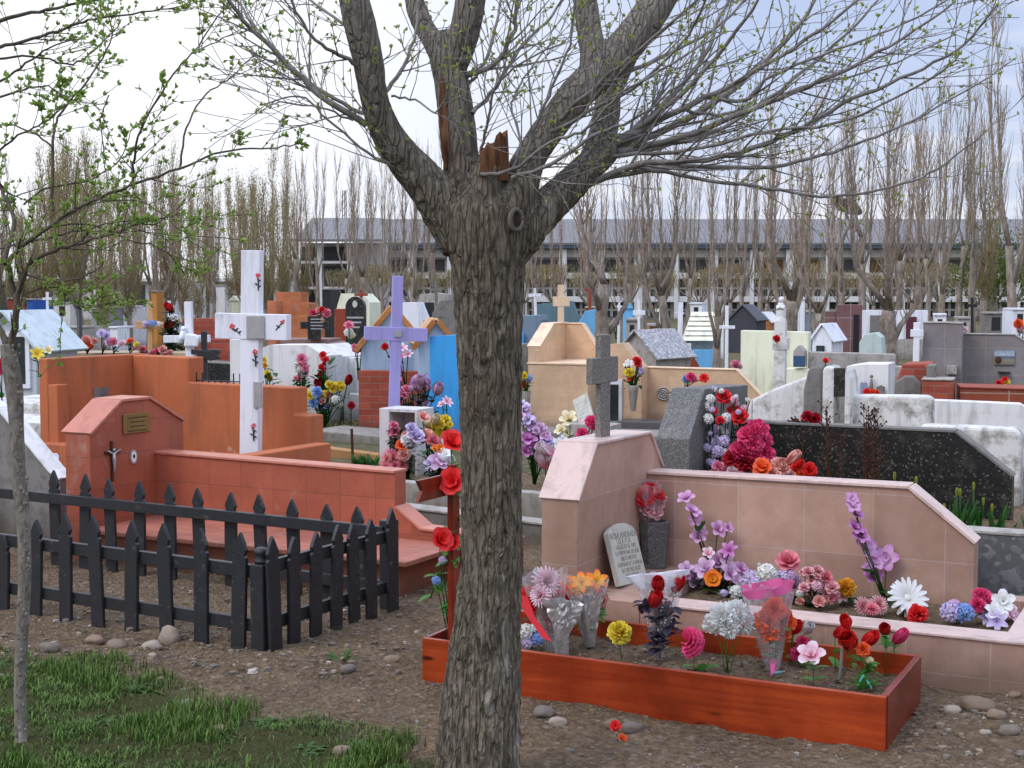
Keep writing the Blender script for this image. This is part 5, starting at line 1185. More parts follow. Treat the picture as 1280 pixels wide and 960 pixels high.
m, nt, b = nodes('landscape_print'); tc = nt.nodes.new('ShaderNodeTexCoord').outputs['UV']; sx = nt.nodes.new('ShaderNodeSeparateXYZ'); nt.links.new(tc, sx.inputs[0])
mr = nd(nt, 'ShaderNodeMapRange'); mr.inputs[1].default_value = z0_; mr.inputs[2].default_value = z1_; nt.links.new(sx.outputs[1], mr.inputs[0])
rp = nt.nodes.new('ShaderNodeValToRGB'); nt.links.new(mr.outputs[0], rp.inputs[0]); rp.color_ramp.elements[0].color = c8(120,100,76); rp.color_ramp.elements[1].color = c8(150,190,226)
for p_, c_ in ((.38, c8(168,150,110)), (.42, c8(70,84,100)), (.6, c8(90,120,160)), (.66, c8(214,226,236))): e = rp.color_ramp.elements.new(p_); e.color = c_
nt.links.new(mixc(nt, noi(nt, tc, 30, 4, .6), rp.outputs[0], c8(120,120,120)), b.inputs['Base Color'])
MB().box(a0_, a1_, .478, .498, z0_, z1_).build('print', m, pc_.root); a_, z_ = pc_.on(1248, 450, b=.47); mb = MB(); mb.ball((a_, .476, z_), .04, 8, (1,.1,1.1)); mb.build('portrait', M_bronze, pc_.root)
br_ = gt_.sub('iron_shelf', 'thin black iron shelf under the landscape picture', 'shelf'); a_, z_ = br_.on(1255, 465, b=.49); MB().box(a_-.07, a_+.07, .42, .499, z_-.006, z_+.006).build('shelf', M_black, br_.root)

# ------------------------------------------------------------------ small graves seen far off between the trees
rn = random.Random(55)
far = [(15,372,392,12,34,M_brown,'brown red tomb far left behind the sapling'),(38,373,395,10,30,paint('royal_blue', c8(40,90,170), .6),'royal blue pillar tomb between trunks at far left'),(78,378,392,26,40,M_whiteclean,'low white tomb between the left poplar trunks'),(70,408,414,30,30,M_white,'white railed slab between the left trunks'),(85,408,420,40,26,M_conc,'grey low slab behind the black iron post'),
    (125,384,410,30,28,paint('mid_grey', c8(150,150,152), .7),'mid grey rendered tomb behind the iron post'),(142,408,425,14,27,M_white,'white upright tomb beside the dark opening at left'),(158,382,404,9,33,M_white,'narrow white tomb right of the mid grey one'),(193,363,390,9,32,paint('amber_paint', c8(208,140,66), .6),'amber coloured upright board behind the pine cross'),(210,352,360,12,44,M_white,'small white far tomb left of the painted cross'),
    (240,354,362,14,46,M_white,'white flat far tomb above the small white cross'),(296,352,372,7,42,M_brown,'brown red post tomb left of the painted cross'),(292,374,400,16,36,M_cream,'cream gabled tomb touching the painted cross'),(275,356,366,18,48,M_whiteclean,'white flat far tomb left of the painted cross head'),(355,352,364,18,50,M_white,'white slab tomb above the orange bricks'),
    (408,360,380,10,44,M_dark,'dark upright tomb behind the orange bricks'),(585,378,395,20,36,M_concd,'dark tomb hidden behind the trunk'),(700,386,400,20,40,M_concd,'dim grey tomb behind the teal one'),(740,383,392,18,38,M_brown,'maroon tomb above the pale blue roof'),(786,383,402,12,36,M_blue2,'pale blue gable tomb behind the thick poplar'),
    (790,398,412,16,30,M_conc,'grey stone tomb with pink flowers behind the speckled roof'),(820,405,416,18,28,M_woodO,'orange tiled little roof right of the speckled house'),(822,412,430,18,26,M_blue,'bright blue barrel tomb right of the speckled house'),(870,378,388,16,42,M_white,'white far tomb behind the louvred roof'),(1003,372,410,6,38,M_white,'slim white pillar tomb among the forked trunks'),
    (1012,388,410,10,34,M_steel,'slate post tomb among the forked trunks'),(1175,392,420,16,36,M_white,'white tomb left of the tall grey headstone'),(1205,396,418,16,34,M_conc,'pale grey tomb behind the tall grey headstone'),(1245,390,420,30,38,M_concd,'dark grey niche tomb at the right edge'),(1275,385,420,20,34,M_white,'white tomb at the far right edge')]
for px, y0, y1, w, D, mt, lab in far:
    if px < 380: D += 12; w *= .85
    t = Fr('small_tomb', lab, 'tomb', (W(px,400,D).x, D), rn.uniform(0,22), 'small tombs far off between the trees'); k = D/FPX; z = W(px,y0,D).z; zb = -.02
    st_ = rn.random(); wd = w*k/2
    body = MB().box(-wd*.94, wd*.94, 0, rn.uniform(.5,1.2), zb, z-.05).build('body', mt, t.root, bevel=.01)
    if 'gable' in lab: MB().prism([(-wd,z-.05),(0,z+.12),(wd,z-.05)], 'b', -.04, .9).build('gable', mt, t.root)
    else: MB().box(-wd, wd, -.04, .9, z-.05, z).build('top_slab', M_conc if mt is not M_white else M_white, t.root, bevel=.008)
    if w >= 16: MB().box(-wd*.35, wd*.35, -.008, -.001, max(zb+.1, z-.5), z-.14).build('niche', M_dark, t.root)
fx = [(452,362,400,26,'orange',M_brown,367,370,444,460,'thin brown red cross above the cream vault'),(672,360,400,30,'',M_white,367,371,664,680,'thin white cross left of the beige crucifix'),(737,352,388,34,'',M_brown,360,364,731,743,'brown wooden cross above the blue curved roof'),(800,374,415,24,'',M_white,388,394,793,808,'white ornate cross behind the thick poplar'),(773,376,400,33,'',M_white,382,385,768,779,'small white cross left of the thick poplar'),
    (827,380,420,30,'',M_cream,386,390,821,833,'cream cross right of the thick poplar'),(848,378,415,29,'',M_whiteclean,390,393,842,853,'white cross behind the plate armed cross'),(903,375,400,36,'',M_white,382,385,897,909,'white cross above the louvred roof'),(547,352,380,30,'',M_concd,360,364,540,555,'dark cross at the left edge of the trunk'),(212,376,400,33,'',M_white,382,385,206,218,'white cross above the wreath'),
    (1216,372,405,40,'',M_dark,380,384,1210,1222,'dark cross between poplars at right'),(120,362,390,42,'',M_white,370,373,113,127,'white cross among the left trunks'),(60,365,392,40,'',M_white,372,375,54,66,'white cross behind the sapling trunk')]
for px, yt, yb, D, _, mt, a0_, a1_, pl_, pr2, lab in fx:
    cross('grave_cross', lab, px, yt, yb, D, a0_, a1_, pl_, pr2, 3.2, mt, rn.uniform(-5,15), rn.uniform(-2,2), .06, 'small crosses far off between the trees', z0=0)

# ------------------------------------------------------------------ niche building
D = 100.0; k = D/FPX
nb = Fr('niche_building', 'long two storey niche building with grey sheet roof behind the bare poplars', 'building', (0, D), 0)
def X(px): return W(px, 371, D).x
def Zp(py): return W(640, py, D).z
x0, x1 = X(455), X(1420); ze = Zp(304); zr = Zp(268)
MB().add([(x0-.6,-.9,ze),(x1,-.9,ze),(x1,6,zr),(x0-.6,6,zr),(x0-.6,6.4,zr-.4),(x1,6.4,zr-.4),(x0-.6,-.9,ze-.12),(x1,-.9,ze-.12)], [(0,1,2,3),(6,7,5,4),(0,3,4,6),(1,7,5,2),(3,2,5,4),(0,6,7,1)]).build('roof', M_greyroof, nb.root)
MB().box(x0-.5, x1, -.85, -.7, ze-.40, ze-.121).build('fascia', M_fascia, nb.root)
MB().box(x0, x1, .3, 6, -.05, ze-.125).build('wall', M_bwall, nb.root)
zf = [Zp(345), Zp(374)]
for z in zf: MB().box(x0, x1, -.5, .299, z-.2, z+.2).build('floor_slab', M_bwhite, nb.root, bevel=.02)
MB().box(x0, x1, -.2, .299, ze-1.0, ze-.46).build('upper_band', M_bwall, nb.root)
pxs = list(range(468, 1420, 47))
for i, p in enumerate(pxs):
    wcol = .55 if i % 2 else .28
    MB().box(X(p)-wcol/2, X(p)+wcol/2, -.62, -.501, 0, ze-.46).build('column', M_bwhite, nb.root, bevel=.02)
for i, p in enumerate(pxs[:-1]):
    xa, xb = X(p)+.35, X(p+47)-.35
    for (zl, zh, far_) in ((zf[0]+.3, ze-1.15, 0), (zf[1]+.2, zf[0]-.25, 0), (.2, zf[1]-.25, 0)):
        brown = (p > 900 and zl > zf[0] and rn.random() < .75)
        f_ = MB().box(xa, xb, .2, .298, zl, zh).build('niche_panel', M_nicheb if brown else M_niche, nb.root)
        if zl < zf[0]:
            mb = MB()
            for q in range(1, 4): x_ = xa+(xb-xa)*q/4; mb.box(x_-.09, x_+.09, .16, .199, zl, zh)
            mb.box(xa, xb, .155, .1595, (zl+zh)/2-.09, (zl+zh)/2+.05); mb.build('niche_grid', M_bwall, f_)
D2 = 92.0; nb2 = Fr('niche_block', 'white framed niche block with dark openings at the left end of the long building', 'building', (0, D2), 0)
def X2(px): return W(px, 371, D2).x
def Z2(py): return W(640, py, D2).z
MB().add([(X2(372),-1.2,Z2(300)),(X2(480),-1.2,Z2(300)),(X2(470),5,Z2(267)),(X2(378),5,Z2(267)),(X2(372),-1.2,Z2(303)),(X2(480),-1.2,Z2(303)),(X2(470),5.3,Z2(273)),(X2(378),5.3,Z2(273))], [(0,1,2,3),(7,6,5,4),(0,3,7,4),(1,5,6,2),(0,4,5,1),(3,2,6,7)]).build('roof', M_greyroof, nb2.root)
MB().box(X2(374), X2(478), .8, 5, -.05, Z2(303)-.01).build('wall', M_bwall, nb2.root)
for y in (328, 360): MB().box(X2(371), X2(440), -.4, .799, Z2(y+1.5), Z2(y-1.5)).build('floor_slab', M_bwhite, nb2.root)
for p in (372, 401, 438): MB().box(X2(p)-.15, X2(p)+.15, -.5, -.401, 0, Z2(306)).build('column', M_bwhite, nb2.root)
for p0, p1 in ((374,399),(404,436)):
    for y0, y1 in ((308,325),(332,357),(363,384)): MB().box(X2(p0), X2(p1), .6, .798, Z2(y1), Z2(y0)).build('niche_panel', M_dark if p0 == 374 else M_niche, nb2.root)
nb3 = Fr('long_building', 'pale long building glimpsed between the massed trunks at left', 'building', (0, 96), 0)
MB().box(W(-60,400,96).x, W(368,400,96).x, 0, 4, -.05, W(100,352,96).z).build('wall', M_bwall, nb3.root)
for p in range(-40, 360, 40): MB().box(W(p,400,96).x, W(p+22,400,96).x, -.06, -.001, .3, W(100,356,96).z).build('niche_panel', M_niche, nb3.root)
MB().box(W(-62,400,96).x, W(370,400,96).x, -.5, 4.2, W(100,352,96).z+.001, W(100,348,96).z).build('floor_slab', M_bwhite, nb3.root)
dsh = thing('satellite_dish', 'large mesh satellite dish above the right part of the roof', 'dish', (W(1058,262,112).x, 112, 0)); mb = MB()
Md = Matrix.Translation((0,0,W(1058,258,112).z)) @ Matrix.Rotation(math.radians(28), 4, 'Y') @ Matrix.Rotation(math.radians(-14), 4, 'X'); r_ = 21*112/FPX
mb.lathe([(r_, .0), (r_*.75, .28), (r_*.45, .48), (.02, .58)], 28, (0,0,0), Md); mb.build('bowl', paint('dish_mesh', c8(140,138,130), .7), dsh, smooth=True)
mb = MB(); mb.tube([(0,0,0),(0,0,W(1058,258,112).z+.2)], .12, 8); mb.build('mast', M_concd, dsh)
mst_ = thing('lattice_mast', 'thin lattice mast rising above the left end of the roof', 'mast', (W(431,300,125).x, 125, 0)); mb = MB(); zt = W(431,238,125).z
for sx_, sy_ in ((-1,-1),(1,-1),(0,1)): mb.tube([(sx_*.28,sy_*.2,0),(sx_*.14,sy_*.1,zt)], .045, 4)
for i in range(18): z_ = zt*i/18; mb.tube([(-.26,-.2,z_),(.24,-.2,z_+zt/18)], .03, 3)
mb.build('lattice', M_concd, mst_)
# ------------------------------------------------------------------ flowers
def petal(mb, az, L, Wd, e0, e1, r0=0.0, z0=0.0, cup=.25, rows=4, pw=1.0, frill=0.0, rn=None, ov=0.55, base=.35, bend=0.0):
    """one curved petal: e0,e1 elevation at base and tip (degrees)"""
    ca, sa = math.cos(az), math.sin(az); vs = []; ts = []; r, z = r0, z0; cols = 3 if frill == 0 else 5
    for i in range(rows+1):
        s = i/rows
        e = math.radians(e0+(e1-e0)*s)
        if i: r += math.cos(e)*L/rows; z += math.sin(e)*L/rows
        wd = Wd*(base+(1-base)*math.sin(min(1, s/ov)*math.pi/2) if s <= ov else math.cos((s-ov)/(1-ov)*math.pi/2*.86)**pw)
        for j in range(cols):
            u = 2*j/(cols-1)-1
            fz = (rn.uniform(-1,1)*frill*s if rn and frill else 0)
            nx_, nz_ = -math.sin(e), math.cos(e)
            rr = r+nx_*(cup*u*u*wd+fz); zz = z+nz_*(cup*u*u*wd+fz)
            x, y = rr, u*wd
            vs.append((x*ca-y*sa, x*sa+y*ca, zz)); ts.append(s)
    fs = [(i*cols+j, i*cols+j+1, (i+1)*cols+j+1, (i+1)*cols+j) for i in range(rows) for j in range(cols-1)]
    mb.add(vs, fs, ts)
FM = {}
def flower_mesh(kind, mat):
    key = (kind, mat.name)
    if key in FM: return FM[key]
    rn = random.Random(hash(kind) % 1000 if False else sum(map(ord, kind))); mb = MB(); A2 = 2*math.pi
    if kind == 'rose':
        for n, e0, e1, L, Wd, r0, z in ((3,88,95,.55,.26,.04,.12),(4,84,80,.62,.34,.10,.08),(5,75,52,.75,.42,.14,.04),(6,58,22,.85,.48,.18,0),(6,35,-8,.85,.46,.2,-.05)):
            o = rn.random()*6
            for k in range(n): petal(mb, o+A2*k/n+rn.uniform(-.1,.1), L, Wd, e0, e1, r0, z, .35, 4, .6, .02, rn, .6, .5)
    elif kind == 'carnation':
        for lay in range(6):
            n = 5+lay*2
            for k in range(n): petal(mb, A2*k/n+lay*.5+rn.uniform(-.2,.2), .95-.03*lay+rn.uniform(-.1,.1), .28, 88-lay*16+rn.uniform(-8,8), 76-lay*19+rn.uniform(-12,12), .03, 0, .15, 3, .35, .10, rn, .85, .2)
    elif kind == 'pompon':
        for i in range(170):
            z = 1-2*(i+.5)/170*.8; an = i*2.39996; d = Vector((math.sqrt(max(0,1-z*z))*math.cos(an), math.sqrt(max(0,1-z*z))*math.sin(an), z)); s = d.orthogonal().normalized(); s = (s*math.cos(i)+d.cross(s)*math.sin(i)).normalized(); t = d.cross(s)
            b0 = d*.45; k = rn.uniform(.85, 1.08); w_ = .13
            vs = [b0, d*k*.85+s*w_+t*.05, d*k+s*w_*.5+t*rn.uniform(-.08,.08), d*k*1.02-s*w_*.4+t*rn.uniform(-.08,.08), d*k*.85-s*w_-t*.05]
            mb.add([v+Vector((0,0,.5)) for v in vs], [(0,1,2,3,4)], [0, .7, 1, 1, .7])
    elif kind == 'mum':
        for n, e0, e1, L in ((9,86,80,.55),(13,70,58,.75),(17,52,34,.92),(19,34,10,1.0),(19,16,-12,1.0)):
            o = rn.random()
            for k in range(n): petal(mb, o+A2*k/n+rn.uniform(-.06,.06), L*rn.uniform(.92,1.05), .085, e0, e1, .05, 0, .5, 3, .6, 0, None, .6, .5)
    elif kind == 'daisy':
        for n, e0, e1, L in ((17,28,4,1.0),(15,14,-30,.95)):
            for k in range(n): petal(mb, A2*k/n+n, L*rn.uniform(.95,1.05), .13, e0, e1, .12, .02, .3, 4, .6, 0, None, .7, .4)
        mb.ball((0,0,.06), .2, 6, (1,1,.5))
    elif kind == 'lily':
        for k in range(6): petal(mb, A2*k/6, 1.15, .30, 62 if k % 2 else 55, -6, .05, 0, .3, 5, .9, 0, None, .5, .3)
        for k in range(5): 
            an = A2*k/5; mb.tube([(0,0,.1), (.12*math.cos(an), .12*math.sin(an), .45), (.22*math.cos(an), .22*math.sin(an), .62)], .018, 4); mb.t[-4*3-0:] = [1]*12
    elif kind == 'poppy':
        for n, e0, e1, L, W_ in ((5,62,10,1.0,.5),(5,78,50,.8,.44)):
            for k in range(n): petal(mb, A2*k/n+n*.3+rn.uniform(-.1,.1), L, W_, e0, e1, .06, 0, .25, 5, .5, .035, rn, .65, .3)
    elif kind == 'orchid':
        for k in range(5): petal(mb, A2*k/5, 1.05, .40, 48, 2+rn.uniform(-10,10), .05, 0, .22, 5, .6, .02, rn, .6, .3)
        for k in range(4): petal(mb, A2*k/4+.4, .6, .26, 75, 45, .05, .03, .3, 4, .6, .03, rn, .6, .4)
    elif kind == 'bud':
        for n, e0, e1, L, r0 in ((3,84,92,1.25,.10),(4,78,92,1.3,.16),(5,72,94,1.2,.2)):
            for k in range(n): petal(mb, A2*k/n+n, L, .36, e0, e1, r0, 0, .45, 5, .4, 0, None, .5, .5)
    elif kind == 'cluster':
        for i in range(26):
            z = 1-1.3*(i+.5)/26; an = i*2.39996; q = math.sqrt(max(0, 1-z*z)); c = Vector((q*math.cos(an), q*math.sin(an), z*.9+.2)); M = c.to_track_quat('Z', 'Y').to_matrix().to_4x4(); sub = MB()
            for k in range(4): petal(sub, A2*k/4+i, .30, .14, 40, 0, .02, 0, .2, 2, .5, 0, None, .6, .4)
            mb.add([M @ Vector(v)+c*rn.uniform(.65,.85) for v in sub.v], sub.f, sub.t)
    elif kind == 'half':
        for lay in range(5):
            for k in range(4+lay*2): petal(mb, -1.6+3.2*k/(3+lay*2)+rn.uniform(-.1,.1), .95, .26, 80-lay*16, 60-lay*17, .03, 0, .15, 3, .35, .08, rn, .85, .2)
    mr_ = max(max(abs(v[0]), abs(v[1])) for v in mb.v)*(.9 if kind not in ('bud',) else 1.0); mb.v = [(v[0]/mr_, v[1]/mr_, v[2]/mr_) for v in mb.v]
    me = mb.mesh('flower', False, False, True, True); me.materials.append(mat); FM[key] = me; return me
def pm(n, base, tip, k=1.06): return petal_mat(n, c8(*base, k), c8(*tip, k))
F = dict(red=pm('red', (190,26,32), (228,54,58)), dred=pm('dred', (140,18,32), (190,34,52)), bred=pm('bred', (236,38,40), (240,60,56)), pink=pm('pink', (226,90,130), (244,160,180)), hot=pm('hot', (224,40,100), (246,90,140)), salmon=pm('salmon', (232,120,110), (246,190,176)), rosep=pm('rosep', (214,84,104), (238,150,160)), white=pm('white', (232,230,218), (244,243,243)), cream=pm('cream', (222,196,120), (242,232,206)), yellow=pm('yellow', (226,180,40), (244,222,80)), oran=pm('oran', (238,80,30), (250,110,60)), flame=pm('flame', (246,206,60), (232,60,26)),
    lilac=pm('lilac', (196,142,188), (228,200,224)), mag=pm('mag', (166,74,150), (212,150,200)), magw=pm('magw', (236,206,228), (190,112,176)), blue=pm('blue', (96,136,206), (160,190,236)), lav=pm('lav', (190,170,216), (226,214,238)), pinkw=pm('pinkw', (232,120,150), (246,232,234)), redw=pm('redw', (210,60,80), (242,200,200)), orch=pm('orch', (188,116,172), (226,184,214)), yell2=pm('yell2', (210,150,30), (236,170,50)), dpurp=pm('dpurp', (50,36,54), (84,64,84)))
CAMP = Vector((0,0,EYE))
def head(parent, kind, col, pos, size, dirv=None, name='flower'):
    me = flower_mesh(kind, F[col]); o = bpy.data.objects.new(name, me); COL.objects.link(o); o.parent = parent
    inv = Matrix.Translation(parent.location) @ Matrix.Rotation(parent.rotation_euler.z, 4, 'Z'); 
    if dirv is None:
        dirv = Vector((RND.uniform(-.6,.6), -.75+RND.uniform(-.3,.3), .65+RND.uniform(-.3,.3)))
    q = Vector(dirv).to_track_quat('Z', 'Y').to_matrix().to_4x4() @ Matrix.Rotation(RND.uniform(0,6.28), 4, 'Z')
    M = inv.inverted() @ Matrix.Translation(pos) @ q @ Matrix.Diagonal((size, size, size, 1))
    o.matrix_basis = M; return o
def leafblade(mb, p, d, L, w, droop=.3, up=Vector((0,0,1))):
    d = Vector(d).normalized(); s = d.cross(up); s = s.normalized() if s.length > .01 else Vector((1,0,0)); vs = []; ts = []; q = Vector(p); n = 4
    for i in range(n+1):
        t = i/n; ww = w*math.sin(math.pi*min(.98, .12+t*.86))**.8; f = s.cross(d)*ww*.25
        vs += [q-s*ww+f, q, q+s*ww+f]; ts += [t, t*.6, t]
        d = (d-Vector((0,0,droop/n))).normalized(); q = q+d*L/n
    mb.add(vs, [(i*3+j, i*3+j+1, i*3+j+4, i*3+j+3) for i in range(n) for j in range(2)], ts)
gB = 'artificial flowers stuck in the red planter'
def bouquet(label, base, heads, D, group=None, name='bouquet', cat='bouquet', leaves=10, leafL=.06, lm=None, stem=True, dj=.06, dirf=None, z0=None):
    """base pixel or point; heads = (kind, colour, px, py, half width in px[, depth offset])"""
    b = W(base[0], base[1], D) if len(base) == 2 else Vector(base)
    if z0 is not None: b.z = z0
    t = thing(name, label, cat, b, 0, group); mb = MB(); hs_all = list(heads)
    if 5 <= len(heads) <= 12 and group != gB and name not in ('gladiolus', 'garland', 'flower_spray'):      # fill the bunch out with smaller blooms between the big ones
        for h in heads: hs_all.append((h[0], h[1], h[2]+RND.uniform(-1.1,1.1)*h[4], h[3]+RND.uniform(-.9,1.1)*h[4], h[4]*RND.uniform(.55,.85)))
    for h in hs_all:
        d = D+(h[5] if len(h) > 5 else RND.uniform(-dj, dj)); p = W(h[2], h[3], d)
        dv = None
        if dirf == 'out': dv = (p-b).normalized()*.8+Vector((0,-.6,.35))
        head(t, h[0], h[1], p, h[4]*d/FPX, dv)
        if stem:
            pl = p-b; mid = pl*.5+Vector((RND.uniform(-.01,.01), RND.uniform(-.01,.01), .01)); mb.tube([(RND.uniform(-.01,.01), RND.uniform(-.01,.01), -.01), mid, pl], max(.0016, .0022*D/6), 4)
    for i in range(leaves):
        h = RND.choice(heads); p = W(h[2], h[3], D)-b; f = RND.uniform(.15, .9); an = RND.uniform(0, 6.28)
        leafblade(mb, p*f, (math.cos(an), math.sin(an)-.3, RND.uniform(.1,.9)), leafL*RND.uniform(.7,1.3), leafL*(.24 if leaves >= 8 else .34))
        if leaves >= 8:
            for q_ in range(3):
                an = RND.uniform(0, 6.28); h = RND.choice(heads); p = W(h[2], h[3], D)-b; f = RND.uniform(.35, .98)
                leafblade(mb, p*f+Vector((RND.uniform(-1,1), RND.uniform(0,1), RND.uniform(-1,.3)))*leafL*.6, (math.cos(an), math.sin(an)-.3, RND.uniform(-.3,.9)), leafL*RND.uniform(.6,1.1), leafL*.22)
    if mb.v: mb.build('foliage', lm or M_green, t, fix=False, attr=True, uv=False, smooth=True)
    return t
def cone_wrap(t, b, top, rb, rt, mat, name='wrap', n=36, wav=.12, rows=10, sq=.75, pinch=.12, off=None, crin=0.0):
    """a cellophane cone from b to top (world points), in thing t's space"""
    ax = Vector(top)-Vector(b); z = ax.normalized(); x = z.orthogonal().normalized() if abs(z.z) < .9 else Vector((1,0,0)); x = (x-z*x.dot(z)).normalized(); y = z.cross(x); vs = []
    ph = RND.uniform(0, 6)
    for i in range(rows+1):
        s = i/rows; r = rb+(rt-rb)*s**.85
        for k in range(n):
            an = 2*math.pi*k/n; w_ = 1+wav*s*math.sin(5*an+ph)+.4*wav*s*math.sin(11*an+2*ph)
            if crin: w_ *= 1+RND.uniform(-crin, crin)*min(1, s*2)
            h = s+ (.05*s**6*math.sin(4*an+ph*2))
            vs.append(Vector(b)+ax*h+x*math.cos(an)*r*w_+y*math.sin(an)*r*w_*sq-t.location)
    fs = [(i*n+k, i*n+(k+1) % n, (i+1)*n+(k+1) % n, (i+1)*n+k) for i in range(rows) for k in range(n)]
    return MB().add(vs, fs).build(name, mat, t, smooth=not crin, uv=False)
# ---- in the red planter (local z of its soil .11)
def inbox(px, py): 
    p = G(px, py, .112); return p
def single(label, base, heads, name='artificial_flower', leaves=5, leafL=.058, lm=None, lean=0, **k):
    p = inbox(*base); return bouquet(label, (p.x, p.y, .10), [h if len(h) > 5 else h+(0,) for h in heads], p.y, gB, name, 'artificial flower', leaves, leafL, lm or M_lgreen, **k)
single('yellow carnation with a green leaf in the red planter', (780,822), [('carnation','yellow',774,792,15)], leaves=3, leafL=.04)
single('hot pink carnation fan lying low in the red planter', (868,838), [('half','hot',862,804,19)], leaves=0)
lp = inbox(876,838); tl = thing('loose_leaf', 'large bright green loose leaf on the planter soil below the pink carnation', 'leaf', lp, 0); mb = MB(); leafblade(mb, (-.01,0,.0), (-.7,-.3,.55), .075, .028, .5); leafblade(mb, (.01,0,0), (.75,-.3,.5), .07, .03, .4); leafblade(mb, (0,0,0), (.1,-.5,.7), .05, .022, .3); mb.build('blade', M_lgreen, tl, fix=False, attr=True, smooth=True)
single('bunch of white pompon flowers at the middle of the red planter', (908,838), [('pompon','white',903,775,18,-.02),('pompon','white',920,772,17,0),('pompon','white',893,783,14,.03),('pompon','white',930,782,15,.02),('pompon','white',912,785,14,-.04)], leaves=0)
t = single('orange carnations in a pink rimmed cellophane cone in the red planter', (966,836), [('carnation','oran',968,762,15),('carnation','oran',957,777,16,-.02),('carnation','oran',978,778,16,.03),('carnation','oran',962,790,14,-.03),('carnation','oran',975,792,13,0)], name='wrapped_bouquet', leaves=8)
b_ = inbox(966,838); cone_wrap(t, b_, W(958,735,b_.y+.02), .025, 32*b_.y/FPX, M_film, 'cellophane_wrap'); cone_wrap(t, W(959,742,b_.y+.02), W(957,731,b_.y+.02), 31*b_.y/FPX, 33*b_.y/FPX, M_netp, 'pink_rim', rows=2)
tt = b_; cone_wrap(t, inbox(966,842)+Vector((0,0,-.01)), W(967,826,b_.y), .012, .018, M_netp, 'pink_bow', rows=3, wav=.3)
t = single('dark wrapped bouquet of three red tulips in a tall clear cone in the red planter', (824,822), [('bud','red',823,737,9,-.01),('bud','red',843,738,9,.02),('bud','red',815,756,9,-.03)], name='wrapped_bouquet', leaves=0)
mb = MB(); bb_ = inbox(824,822)
for i in range(85): p = W(824+RND.uniform(-20,20)*(1-.0), 790+RND.uniform(-38,24), bb_.y+RND.uniform(-.03,.03))-t.location; p.x *= max(.25, min(1, p.z/.22)); leafblade(mb, p, (RND.uniform(-1,1), RND.uniform(-1,.3), RND.uniform(-.2,.8)), .06, .021, .4)
mb.build('dark_leaves', petal_mat('dkleaf', c8(40,34,44), c8(86,72,92)), t, fix=False, attr=True, smooth=True)
cone_wrap(t, bb_-Vector((0,0,.01)), W(826,722,bb_.y+.02), .012, 29*bb_.y/FPX, M_filmd, 'cellophane_wrap'); cone_wrap(t, W(826,734,bb_.y+.02), W(824,716,bb_.y+.03), 27*bb_.y/FPX, 36*bb_.y/FPX, M_netw, 'white_rim', rows=3, wav=.2)
t = single('pale pink chrysanthemums in clear wrap beside the trunk in the red planter', (690,812), [('mum','pinkw',682,727,19,-.02),('mum','pinkw',676,745,14,-.06),('rose','dred',700,752,12,.03),('rose','bred',660,744,12,.05),('carnation','red',664,757,11,-.02),('carnation','dred',688,768,10,.02),('poppy','bred',700,738,10,.05),('carnation','dred',712,765,9,.04),('rose','dred',670,770,10,.06)], name='wrapped_bouquet', leaves=14, lm=M_dgreen)
b_ = inbox(690,814); cone_wrap(t, b_, W(680,715,b_.y+.03), .03, 28*b_.y/FPX, M_film, 'cellophane_wrap')
t = single('lily bouquet wrapped in silver foil and red film in the red planter', (738,806), [('lily','flame',727,732,17,-.02),('lily','flame',745,728,15,.03),('rose','salmon',752,752,11,.04),('rose','pink',750,745,9,.06),('lily','flame',715,738,12,.04)], name='wrapped_bouquet', leaves=8)
b_ = inbox(738,808); cone_wrap(t, b_, W(733,748,b_.y), .02, 17*b_.y/FPX, M_foil, 'silver_foil', wav=.35, crin=.16); cone_wrap(t, W(733,765,b_.y), W(735,722,b_.y+.02), 16*b_.y/FPX, 28*b_.y/FPX, M_film, 'cellophane_wrap')
t = single('crumpled silver foil bundle beside the lily bouquet in the red planter', (702,815), [('rose','dred',692,778,7,.03),('bud','yellow',702,800,6,.0)], name='wrapped_bouquet', leaves=5)
b_ = inbox(702,818); cone_wrap(t, b_+Vector((0,0,.06)), W(706,752,b_.y), .02, 19*b_.y/FPX, M_foil, 'silver_foil', wav=.4, crin=.18); cone_wrap(t, b_, W(703,790,b_.y), .03, .03, M_film, 'cellophane_wrap')
single('tiny pale blue and white flower cluster against the trunk in the red planter', (664,815), [('cluster','blue',672,798,9),('cluster','white',657,790,10),('cluster','lav',660,803,8),('cluster','white',668,785,6)], leaves=5, leafL=.03)
t = thing('red_ribbon', 'glossy red ribbon strip beside the pink chrysanthemums in the planter', 'ribbon', inbox(668,800), 0); mb = MB(); pA = [W(654,745,5.6), W(662,768,5.58), (W(676,788,5.56)), W(684,800,5.55)]; vs = []
for p in pA: vs += [p-t.location+Vector((-.02,0,.008)), p-t.location+Vector((.02,.004,-.008))]
mb.add(vs, [(2*i,2*i+1,2*i+3,2*i+2) for i in range(3)]); mb.build('strip', paint('red_ribbon', c8(214,32,40), .25, .1, streak=False), t, smooth=True)
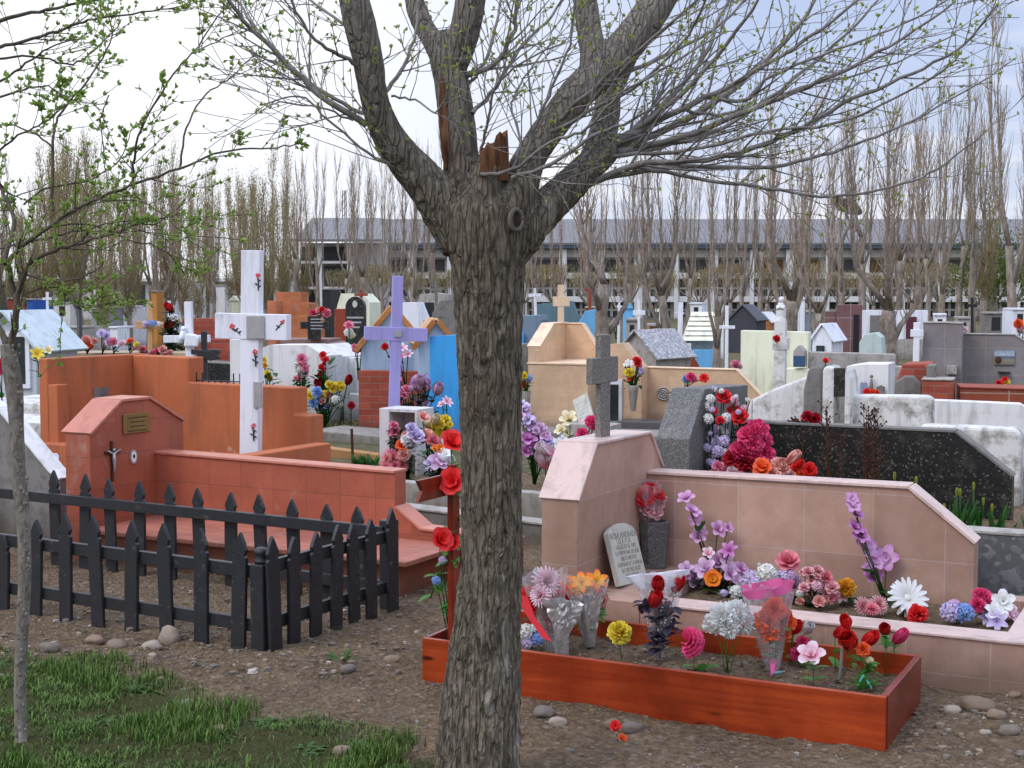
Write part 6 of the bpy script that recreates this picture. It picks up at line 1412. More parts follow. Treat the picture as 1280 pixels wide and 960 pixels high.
# right end of the box
single('red rose bud with pale leaves left of the white butterfly flower in the planter', (990,826), [('bud','bred',991,790,8)], leaves=6, leafL=.05)
single('white bell flower behind the red bud in the planter', (1003,822), [('bud','white',1004,790,8),('carnation','pink',1008,804,7,.0)], leaves=3)
single('hot pink small flower leaning by the white butterfly flower', (998,832), [('carnation','hot',996,818,9,.02),('carnation','hot',1004,803,8,.03)], leaves=2)
t = single('pale pink butterfly flower on a thin stem at the front of the planter', (1018,856), [('orchid','pinkw',1014,820,17)], leaves=6, leafL=.055)
single('tall red rose bud left of the pale stem in the planter', (1046,838), [('bud','red',1044,794,8)], leaves=4, leafL=.05)
single('group of red tulips on a pale wrapped stem in the planter', (1050,846), [('bud','bred',1060,782,8,.01),('bud','bred',1063,806,13,-.03),('bud','bred',1080,804,9,.03)], leaves=0)
sk = thing('wooden_stake', 'pale weathered stick standing in the planter among the red tulips', 'stick', inbox(1049,848), 0); mb = MB(); mb.tube([(0,0,-.03), W(1054,800,inbox(1049,848).y)-sk.location], [.008,.006], 7); mb.build('rod', M_conc, sk)
single('small orange red rose with white sprigs in the planter', (1078,856), [('rose','oran',1079,812,9),('cluster','cream',1087,826,5)], leaves=9, leafL=.055)
single('red rose bud tallest at the right end of the planter', (1106,840), [('bud','red',1107,790,8)], leaves=5, leafL=.05)
single('pink bud leaning right at the right end of the planter', (1112,838), [('bud','hot',1118,803,8)], leaves=4, leafL=.05)
lp = inbox(1078,862); tl = thing('ribbon_leaf', 'bright green leaf sheath tied with turquoise ribbon at the front right of the planter', 'leaf', lp, 0); mb = MB()
for dx_ in (-.8,-.4,.1,.5,.9): leafblade(mb, (dx_*.01,0,0), (dx_,-.2,.7), .07, .02, .5)
mb.build('blade', M_lgreen, tl, fix=False, attr=True, smooth=True); mb = MB(); mb.tube([(-.02,-.01,.02),(0,-.015,.06),(.015,-.01,.035),(.03,-.02,.01)], .004, 5); mb.build('ribbon', paint('turquoise_ribbon', c8(100,190,180), .4, .1, streak=False), tl)
lt = inbox(973,846); l_ = thing('cigarette_lighter', 'small pale blue plastic tube lying on the planter soil', 'litter', (lt.x, lt.y, .128), .4); mb = MB(); mb.tube([(-.022,0,0),(.022,0,0)], .007, 10); mb.build('tube', paint('pale_blue_plastic', c8(130,170,190), .3), l_, smooth=True); mb = MB(); mb.tube([(.0225,0,0),(.028,0,0)], .0065, 10); mb.build('cap', M_lead, l_, smooth=True)
fp = G(777,922); bouquet('fallen orange and red petals on the soil in front of the planter', (fp.x, fp.y, .0), [('poppy','bred',769,908,7,0),('poppy','oran',777,924,6,0)], fp.y, None, 'fallen_flower', 'artificial flower', 2, .03, M_dry, stem=False)
# garland on the wooden cross
Dc = 5.95
gr_ = bouquet('garland of three big red poppies and green leaves down the dark wooden cross', (W(562,770,Dc).x, Dc-.03, .12), [('poppy','bred',564,556,16,-.10),('poppy','bred',567,604,17,-.10),('poppy','bred',549,676,15,-.10),('poppy','bred',566,680,12,-.06),('cluster','blue',545,726,6,-.08),('cluster','lav',553,700,5,-.08)], Dc-.05, None, 'garland', 'garland', 0)
mb = MB(); vine = [W(566,570,Dc-.09), W(568,620,Dc-.08), W(566,660,Dc-.08), W(562,700,Dc-.09), W(545,722,Dc-.09), W(538,748,Dc-.09)]
mb.tube([p-gr_.location for p in vine], .004, 5)
for i in range(26):
    k = RND.random()*(len(vine)-1.01); p = vine[int(k)].lerp(vine[int(k)+1], k-int(k))-gr_.location; leafblade(mb, p, (RND.uniform(-1,1), RND.uniform(-1,-.1), RND.uniform(-.7,.5)), .065, .020, .3)
for i in range(8): leafblade(mb, W(566,735+RND.uniform(-10,25),Dc-.06)-gr_.location, (RND.uniform(-1,1), -.5, RND.uniform(-.8,.3)), .07, .024, .3)
mb.build('vine', M_lgreen, gr_, fix=False, attr=True, smooth=True)
# ---- on the pink grave bed
gP = 'artificial flowers in the bed of the pink grave'
def bed(label, base, heads, **k):
    p = G(base[0], base[1], .17); kw = dict(leaves=9, leafL=.06); kw.update(k)
    return bouquet(label, (p.x, p.y, .15), heads, p.y, gP, 'bouquet', 'bouquet', **kw)
bed('bunch of lilac magnolias at the left end of the pink grave bed', (900,735), [('orchid','lilac',868,722,14),('orchid','lilac',882,712,14),('orchid','orch',900,703,13),('orchid','lilac',912,718,15),('orchid','orch',926,712,10),('orchid','lav',922,727,11),('orchid','orch',858,728,10)], lm=M_dgreen)
bed('orange and yellow tulip flower before the lilac magnolias', (893,738), [('poppy','flame',891,725,11)], leaves=4)
bed('white daisy low behind the white pompons in the pink grave bed', (921,745), [('cluster','white',921,741,9),('cluster','white',934,746,7)], leaves=3)
p_ = P; D_ = 6.95
t = bouquet('tall lilac gladiolus leaning left against the back wall of the pink grave', (W(893,720,6.9).x, 6.85, .17), [('orchid','orch',858,624,11),('orchid','orch',864,640,12),('orchid','magw',869,650,9),('orchid','orch',874,664,10),('orchid','orch',872,672,10),('orchid','orch',897,662,11),('orchid','orch',910,660,7)], D_-.05, gP, 'gladiolus', 'artificial flower', 4, .08, dj=.03)
bouquet('purple lilies at the foot of the leaning gladiolus', (W(900,716,6.8).x, 6.8, .16), [('lily','mag',912,689,12),('orchid','lilac',905,697,11),('orchid','pinkw',885,692,8)], 6.85, gP, 'bouquet', 'bouquet', 5, .06, dj=.04)
t = bouquet('tall purple gladiolus spray bending right against the back wall of the pink grave', (W(1108,742,6.5).x, 6.5, .17), [('orchid','magw',1064,624,9),('orchid','magw',1066,634,10),('orchid','mag',1070,645,10),('orchid','mag',1068,660,11),('orchid','mag',1074,670,12),('orchid','magw',1080,686,17),('orchid','magw',1108,698,16),('orchid','magw',1094,705,11),('orchid','mag',1092,722,12),('orchid','magw',1085,712,9)], 6.56, gP, 'gladiolus', 'artificial flower', 3, .10, dj=.03)
bed('large pink rose over small white flowers in the pink grave bed', (975,745), [('rose','rosep',985,703,15,0),('cluster','white',958,718,13),('cluster','white',968,728,12),('cluster','lav',982,722,12),('cluster','lav',940,725,12),('cluster','lilac',994,728,9)], lm=M_dgreen)
sp_ = bed('thin white flower spike beside the large pink rose', (948,735), [('cluster','white',949,706,2.5,0),('cluster','white',949,712,3,0),('cluster','white',950,718,3.5,0),('cluster','white',950,725,4,0)], leaves=0)
bed('dense bunch of small crimson and white flowers in the pink grave bed', (1022,755), [('rose','redw',1010,716,8),('rose','redw',1022,714,8),('rose','rosep',1032,722,9),('rose','redw',1016,726,8),('rose','redw',1040,735,9),('rose','rosep',1036,748,8),('rose','redw',1005,735,7),('cluster','pinkw',1026,735,9),('rose','salmon',1024,752,8),('rose','salmon',1000,752,6),('cluster','redw',1044,744,7)], lm=M_dgreen, leaves=16, leafL=.04)
bed('orange yellow marigold beside the crimson bunch', (1058,752), [('carnation','yell2',1058,735,12,0)], leaves=4)
bed('small white and pink lily below the marigold', (1052,750), [('lily','pinkw',1052,745,10)], leaves=5)
bed('pair of pink and white streaked dahlias in the pink grave bed', (1088,768), [('mum','redw',1078,758,12,0),('mum','redw',1098,756,12,.03),('mum','rosep',1090,762,10,-.03)], leaves=6)
t = bed('big white daisy in the pink grave bed', (1130,766), [('daisy','white',1134,748,25,0)], leaves=8)
bed('red carnation under the big white daisy', (1146,772), [('carnation','bred',1147,769,13,0)], leaves=2)
bed('lavender and blue hydrangea pair at the right of the pink grave bed', (1198,775), [('cluster','lav',1188,766,13,0),('cluster','lilac',1192,758,9,.02),('cluster','blue',1206,768,13,-.02),('cluster','cream',1200,762,7,.02)], leaves=5)
bed('white lilies with crimson carnations at the right end of the pink grave bed', (1245,775), [('orchid','white',1254,752,14,0),('orchid','white',1243,766,13,-.03),('lily','lav',1246,777,14,-.06),('carnation','hot',1228,748,12,.04),('carnation','hot',1222,757,10,0),('orchid','pinkw',1262,764,11,.03)], lm=M_dgreen)
bed('pale grey green filler foliage before the large pink rose', (985,752), [('cluster','cream',975,738,6),('cluster','white',1000,742,5),('rose','salmon',1012,744,5)], leaves=22, leafL=.05, lm=leafm('grey_leaf', c8(150,164,146,.9)))
bed('grey silk leaves with a white bloom left of the white daisy bunch', (915,742), [('cluster','white',927,738,6),('cluster','lav',905,742,5)], leaves=14, leafL=.05, lm=leafm('grey_leaf', c8(150,164,146,.9)))
# wrapped roses in the vase
DV = vs_.w(va,vb,0).y; bv = W(817,664,DV); t = bouquet('red roses in clear wrap standing in the granite vase', (bv.x, bv.y, kz+.16), [('rose','red',806,622,13),('rose','red',812,614,11),('rose','redw',818,640,11),('rose','redw',808,636,9),('rose','redw',823,630,8)], DV-.02, None, 'wrapped_bouquet', 'bouquet', 5, .05, dj=.03)
cone_wrap(t, W(816,664,DV), W(806,604,DV-.03), .03, 19*DV/FPX, M_filmp, 'cellophane_wrap', wav=.3)
# ---- on the granite grave
_q = Q.on(905,540,a=a1g+.10); Dg = Q.w(a1g+.10,_q[0],0).y; print('Dg', Dg)
def DB(px, b): q = Q.on(px, 590, b=b); return Q.w(q[0], b, 0).y
hd = []
for px, py, kk, cc_, s in [(905,497,'rose','red',10),(925,522,'rose','red',11),(918,512,'rose','red',7),(892,514,'rose','bred',6),(900,526,'rose','red',6),(896,534,'rose','bred',6),(888,499,'cluster','white',6),(893,487,'cluster','white',3.5),(902,489,'cluster','white',3.5),(886,508,'cluster','white',6),(885,524,'cluster','white',7),(908,523,'cluster','white',7),(893,536,'cluster','lav',6),(906,541,'cluster','white',5),(893,552,'cluster','lav',9),(905,552,'cluster','lav',8),(884,560,'cluster','lav',6),(906,566,'cluster','white',6),(898,565,'cluster','lav',8),(892,580,'cluster','lav',6),(907,580,'cluster','white',5),(918,500,'cluster','pinkw',5),(930,511,'cluster','pinkw',5),(920,496,'cluster','white',3),(934,500,'cluster','white',3),(888,574,'cluster','lilac',5)]: hd.append((kk,cc_,px,py,s))
for h_ in list(hd):
    if h_[4] < 10 and RND.random() < .8: hd.append((h_[0], RND.choice(['white','lav',h_[1]]) if h_[0] == 'cluster' else h_[1], h_[2]+RND.uniform(-8,8), h_[3]+RND.uniform(-8,8), h_[4]*RND.uniform(.5,.8)))
bouquet('tall hanging spray of small white blossoms and red roses on the granite headstone', (W(900,590,Dg).x, Dg+.05, .2), hd, Dg, None, 'flower_spray', 'bouquet', 26, .06, M_dgreen, dj=.05)
bouquet('large crimson carnations massed beside the granite headstone', (W(940,590,Dg).x, Dg, .2), [('carnation','hot',944,540,16),('carnation','hot',952,552,14),('carnation','hot',938,558,17),('carnation','hot',925,568,16),('carnation','dred',916,575,12),('carnation','hot',944,572,13),('carnation','hot',958,570,9),('carnation','dred',930,580,13),('carnation','hot',934,546,12)], Dg-.05, None, 'bouquet', 'bouquet', 14, .07, M_dgreen)
bouquet('row of peach and red blossoms along the pink coping by the black wall', (W(975,600,DB(975,1.5)).x, DB(975,1.5), .3), [('carnation','salmon',973,587,14),('carnation','salmon',966,594,10),('poppy','oran',955,588,12),('carnation','bred',999,587,12),('bud','salmon',985,578,7),('poppy','oran',1004,595,9),('carnation','bred',1012,598,7),('carnation','salmon',985,594,8)], DB(975,1.45), None, 'bouquet', 'bouquet', 10, .05)
bouquet('low pink and lilac blossoms below the hanging white spray', (W(915,600,Dg).x, Dg-.1, .3), [('carnation','pink',905,590,9),('carnation','pinkw',916,592,9),('carnation','pink',893,592,7),('cluster','lilac',935,592,9),('carnation','pink',922,596,7),('cluster','lav',927,597,7)], Dg-.1, None, 'bouquet', 'bouquet', 8, .05)
# tulips, dry weeds
DT = DB(1215,1.62)
tu = thing('tulip_plant', 'clump of green tulips with closed yellow green buds before the black wall', 'plant', (W(1215,650,DT).x, DT, .38), 0); mb = MB()
for px, py in [(1196,620),(1200,621),(1217,613),(1229,632),(1145,606),(1118,600),(1204,652),(1180,640),(1240,640)]:
    d_ = DT+RND.uniform(-.15,.2); tp = W(px, py, d_)-tu.location; bs_ = Vector((tp.x+RND.uniform(-.02,.02), tp.y, -.05)); mb.tube([bs_, tp], .005, 5)
    for k in range(4): leafblade(mb, bs_, (RND.uniform(-.35,.35), RND.uniform(-.35,.2), 1), RND.uniform(.15,.26), .017, .15)
    h = head(tu, 'bud', 'yellow', tu.location+tp, .014*1.4, (0,0,1), 'bud'); h.scale = (.009,.009,.013); h.data = flower_mesh('bud', leafm('tulip_green', c8(176,184,76,.85)))
for i in range(30): leafblade(mb, (RND.uniform(-.15,.55), RND.uniform(-.2,.2), -.05), (RND.uniform(-.5,.5), RND.uniform(-.4,.3), 1), RND.uniform(.06,.15), .012, .4)
mb.build('foliage', M_green, tu, fix=False, attr=True, smooth=True)
def weed(label, px, ytop, ybase, D, z0, n, seed, sp=8):
    rn_ = random.Random(seed); t = thing('dry_weed', label, 'dry plant', (W(px,ybase,D).x, D, z0), 0, 'dry weeds before the black granite wall'); mb = MB()
    for s in range(n):
        tx = px+rn_.uniform(-sp, sp); tp = W(tx, ytop+rn_.uniform(0, 22), D)-t.location; b0 = Vector((rn_.uniform(-.03,.03), rn_.uniform(-.03,.03), -.02)); m_ = b0.lerp(tp, .5)+Vector((rn_.uniform(-.02,.02), rn_.uniform(-.02,.02), 0)); path = smooth_path([b0, m_, tp], 6); mb.tube(path, [.005-.0003*i for i in range(len(path))], 4)
        for p in path[4:]:
            for k in range(2):
                d_ = Vector((rn_.uniform(-1,1), rn_.uniform(-1,1), .7)).normalized()*rn_.uniform(.02,.07); mb.tube([p, p+d_], .0022, 3, cap=False)
                mb.ball(p+d_, .006, 3)
    mb.build('stems', M_dry, t, fix=False, uv=False)
weed('tall reddish dry weed with forked top before the weathered white tomb', 1038, 500, 600, DB(1038,1.6), .38, 3, 1)
weed('thick clump of rusty dry weed stalks at the middle of the black wall', 1088, 508, 605, DB(1088,1.6), .38, 9, 2, 10)
weed('single thin bent dry stalk left of the rusty clump', 1052, 535, 605, DB(1052,1.6), .38, 1, 3, 3)
weed('short pale dry stalk near the peach blossoms', 1006, 540, 595, DB(1006,1.55), .38, 1, 4, 2)
weed('dry grey flower stalks on top of the black wall', 998, 515, 545, DB(998,2.17), .86, 4, 5, 5)
bouquet('withered crimson flowers lying on the coping of the black wall', (W(1014,523,DB(1014,2.17)).x, DB(1014,2.17), W(1014,526,DB(1014,2.17)).z), [('carnation','dred',1009,522,8,0),('carnation','dred',1018,524,8,0)], DB(1014,2.17), None, 'bouquet', 'bouquet', 2, .05, M_dry)
# dandelion by the fence corner
dn = thing('dandelion_plant', 'green leafy dandelion rosette on the soil near the fence corner post', 'plant', G(425,833), 0); mb = MB()
for i in range(30): an = RND.uniform(0,6.28); leafblade(mb, (0,0,0), (math.cos(an), math.sin(an), RND.uniform(.35,1.6)), RND.uniform(.07,.12), .012, .8)
mb.build('leaves', M_grassm, dn, fix=False, attr=True, smooth=True)
for px, py, lab in [(180,862,'leafy weed in the grass below the middle of the fence'),(215,905,'leafy weed at the centre of the grass patch'),(340,905,'low leafy weed on the right of the grass patch'),(398,940,'spreading weed near the lower edge right of the pebble'),(120,905,'leafy weed beside the foot of the sapling'),(450,935,'small weed left of the big trunk at the lower edge'),(118,655,'tiny bright green weed inside the fence before the terracotta grave')]:
    d_ = thing('weed', lab, 'plant', G(px, py), 0, 'leafy weeds in the grass'); mb = MB()
    for i in range(26): an = RND.uniform(0,6.28); leafblade(mb, (RND.uniform(-.06,.06),RND.uniform(-.04,.04),0), (math.cos(an), math.sin(an), RND.uniform(.2,.9)), RND.uniform(.03,.065), .010, .7)
    mb.build('leaves', M_grassm, d_, fix=False, attr=True, smooth=True)
# ---- plot with the niche box
Dn = 11.6
bouquet('mixed bouquet of pink, white and orange flowers before the niche box', (W(510,615,Dn).x, Dn, .06), [('mum','rosep',489,574,13),('mum','salmon',484,583,11),('mum','rosep',500,582,11),('poppy','oran',503,560,9),('rose','white',513,559,11),('rose','lav',520,546,11),('rose','white',513,548,8),('carnation','salmon',505,569,8),('rose','pinkw',486,592,9)], Dn-.3, None, 'bouquet', 'bouquet', 16, .10, M_dgreen)
bouquet('pink blossoms inside the white niche box', (W(498,575,12.7).x, 12.55, .2), [('rose','pink',493,540,8),('rose','pink',492,532,6),('rose','salmon',507,545,6),('carnation','pink',505,551,6)], 12.5, None, 'bouquet', 'bouquet', 10, .08, M_dgreen)
bouquet('red and orange tulip flowers right of the niche box', (W(535,590,Dn).x, Dn+.3, .06), [('rose','salmon',533,546,10),('rose','rosep',541,552,9),('carnation','rosep',548,556,8),('poppy','salmon',528,523,8)], Dn+.2, None, 'bouquet', 'bouquet', 12, .09)
bouquet('bright yellow blossoms right of the niche box', (W(552,580,Dn).x, Dn+.5, .06), [('rose','yellow',551,528,9),('carnation','yellow',544,538,9),('bud','cream',541,530,6),('carnation','yellow',556,537,7),('rose','yellow',557,525,7)], Dn+.4, None, 'bouquet', 'bouquet', 8, .09)
bouquet('purple and white pansy like flowers left of the trunk', (W(550,605,Dn).x, Dn-.4, .06), [('orchid','lilac',549,577,13),('orchid','white',556,568,8),('cluster','white',562,575,7),('poppy','flame',550,562,6),('orchid','lav',538,580,8)], Dn-.4, None, 'bouquet', 'bouquet', 12, .09, M_dgreen)
hw = thing('heart_frame', 'white heart shaped wire frame beside the trunk among the flowers', 'ornament', (W(565,560,Dn).x, Dn, .06), 0); mb = MB(); pts = [W(562,553,Dn)+Vector((16*math.sin(a_)**3, 0, 13*math.cos(a_)-5*math.cos(2*a_)-2*math.cos(3*a_)-math.cos(4*a_)))*.0036 for a_ in [i*.2618 for i in range(25)]]; mb.tube([p-hw.location for p in pts], .012, 6); mb.tube([pts[12]-hw.location, (0,0,0)], .006, 5); mb.build('frame', M_white, hw, smooth=True)
bouquet('lilac and magenta flower mass right of the trunk', (W(668,605,Dn).x, Dn-.2, .06), [('orchid','lilac',656,515,9),('orchid','lav',660,525,9),('orchid','lilac',664,532,10),('rose','lilac',675,537,9),('orchid','mag',660,550,12),('carnation','mag',671,551,9),('rose','lav',684,552,9),('orchid','mag',657,565,9),('orchid','orch',680,545,8),('orchid','lav',658,510,7)], Dn-.3, None, 'bouquet', 'bouquet', 14, .09, M_green)
bouquet('pale pink magnolia and white ribbon flower beside the pink headstone', (W(684,605,Dn-.8).x, Dn-.8, .06), [('bud','pinkw',690,570,9),('bud','pinkw',680,573,7),('bud','pinkw',682,584,8),('orchid','white',698,556,9),('orchid','white',703,550,6)], Dn-.9, None, 'bouquet', 'bouquet', 5, .09)
bouquet('two cream lilies beside the concrete cross', (W(712,560,12.5).x, 12.5, .3), [('orchid','cream',711,524,11),('orchid','cream',702,538,9),('orchid','cream',709,541,6)], 12.5, None, 'bouquet', 'bouquet', 4, .08)
bouquet('hot pink carnations behind the concrete cross', (W(735,560,12.3).x, 12.3, .3), [('carnation','hot',738,528,8),('carnation','hot',728,543,8),('carnation','hot',742,532,6)], 12.3, None, 'bouquet', 'bouquet', 3, .08)
gb = thing('ground_plant', 'dark green plant at the foot of the niche box beside the iron stake', 'plant', G(458,585), 0); mb = MB()
for i in range(60): an = RND.uniform(0,6.28); leafblade(mb, (RND.uniform(-.12,.12), RND.uniform(-.1,.1), 0), (math.cos(an)*.6, math.sin(an)*.6, 1), RND.uniform(.08,.2), .014, .5)
mb.build('foliage', M_green, gb, fix=False, attr=True)
# ---- by the white tomb and the blue pillar
Dw = 17.2
bouquet('tall pink and white flowers in a green vase before the white tomb', (W(380,500,Dw).x, Dw, .05), [('rose','pink',377,449,7),('carnation','pink',378,456,6),('carnation','pinkw',380,467,7),('cluster','white',373,463,5),('rose','rosep',375,472,5)], Dw, None, 'bouquet', 'bouquet', 20, .12, M_green)
bouquet('spike of red roses before the white tomb', (W(405,500,Dw).x, Dw+.1, .05), [('rose','red',404,444,5),('rose','red',407,450,5),('rose','red',402,461,5),('rose','red',401,470,5),('rose','dred',397,479,5)], Dw+.1, None, 'bouquet', 'bouquet', 10, .16, M_green)
bouquet('blue and yellow bouquet low before the white tomb', (W(405,515,Dw-.4).x, Dw-.4, .03), [('carnation','blue',396,491,7),('rose','yellow',404,494,6),('rose','yellow',387,495,6),('carnation','blue',392,504,6),('rose','salmon',403,502,5),('carnation','yellow',417,485,7),('carnation','blue',402,508,5),('carnation','yellow',425,482,6),('rose','rosep',412,493,5),('cluster','white',420,500,6)], Dw-.4, None, 'bouquet', 'bouquet', 16, .10, M_green)
bouquet('single red rose on a long stem before the stepped white wall', (W(428,505,Dw).x, Dw-.3, .03), [('bud','dred',434,480,5)], Dw-.3, None, 'artificial_flower', 'artificial flower', 3, .1)
bouquet('red flower lying low on the turf before the stepped white wall', (W(438,512,Dw-1).x, Dw-1, .03), [('carnation','dred',439,507,5)], Dw-1, None, 'artificial_flower', 'artificial flower', 3, .08)
bouquet('yellow gladiolus spike behind the painted white cross', (W(336,500,15.5).x, 15.5, .2), [('rose','yellow',330,450,4),('rose','yell2',331,457,4),('rose','yellow',334,466,4),('rose','yell2',337,472,4)], 15.5, None, 'gladiolus', 'artificial flower', 8, .14, M_green)
bouquet('lilac tulips and pink roses before the blue pillar', (W(520,520,14.6).x, 14.6, .1), [('bud','lilac',515,482,6),('bud','lilac',527,482,6),('bud','lilac',523,488,5),('bud','lilac',533,486,6),('bud','lilac',545,492,7),('rose','lilac',526,503,6),('rose','pink',508,488,7),('rose','pink',499,491,6),('rose','pink',500,502,6),('bud','lav',537,479,5),('rose','pink',498,474,4)], 14.6, None, 'bouquet', 'bouquet', 24, .13, M_dgreen)
bouquet('small pink and white lily before the blue pillar', (W(560,520,14.4).x, 14.4, .1), [('lily','pinkw',558,503,8),('orchid','pinkw',553,506,6)], 14.4, None, 'bouquet', 'bouquet', 3, .08)
bouquet('pink lilies behind the lilac cross', (W(508,462,15.6).x, 15.6, .5), [('lily','pinkw',502,436,8),('lily','pinkw',510,444,7),('orchid','pink',499,446,6),('carnation','red',481,434,5)], 15.6, None, 'bouquet', 'bouquet', 6, .1, M_dgreen)
bouquet('hot pink roses left of the lilac cross', (W(448,450,17).x, 17, .6), [('rose','hot',446,437,6),('rose','hot',452,432,5),('carnation','pink',443,434,4)], 17, None, 'bouquet', 'bouquet', 3, .08)
bouquet('pink rose over white blossoms below the black headstone', (W(438,428,19).x, 19, .6), [('rose','pink',436,407,6),('cluster','white',436,416,6),('cluster','cream',440,420,5)], 19, None, 'bouquet', 'bouquet', 4, .08)
bouquet('pink and red flowers crowning the black granite cross', (W(402,396,20.7).x, 20.7, W(402,396,20.7).z), [('carnation','hot',391,391,4),('carnation','salmon',400,390,6),('carnation','rosep',408,392,6),('carnation','red',403,387,4)], 20.7, None, 'bouquet', 'bouquet', 3, .08)
# ---- on the long tomb behind the orange grave
Dl = 17.8
for lab, hs_ in [('red bouquet left of the black iron post', [('carnation','red',92,428,5),('carnation','red',87,430,4)]), ('peach and orange bouquet right of the black iron post', [('carnation','salmon',108,425,6),('carnation','oran',112,431,6),('carnation','salmon',118,427,5),('carnation','pink',106,433,5)]),
    ('lavender chrysanthemum bouquet behind the orange grave', [('mum','lav',127,417,6),('mum','lav',134,420,6),('mum','lilac',136,427,6)]), ('pink bouquet right of the lavender one', [('carnation','pink',142,428,6),('rose','pinkw',153,430,5)]), ('red and white bouquet left of the pine cross', [('rose','oran',163,427,5),('rose','white',159,430,4),('rose','yellow',171,431,4),('rose','pink',169,435,4)]),
    ('pink flowers at the foot of the pine cross', [('carnation','rosep',179,437,5),('carnation','pinkw',182,441,4)]), ('hot pink and salmon flowers right of the pine cross', [('carnation','hot',198,441,6),('carnation','salmon',204,438,6),('carnation','salmon',212,442,5),('carnation','rosep',192,442,5)])]:
    bouquet(lab, (W(hs_[0][2],442,Dl).x, Dl, W(100,442,Dl).z), hs_, Dl, 'bouquets on the long brownish tomb', 'bouquet', 'bouquet', 6, .08, M_dgreen)
bouquet('yellow lily at the left corner of the orange grave', (W(48,450,13.5).x, 13.5, W(48,470,13.5).z), [('lily','yellow',46,443,9),('orchid','cream',60,438,6)], 13.5, None, 'bouquet', 'bouquet', 6, .09)
bouquet('red flowers at the left edge before the chapel tomb door', (W(2,470,12.5).x, 12.5, .6), [('carnation','red',3,456,8),('carnation','hot',-2,462,8)], 12.5, None, 'bouquet', 'bouquet', 4, .08)
bouquet('wreath of red and white flowers with dark leaves right of the pine cross', (W(215,440,18.5).x, 18.5, .6), [('bud','red',214,388,5),('rose','white',217,398,6),('rose','oran',215,407,5),('cluster','white',211,382,3),('carnation','dred',209,407,5),('rose','cream',222,402,4)], 18.5, None, 'wreath', 'wreath', 34, .16, M_dgreen)
bouquet('blue and grey flowers tied at the crossing of the pine cross', (W(186,412,18.9).x, 18.9, W(186,407,18.9).z), [('cluster','blue',191,405,5),('cluster','lav',183,406,5),('cluster','white',198,406,4)], 18.9, None, 'bouquet', 'bouquet', 4, .07, M_dgreen, stem=False)
# ---- beige grave and right hand graves
bouquet('wall vase bouquet of white, red and yellow flowers on the beige grave', (W(788,478,16.6).x, 16.2, W(788,490,16.2).z), [('lily','white',786,455,6),('rose','red',796,451,6),('carnation','yellow',787,466,6),('rose','oran',790,471,5),('lily','cream',783,460,5),('rose','pink',799,457,4),('cluster','lav',801,463,4)], 16.2, None, 'wall_vase', 'vase', 10, .09, M_green)
o_ = bpy.data.objects['wall_vase']; MB().lathe([(.03,-.22),(.055,.0),(.07,.08),(.06,.08),(.045,.0)], 12).build('vase', M_conc, o_, smooth=True)
bouquet('yellow and orange flowers with a grey vase against the right side of the trunk', (W(657,490,15.5).x, 15.5, W(657,492,15.5).z), [('carnation','yellow',655,470,5),('rose','oran',654,481,5),('cluster','blue',661,473,5),('lily','cream',662,478,4)], 15.5, None, 'wall_vase', 'vase', 8, .07)
o_ = bpy.data.objects['wall_vase.001']; MB().lathe([(.04,-.5),(.05,-.1),(.06,.03),(.05,.03)], 12).build('vase', M_conc, o_, smooth=True)
bouquet('pink, blue and red paper flowers on the low beige wall', (W(865,478,15.4).x, 16.0, W(865,484,16).z), [('carnation','hot',863,472,6),('carnation','blue',857,474,5),('rose','bred',880,473,6),('carnation','pink',867,474,5)], 15.8, None, 'bouquet', 'bouquet', 3, .06)
bouquet('pink blossom by the slim white cross', (W(920,465,17.2).x, 17.2, W(920,465,17.2).z), [('carnation','pink',919,456,6),('carnation','pinkw',925,458,4)], 17.2, None, 'bouquet', 'bouquet', 3, .06)
bouquet('red flower tied to the white statue cross', (W(971,425,14.8).x, 14.85, W(971,428,14.8).z), [('carnation','red',970,424,5,0)], 14.85, None, 'artificial_flower', 'artificial flower', 2, .05)
bouquet('small red flower on the rough concrete headstone', (W(1032,456,11.5).x, 11.5, W(1032,458,11.5).z), [('rose','bred',1032,451,4,0)], 11.5, None, 'artificial_flower', 'artificial flower', 2, .04)
bouquet('orange red flowers lying in the white curved niche', (W(1088,492,13.6).x, 13.7, W(1088,494,13.7).z), [('carnation','bred',1083,491,5,0),('carnation','oran',1091,491,5,0),('carnation','bred',1096,492,4,0)], 13.7, None, 'bouquet', 'bouquet', 2, .05)
bouquet('red and yellow flowers on the shelf below the landscape picture', (W(1255,484,15.8).x, 15.9, W(1255,486,15.9).z), [('carnation','red',1249,480,5,0),('carnation','yellow',1258,479,5,0),('carnation','bred',1256,475,4,0)], 15.9, None, 'bouquet', 'bouquet', 2, .05)
bouquet('orange and pink flowers behind the grey tiled wall at the right edge', (W(1272,425,18.5).x, 18.5, .6), [('carnation','oran',1273,405,6),('rose','pinkw',1275,414,5),('rose','pink',1280,412,5)], 18.5, None, 'bouquet', 'bouquet', 6, .1)
bouquet('pink blossom on top of the grey tiled headstone wall', (W(1204,416,17).x, 17, W(1204,419,17).z), [('carnation','pinkw',1205,413,5)], 17, None, 'artificial_flower', 'artificial flower', 2, .05)
bouquet('lilac flowers behind the thick poplar', (W(770,415,27).x, 27, .8), [('carnation','lilac',770,403,5),('carnation','lav',767,407,4)], 27, None, 'bouquet', 'bouquet', 3, .1)
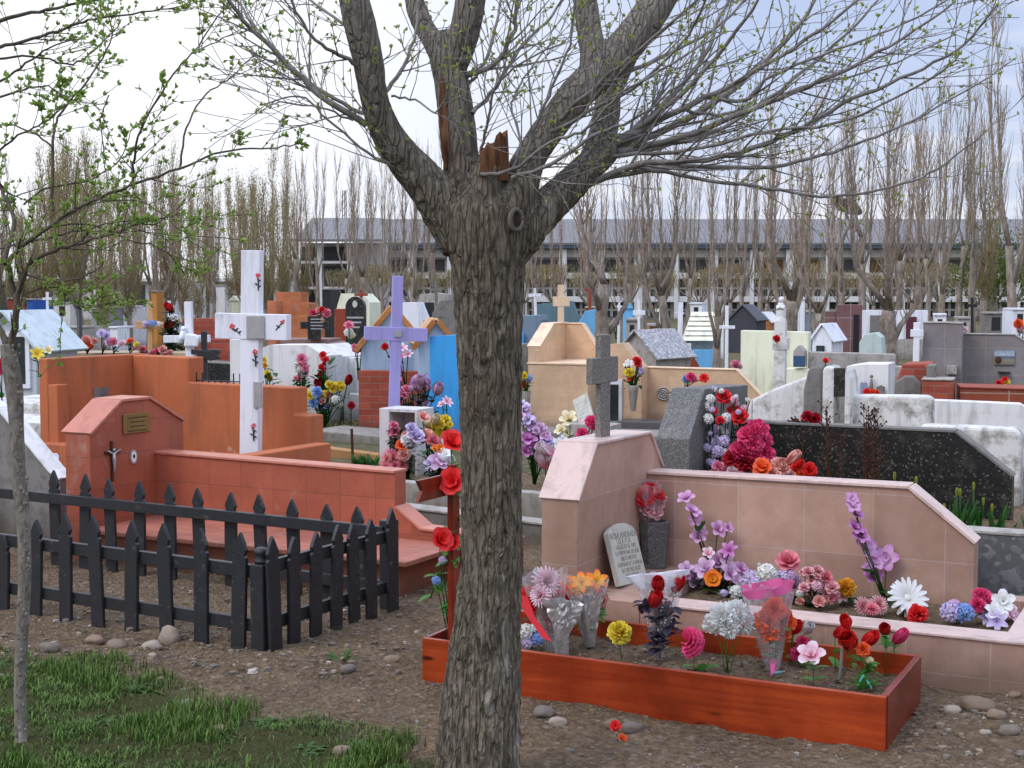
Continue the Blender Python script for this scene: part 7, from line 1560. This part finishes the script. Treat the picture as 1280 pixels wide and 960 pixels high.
# ------------------------------------------------------------------ sky, sun, camera
w = bpy.data.worlds.new('World'); scene.world = w; w.use_nodes = True; nt = w.node_tree
for n in list(nt.nodes): nt.nodes.remove(n)
out = nt.nodes.new('ShaderNodeOutputWorld'); bg = nt.nodes.new('ShaderNodeBackground'); nt.links.new(bg.outputs[0], out.inputs[0])
sky = nt.nodes.new('ShaderNodeTexSky'); sky.sky_type = 'NISHITA'; sky.sun_disc = False
SUN_E, SUN_AZ = math.radians(48), math.radians(-125)            # azimuth from +Y towards +X
sky.sun_elevation = SUN_E; sky.sun_rotation = SUN_AZ; sky.dust_density = 2.0
tc = nt.nodes.new('ShaderNodeTexCoord').outputs['Generated']
sx = nt.nodes.new('ShaderNodeSeparateXYZ'); nt.links.new(tc, sx.inputs[0])
ad = nd(nt, 'ShaderNodeMath', operation='MAXIMUM'); nt.links.new(sx.outputs[2], ad.inputs[0]); ad.inputs[1].default_value = .0
ad2 = nd(nt, 'ShaderNodeMath', operation='ADD'); nt.links.new(ad.outputs[0], ad2.inputs[0]); ad2.inputs[1].default_value = .14
dv = nd(nt, 'ShaderNodeVectorMath', operation='DIVIDE'); nt.links.new(tc, dv.inputs[0])
cb = nt.nodes.new('ShaderNodeCombineXYZ'); 
for i in range(3): nt.links.new(ad2.outputs[0], cb.inputs[i])
nt.links.new(cb.outputs[0], dv.inputs[1])
n1 = noi(nt, dv.outputs[0], 1.1, 7, .55, (.55,1.0,1), .3)
cl = ramp(nt, n1, .50, .66)
# broad bright veil towards the sun side (left)
dt = nd(nt, 'ShaderNodeVectorMath', operation='DOT_PRODUCT'); nt.links.new(tc, dt.inputs[0]); dt.inputs[1].default_value = (-.30, .93, .20)
glow = ramp(nt, dt.outputs['Value'], .89, 1.0)
K = 10.0
hz = ramp(nt, sx.outputs[2], .0, .24, (1,1,1,1), (0,0,0,1))
skyc = mixc(nt, .7, sky.outputs[0], (5.6, 6.7, 9.8, 1))
white = mixc(nt, glow, (9.2, 9.3, 10.0, 1), (12.5, 12.6, 12.8, 1))
fac = nd(nt, 'ShaderNodeMath', operation='MAXIMUM'); nt.links.new(cl, fac.inputs[0])
m5 = nd(nt, 'ShaderNodeMath', operation='MULTIPLY'); nt.links.new(glow, m5.inputs[0]); m5.inputs[1].default_value = .85; nt.links.new(m5.outputs[0], fac.inputs[1])
c = mixc(nt, fac.outputs[0], skyc, white)
hm = nd(nt, 'ShaderNodeMath', operation='MULTIPLY'); nt.links.new(hz, hm.inputs[0]); hm.inputs[1].default_value = .4
c = mixc(nt, hm.outputs[0], c, (9.0, 9.1, 9.7, 1))
zz = ramp(nt, sx.outputs[2], .2, .85, (1,1,1,1), (2.3,2.3,2.25,1)); c = mixc(nt, 1.0, c, zz, 'MULTIPLY')          # overcast: brighter towards the zenith
nt.links.new(c, bg.inputs['Color']); bg.inputs['Strength'].default_value = .107
sl = bpy.data.lights.new('sun', 'SUN'); sl.energy = 1.3; sl.angle = math.radians(28); sl.color = (1, .96, .90)
so = bpy.data.objects.new('sun', sl); COL.objects.link(so)
d = Vector((math.sin(SUN_AZ)*math.cos(SUN_E), math.cos(SUN_AZ)*math.cos(SUN_E), math.sin(SUN_E)))
so.rotation_euler = d.to_track_quat('Z', 'Y').to_euler()
cam = bpy.data.cameras.new('camera'); co = bpy.data.objects.new('camera', cam); COL.objects.link(co)
cam.sensor_width = 36; cam.lens = 36*FPX/1280; cam.clip_end = 3000; cam.clip_start = .05
co.location = (0,0,EYE); co.rotation_euler = (math.pi/2-PITCH, 0, 0)
scene.camera = co
scene.view_settings.view_transform = 'Standard'; scene.view_settings.look = 'None'; scene.view_settings.exposure = 0
scene.render.resolution_x = 1024; scene.render.resolution_y = 768
scene.cycles.max_bounces = 6; scene.cycles.transparent_max_bounces = 16
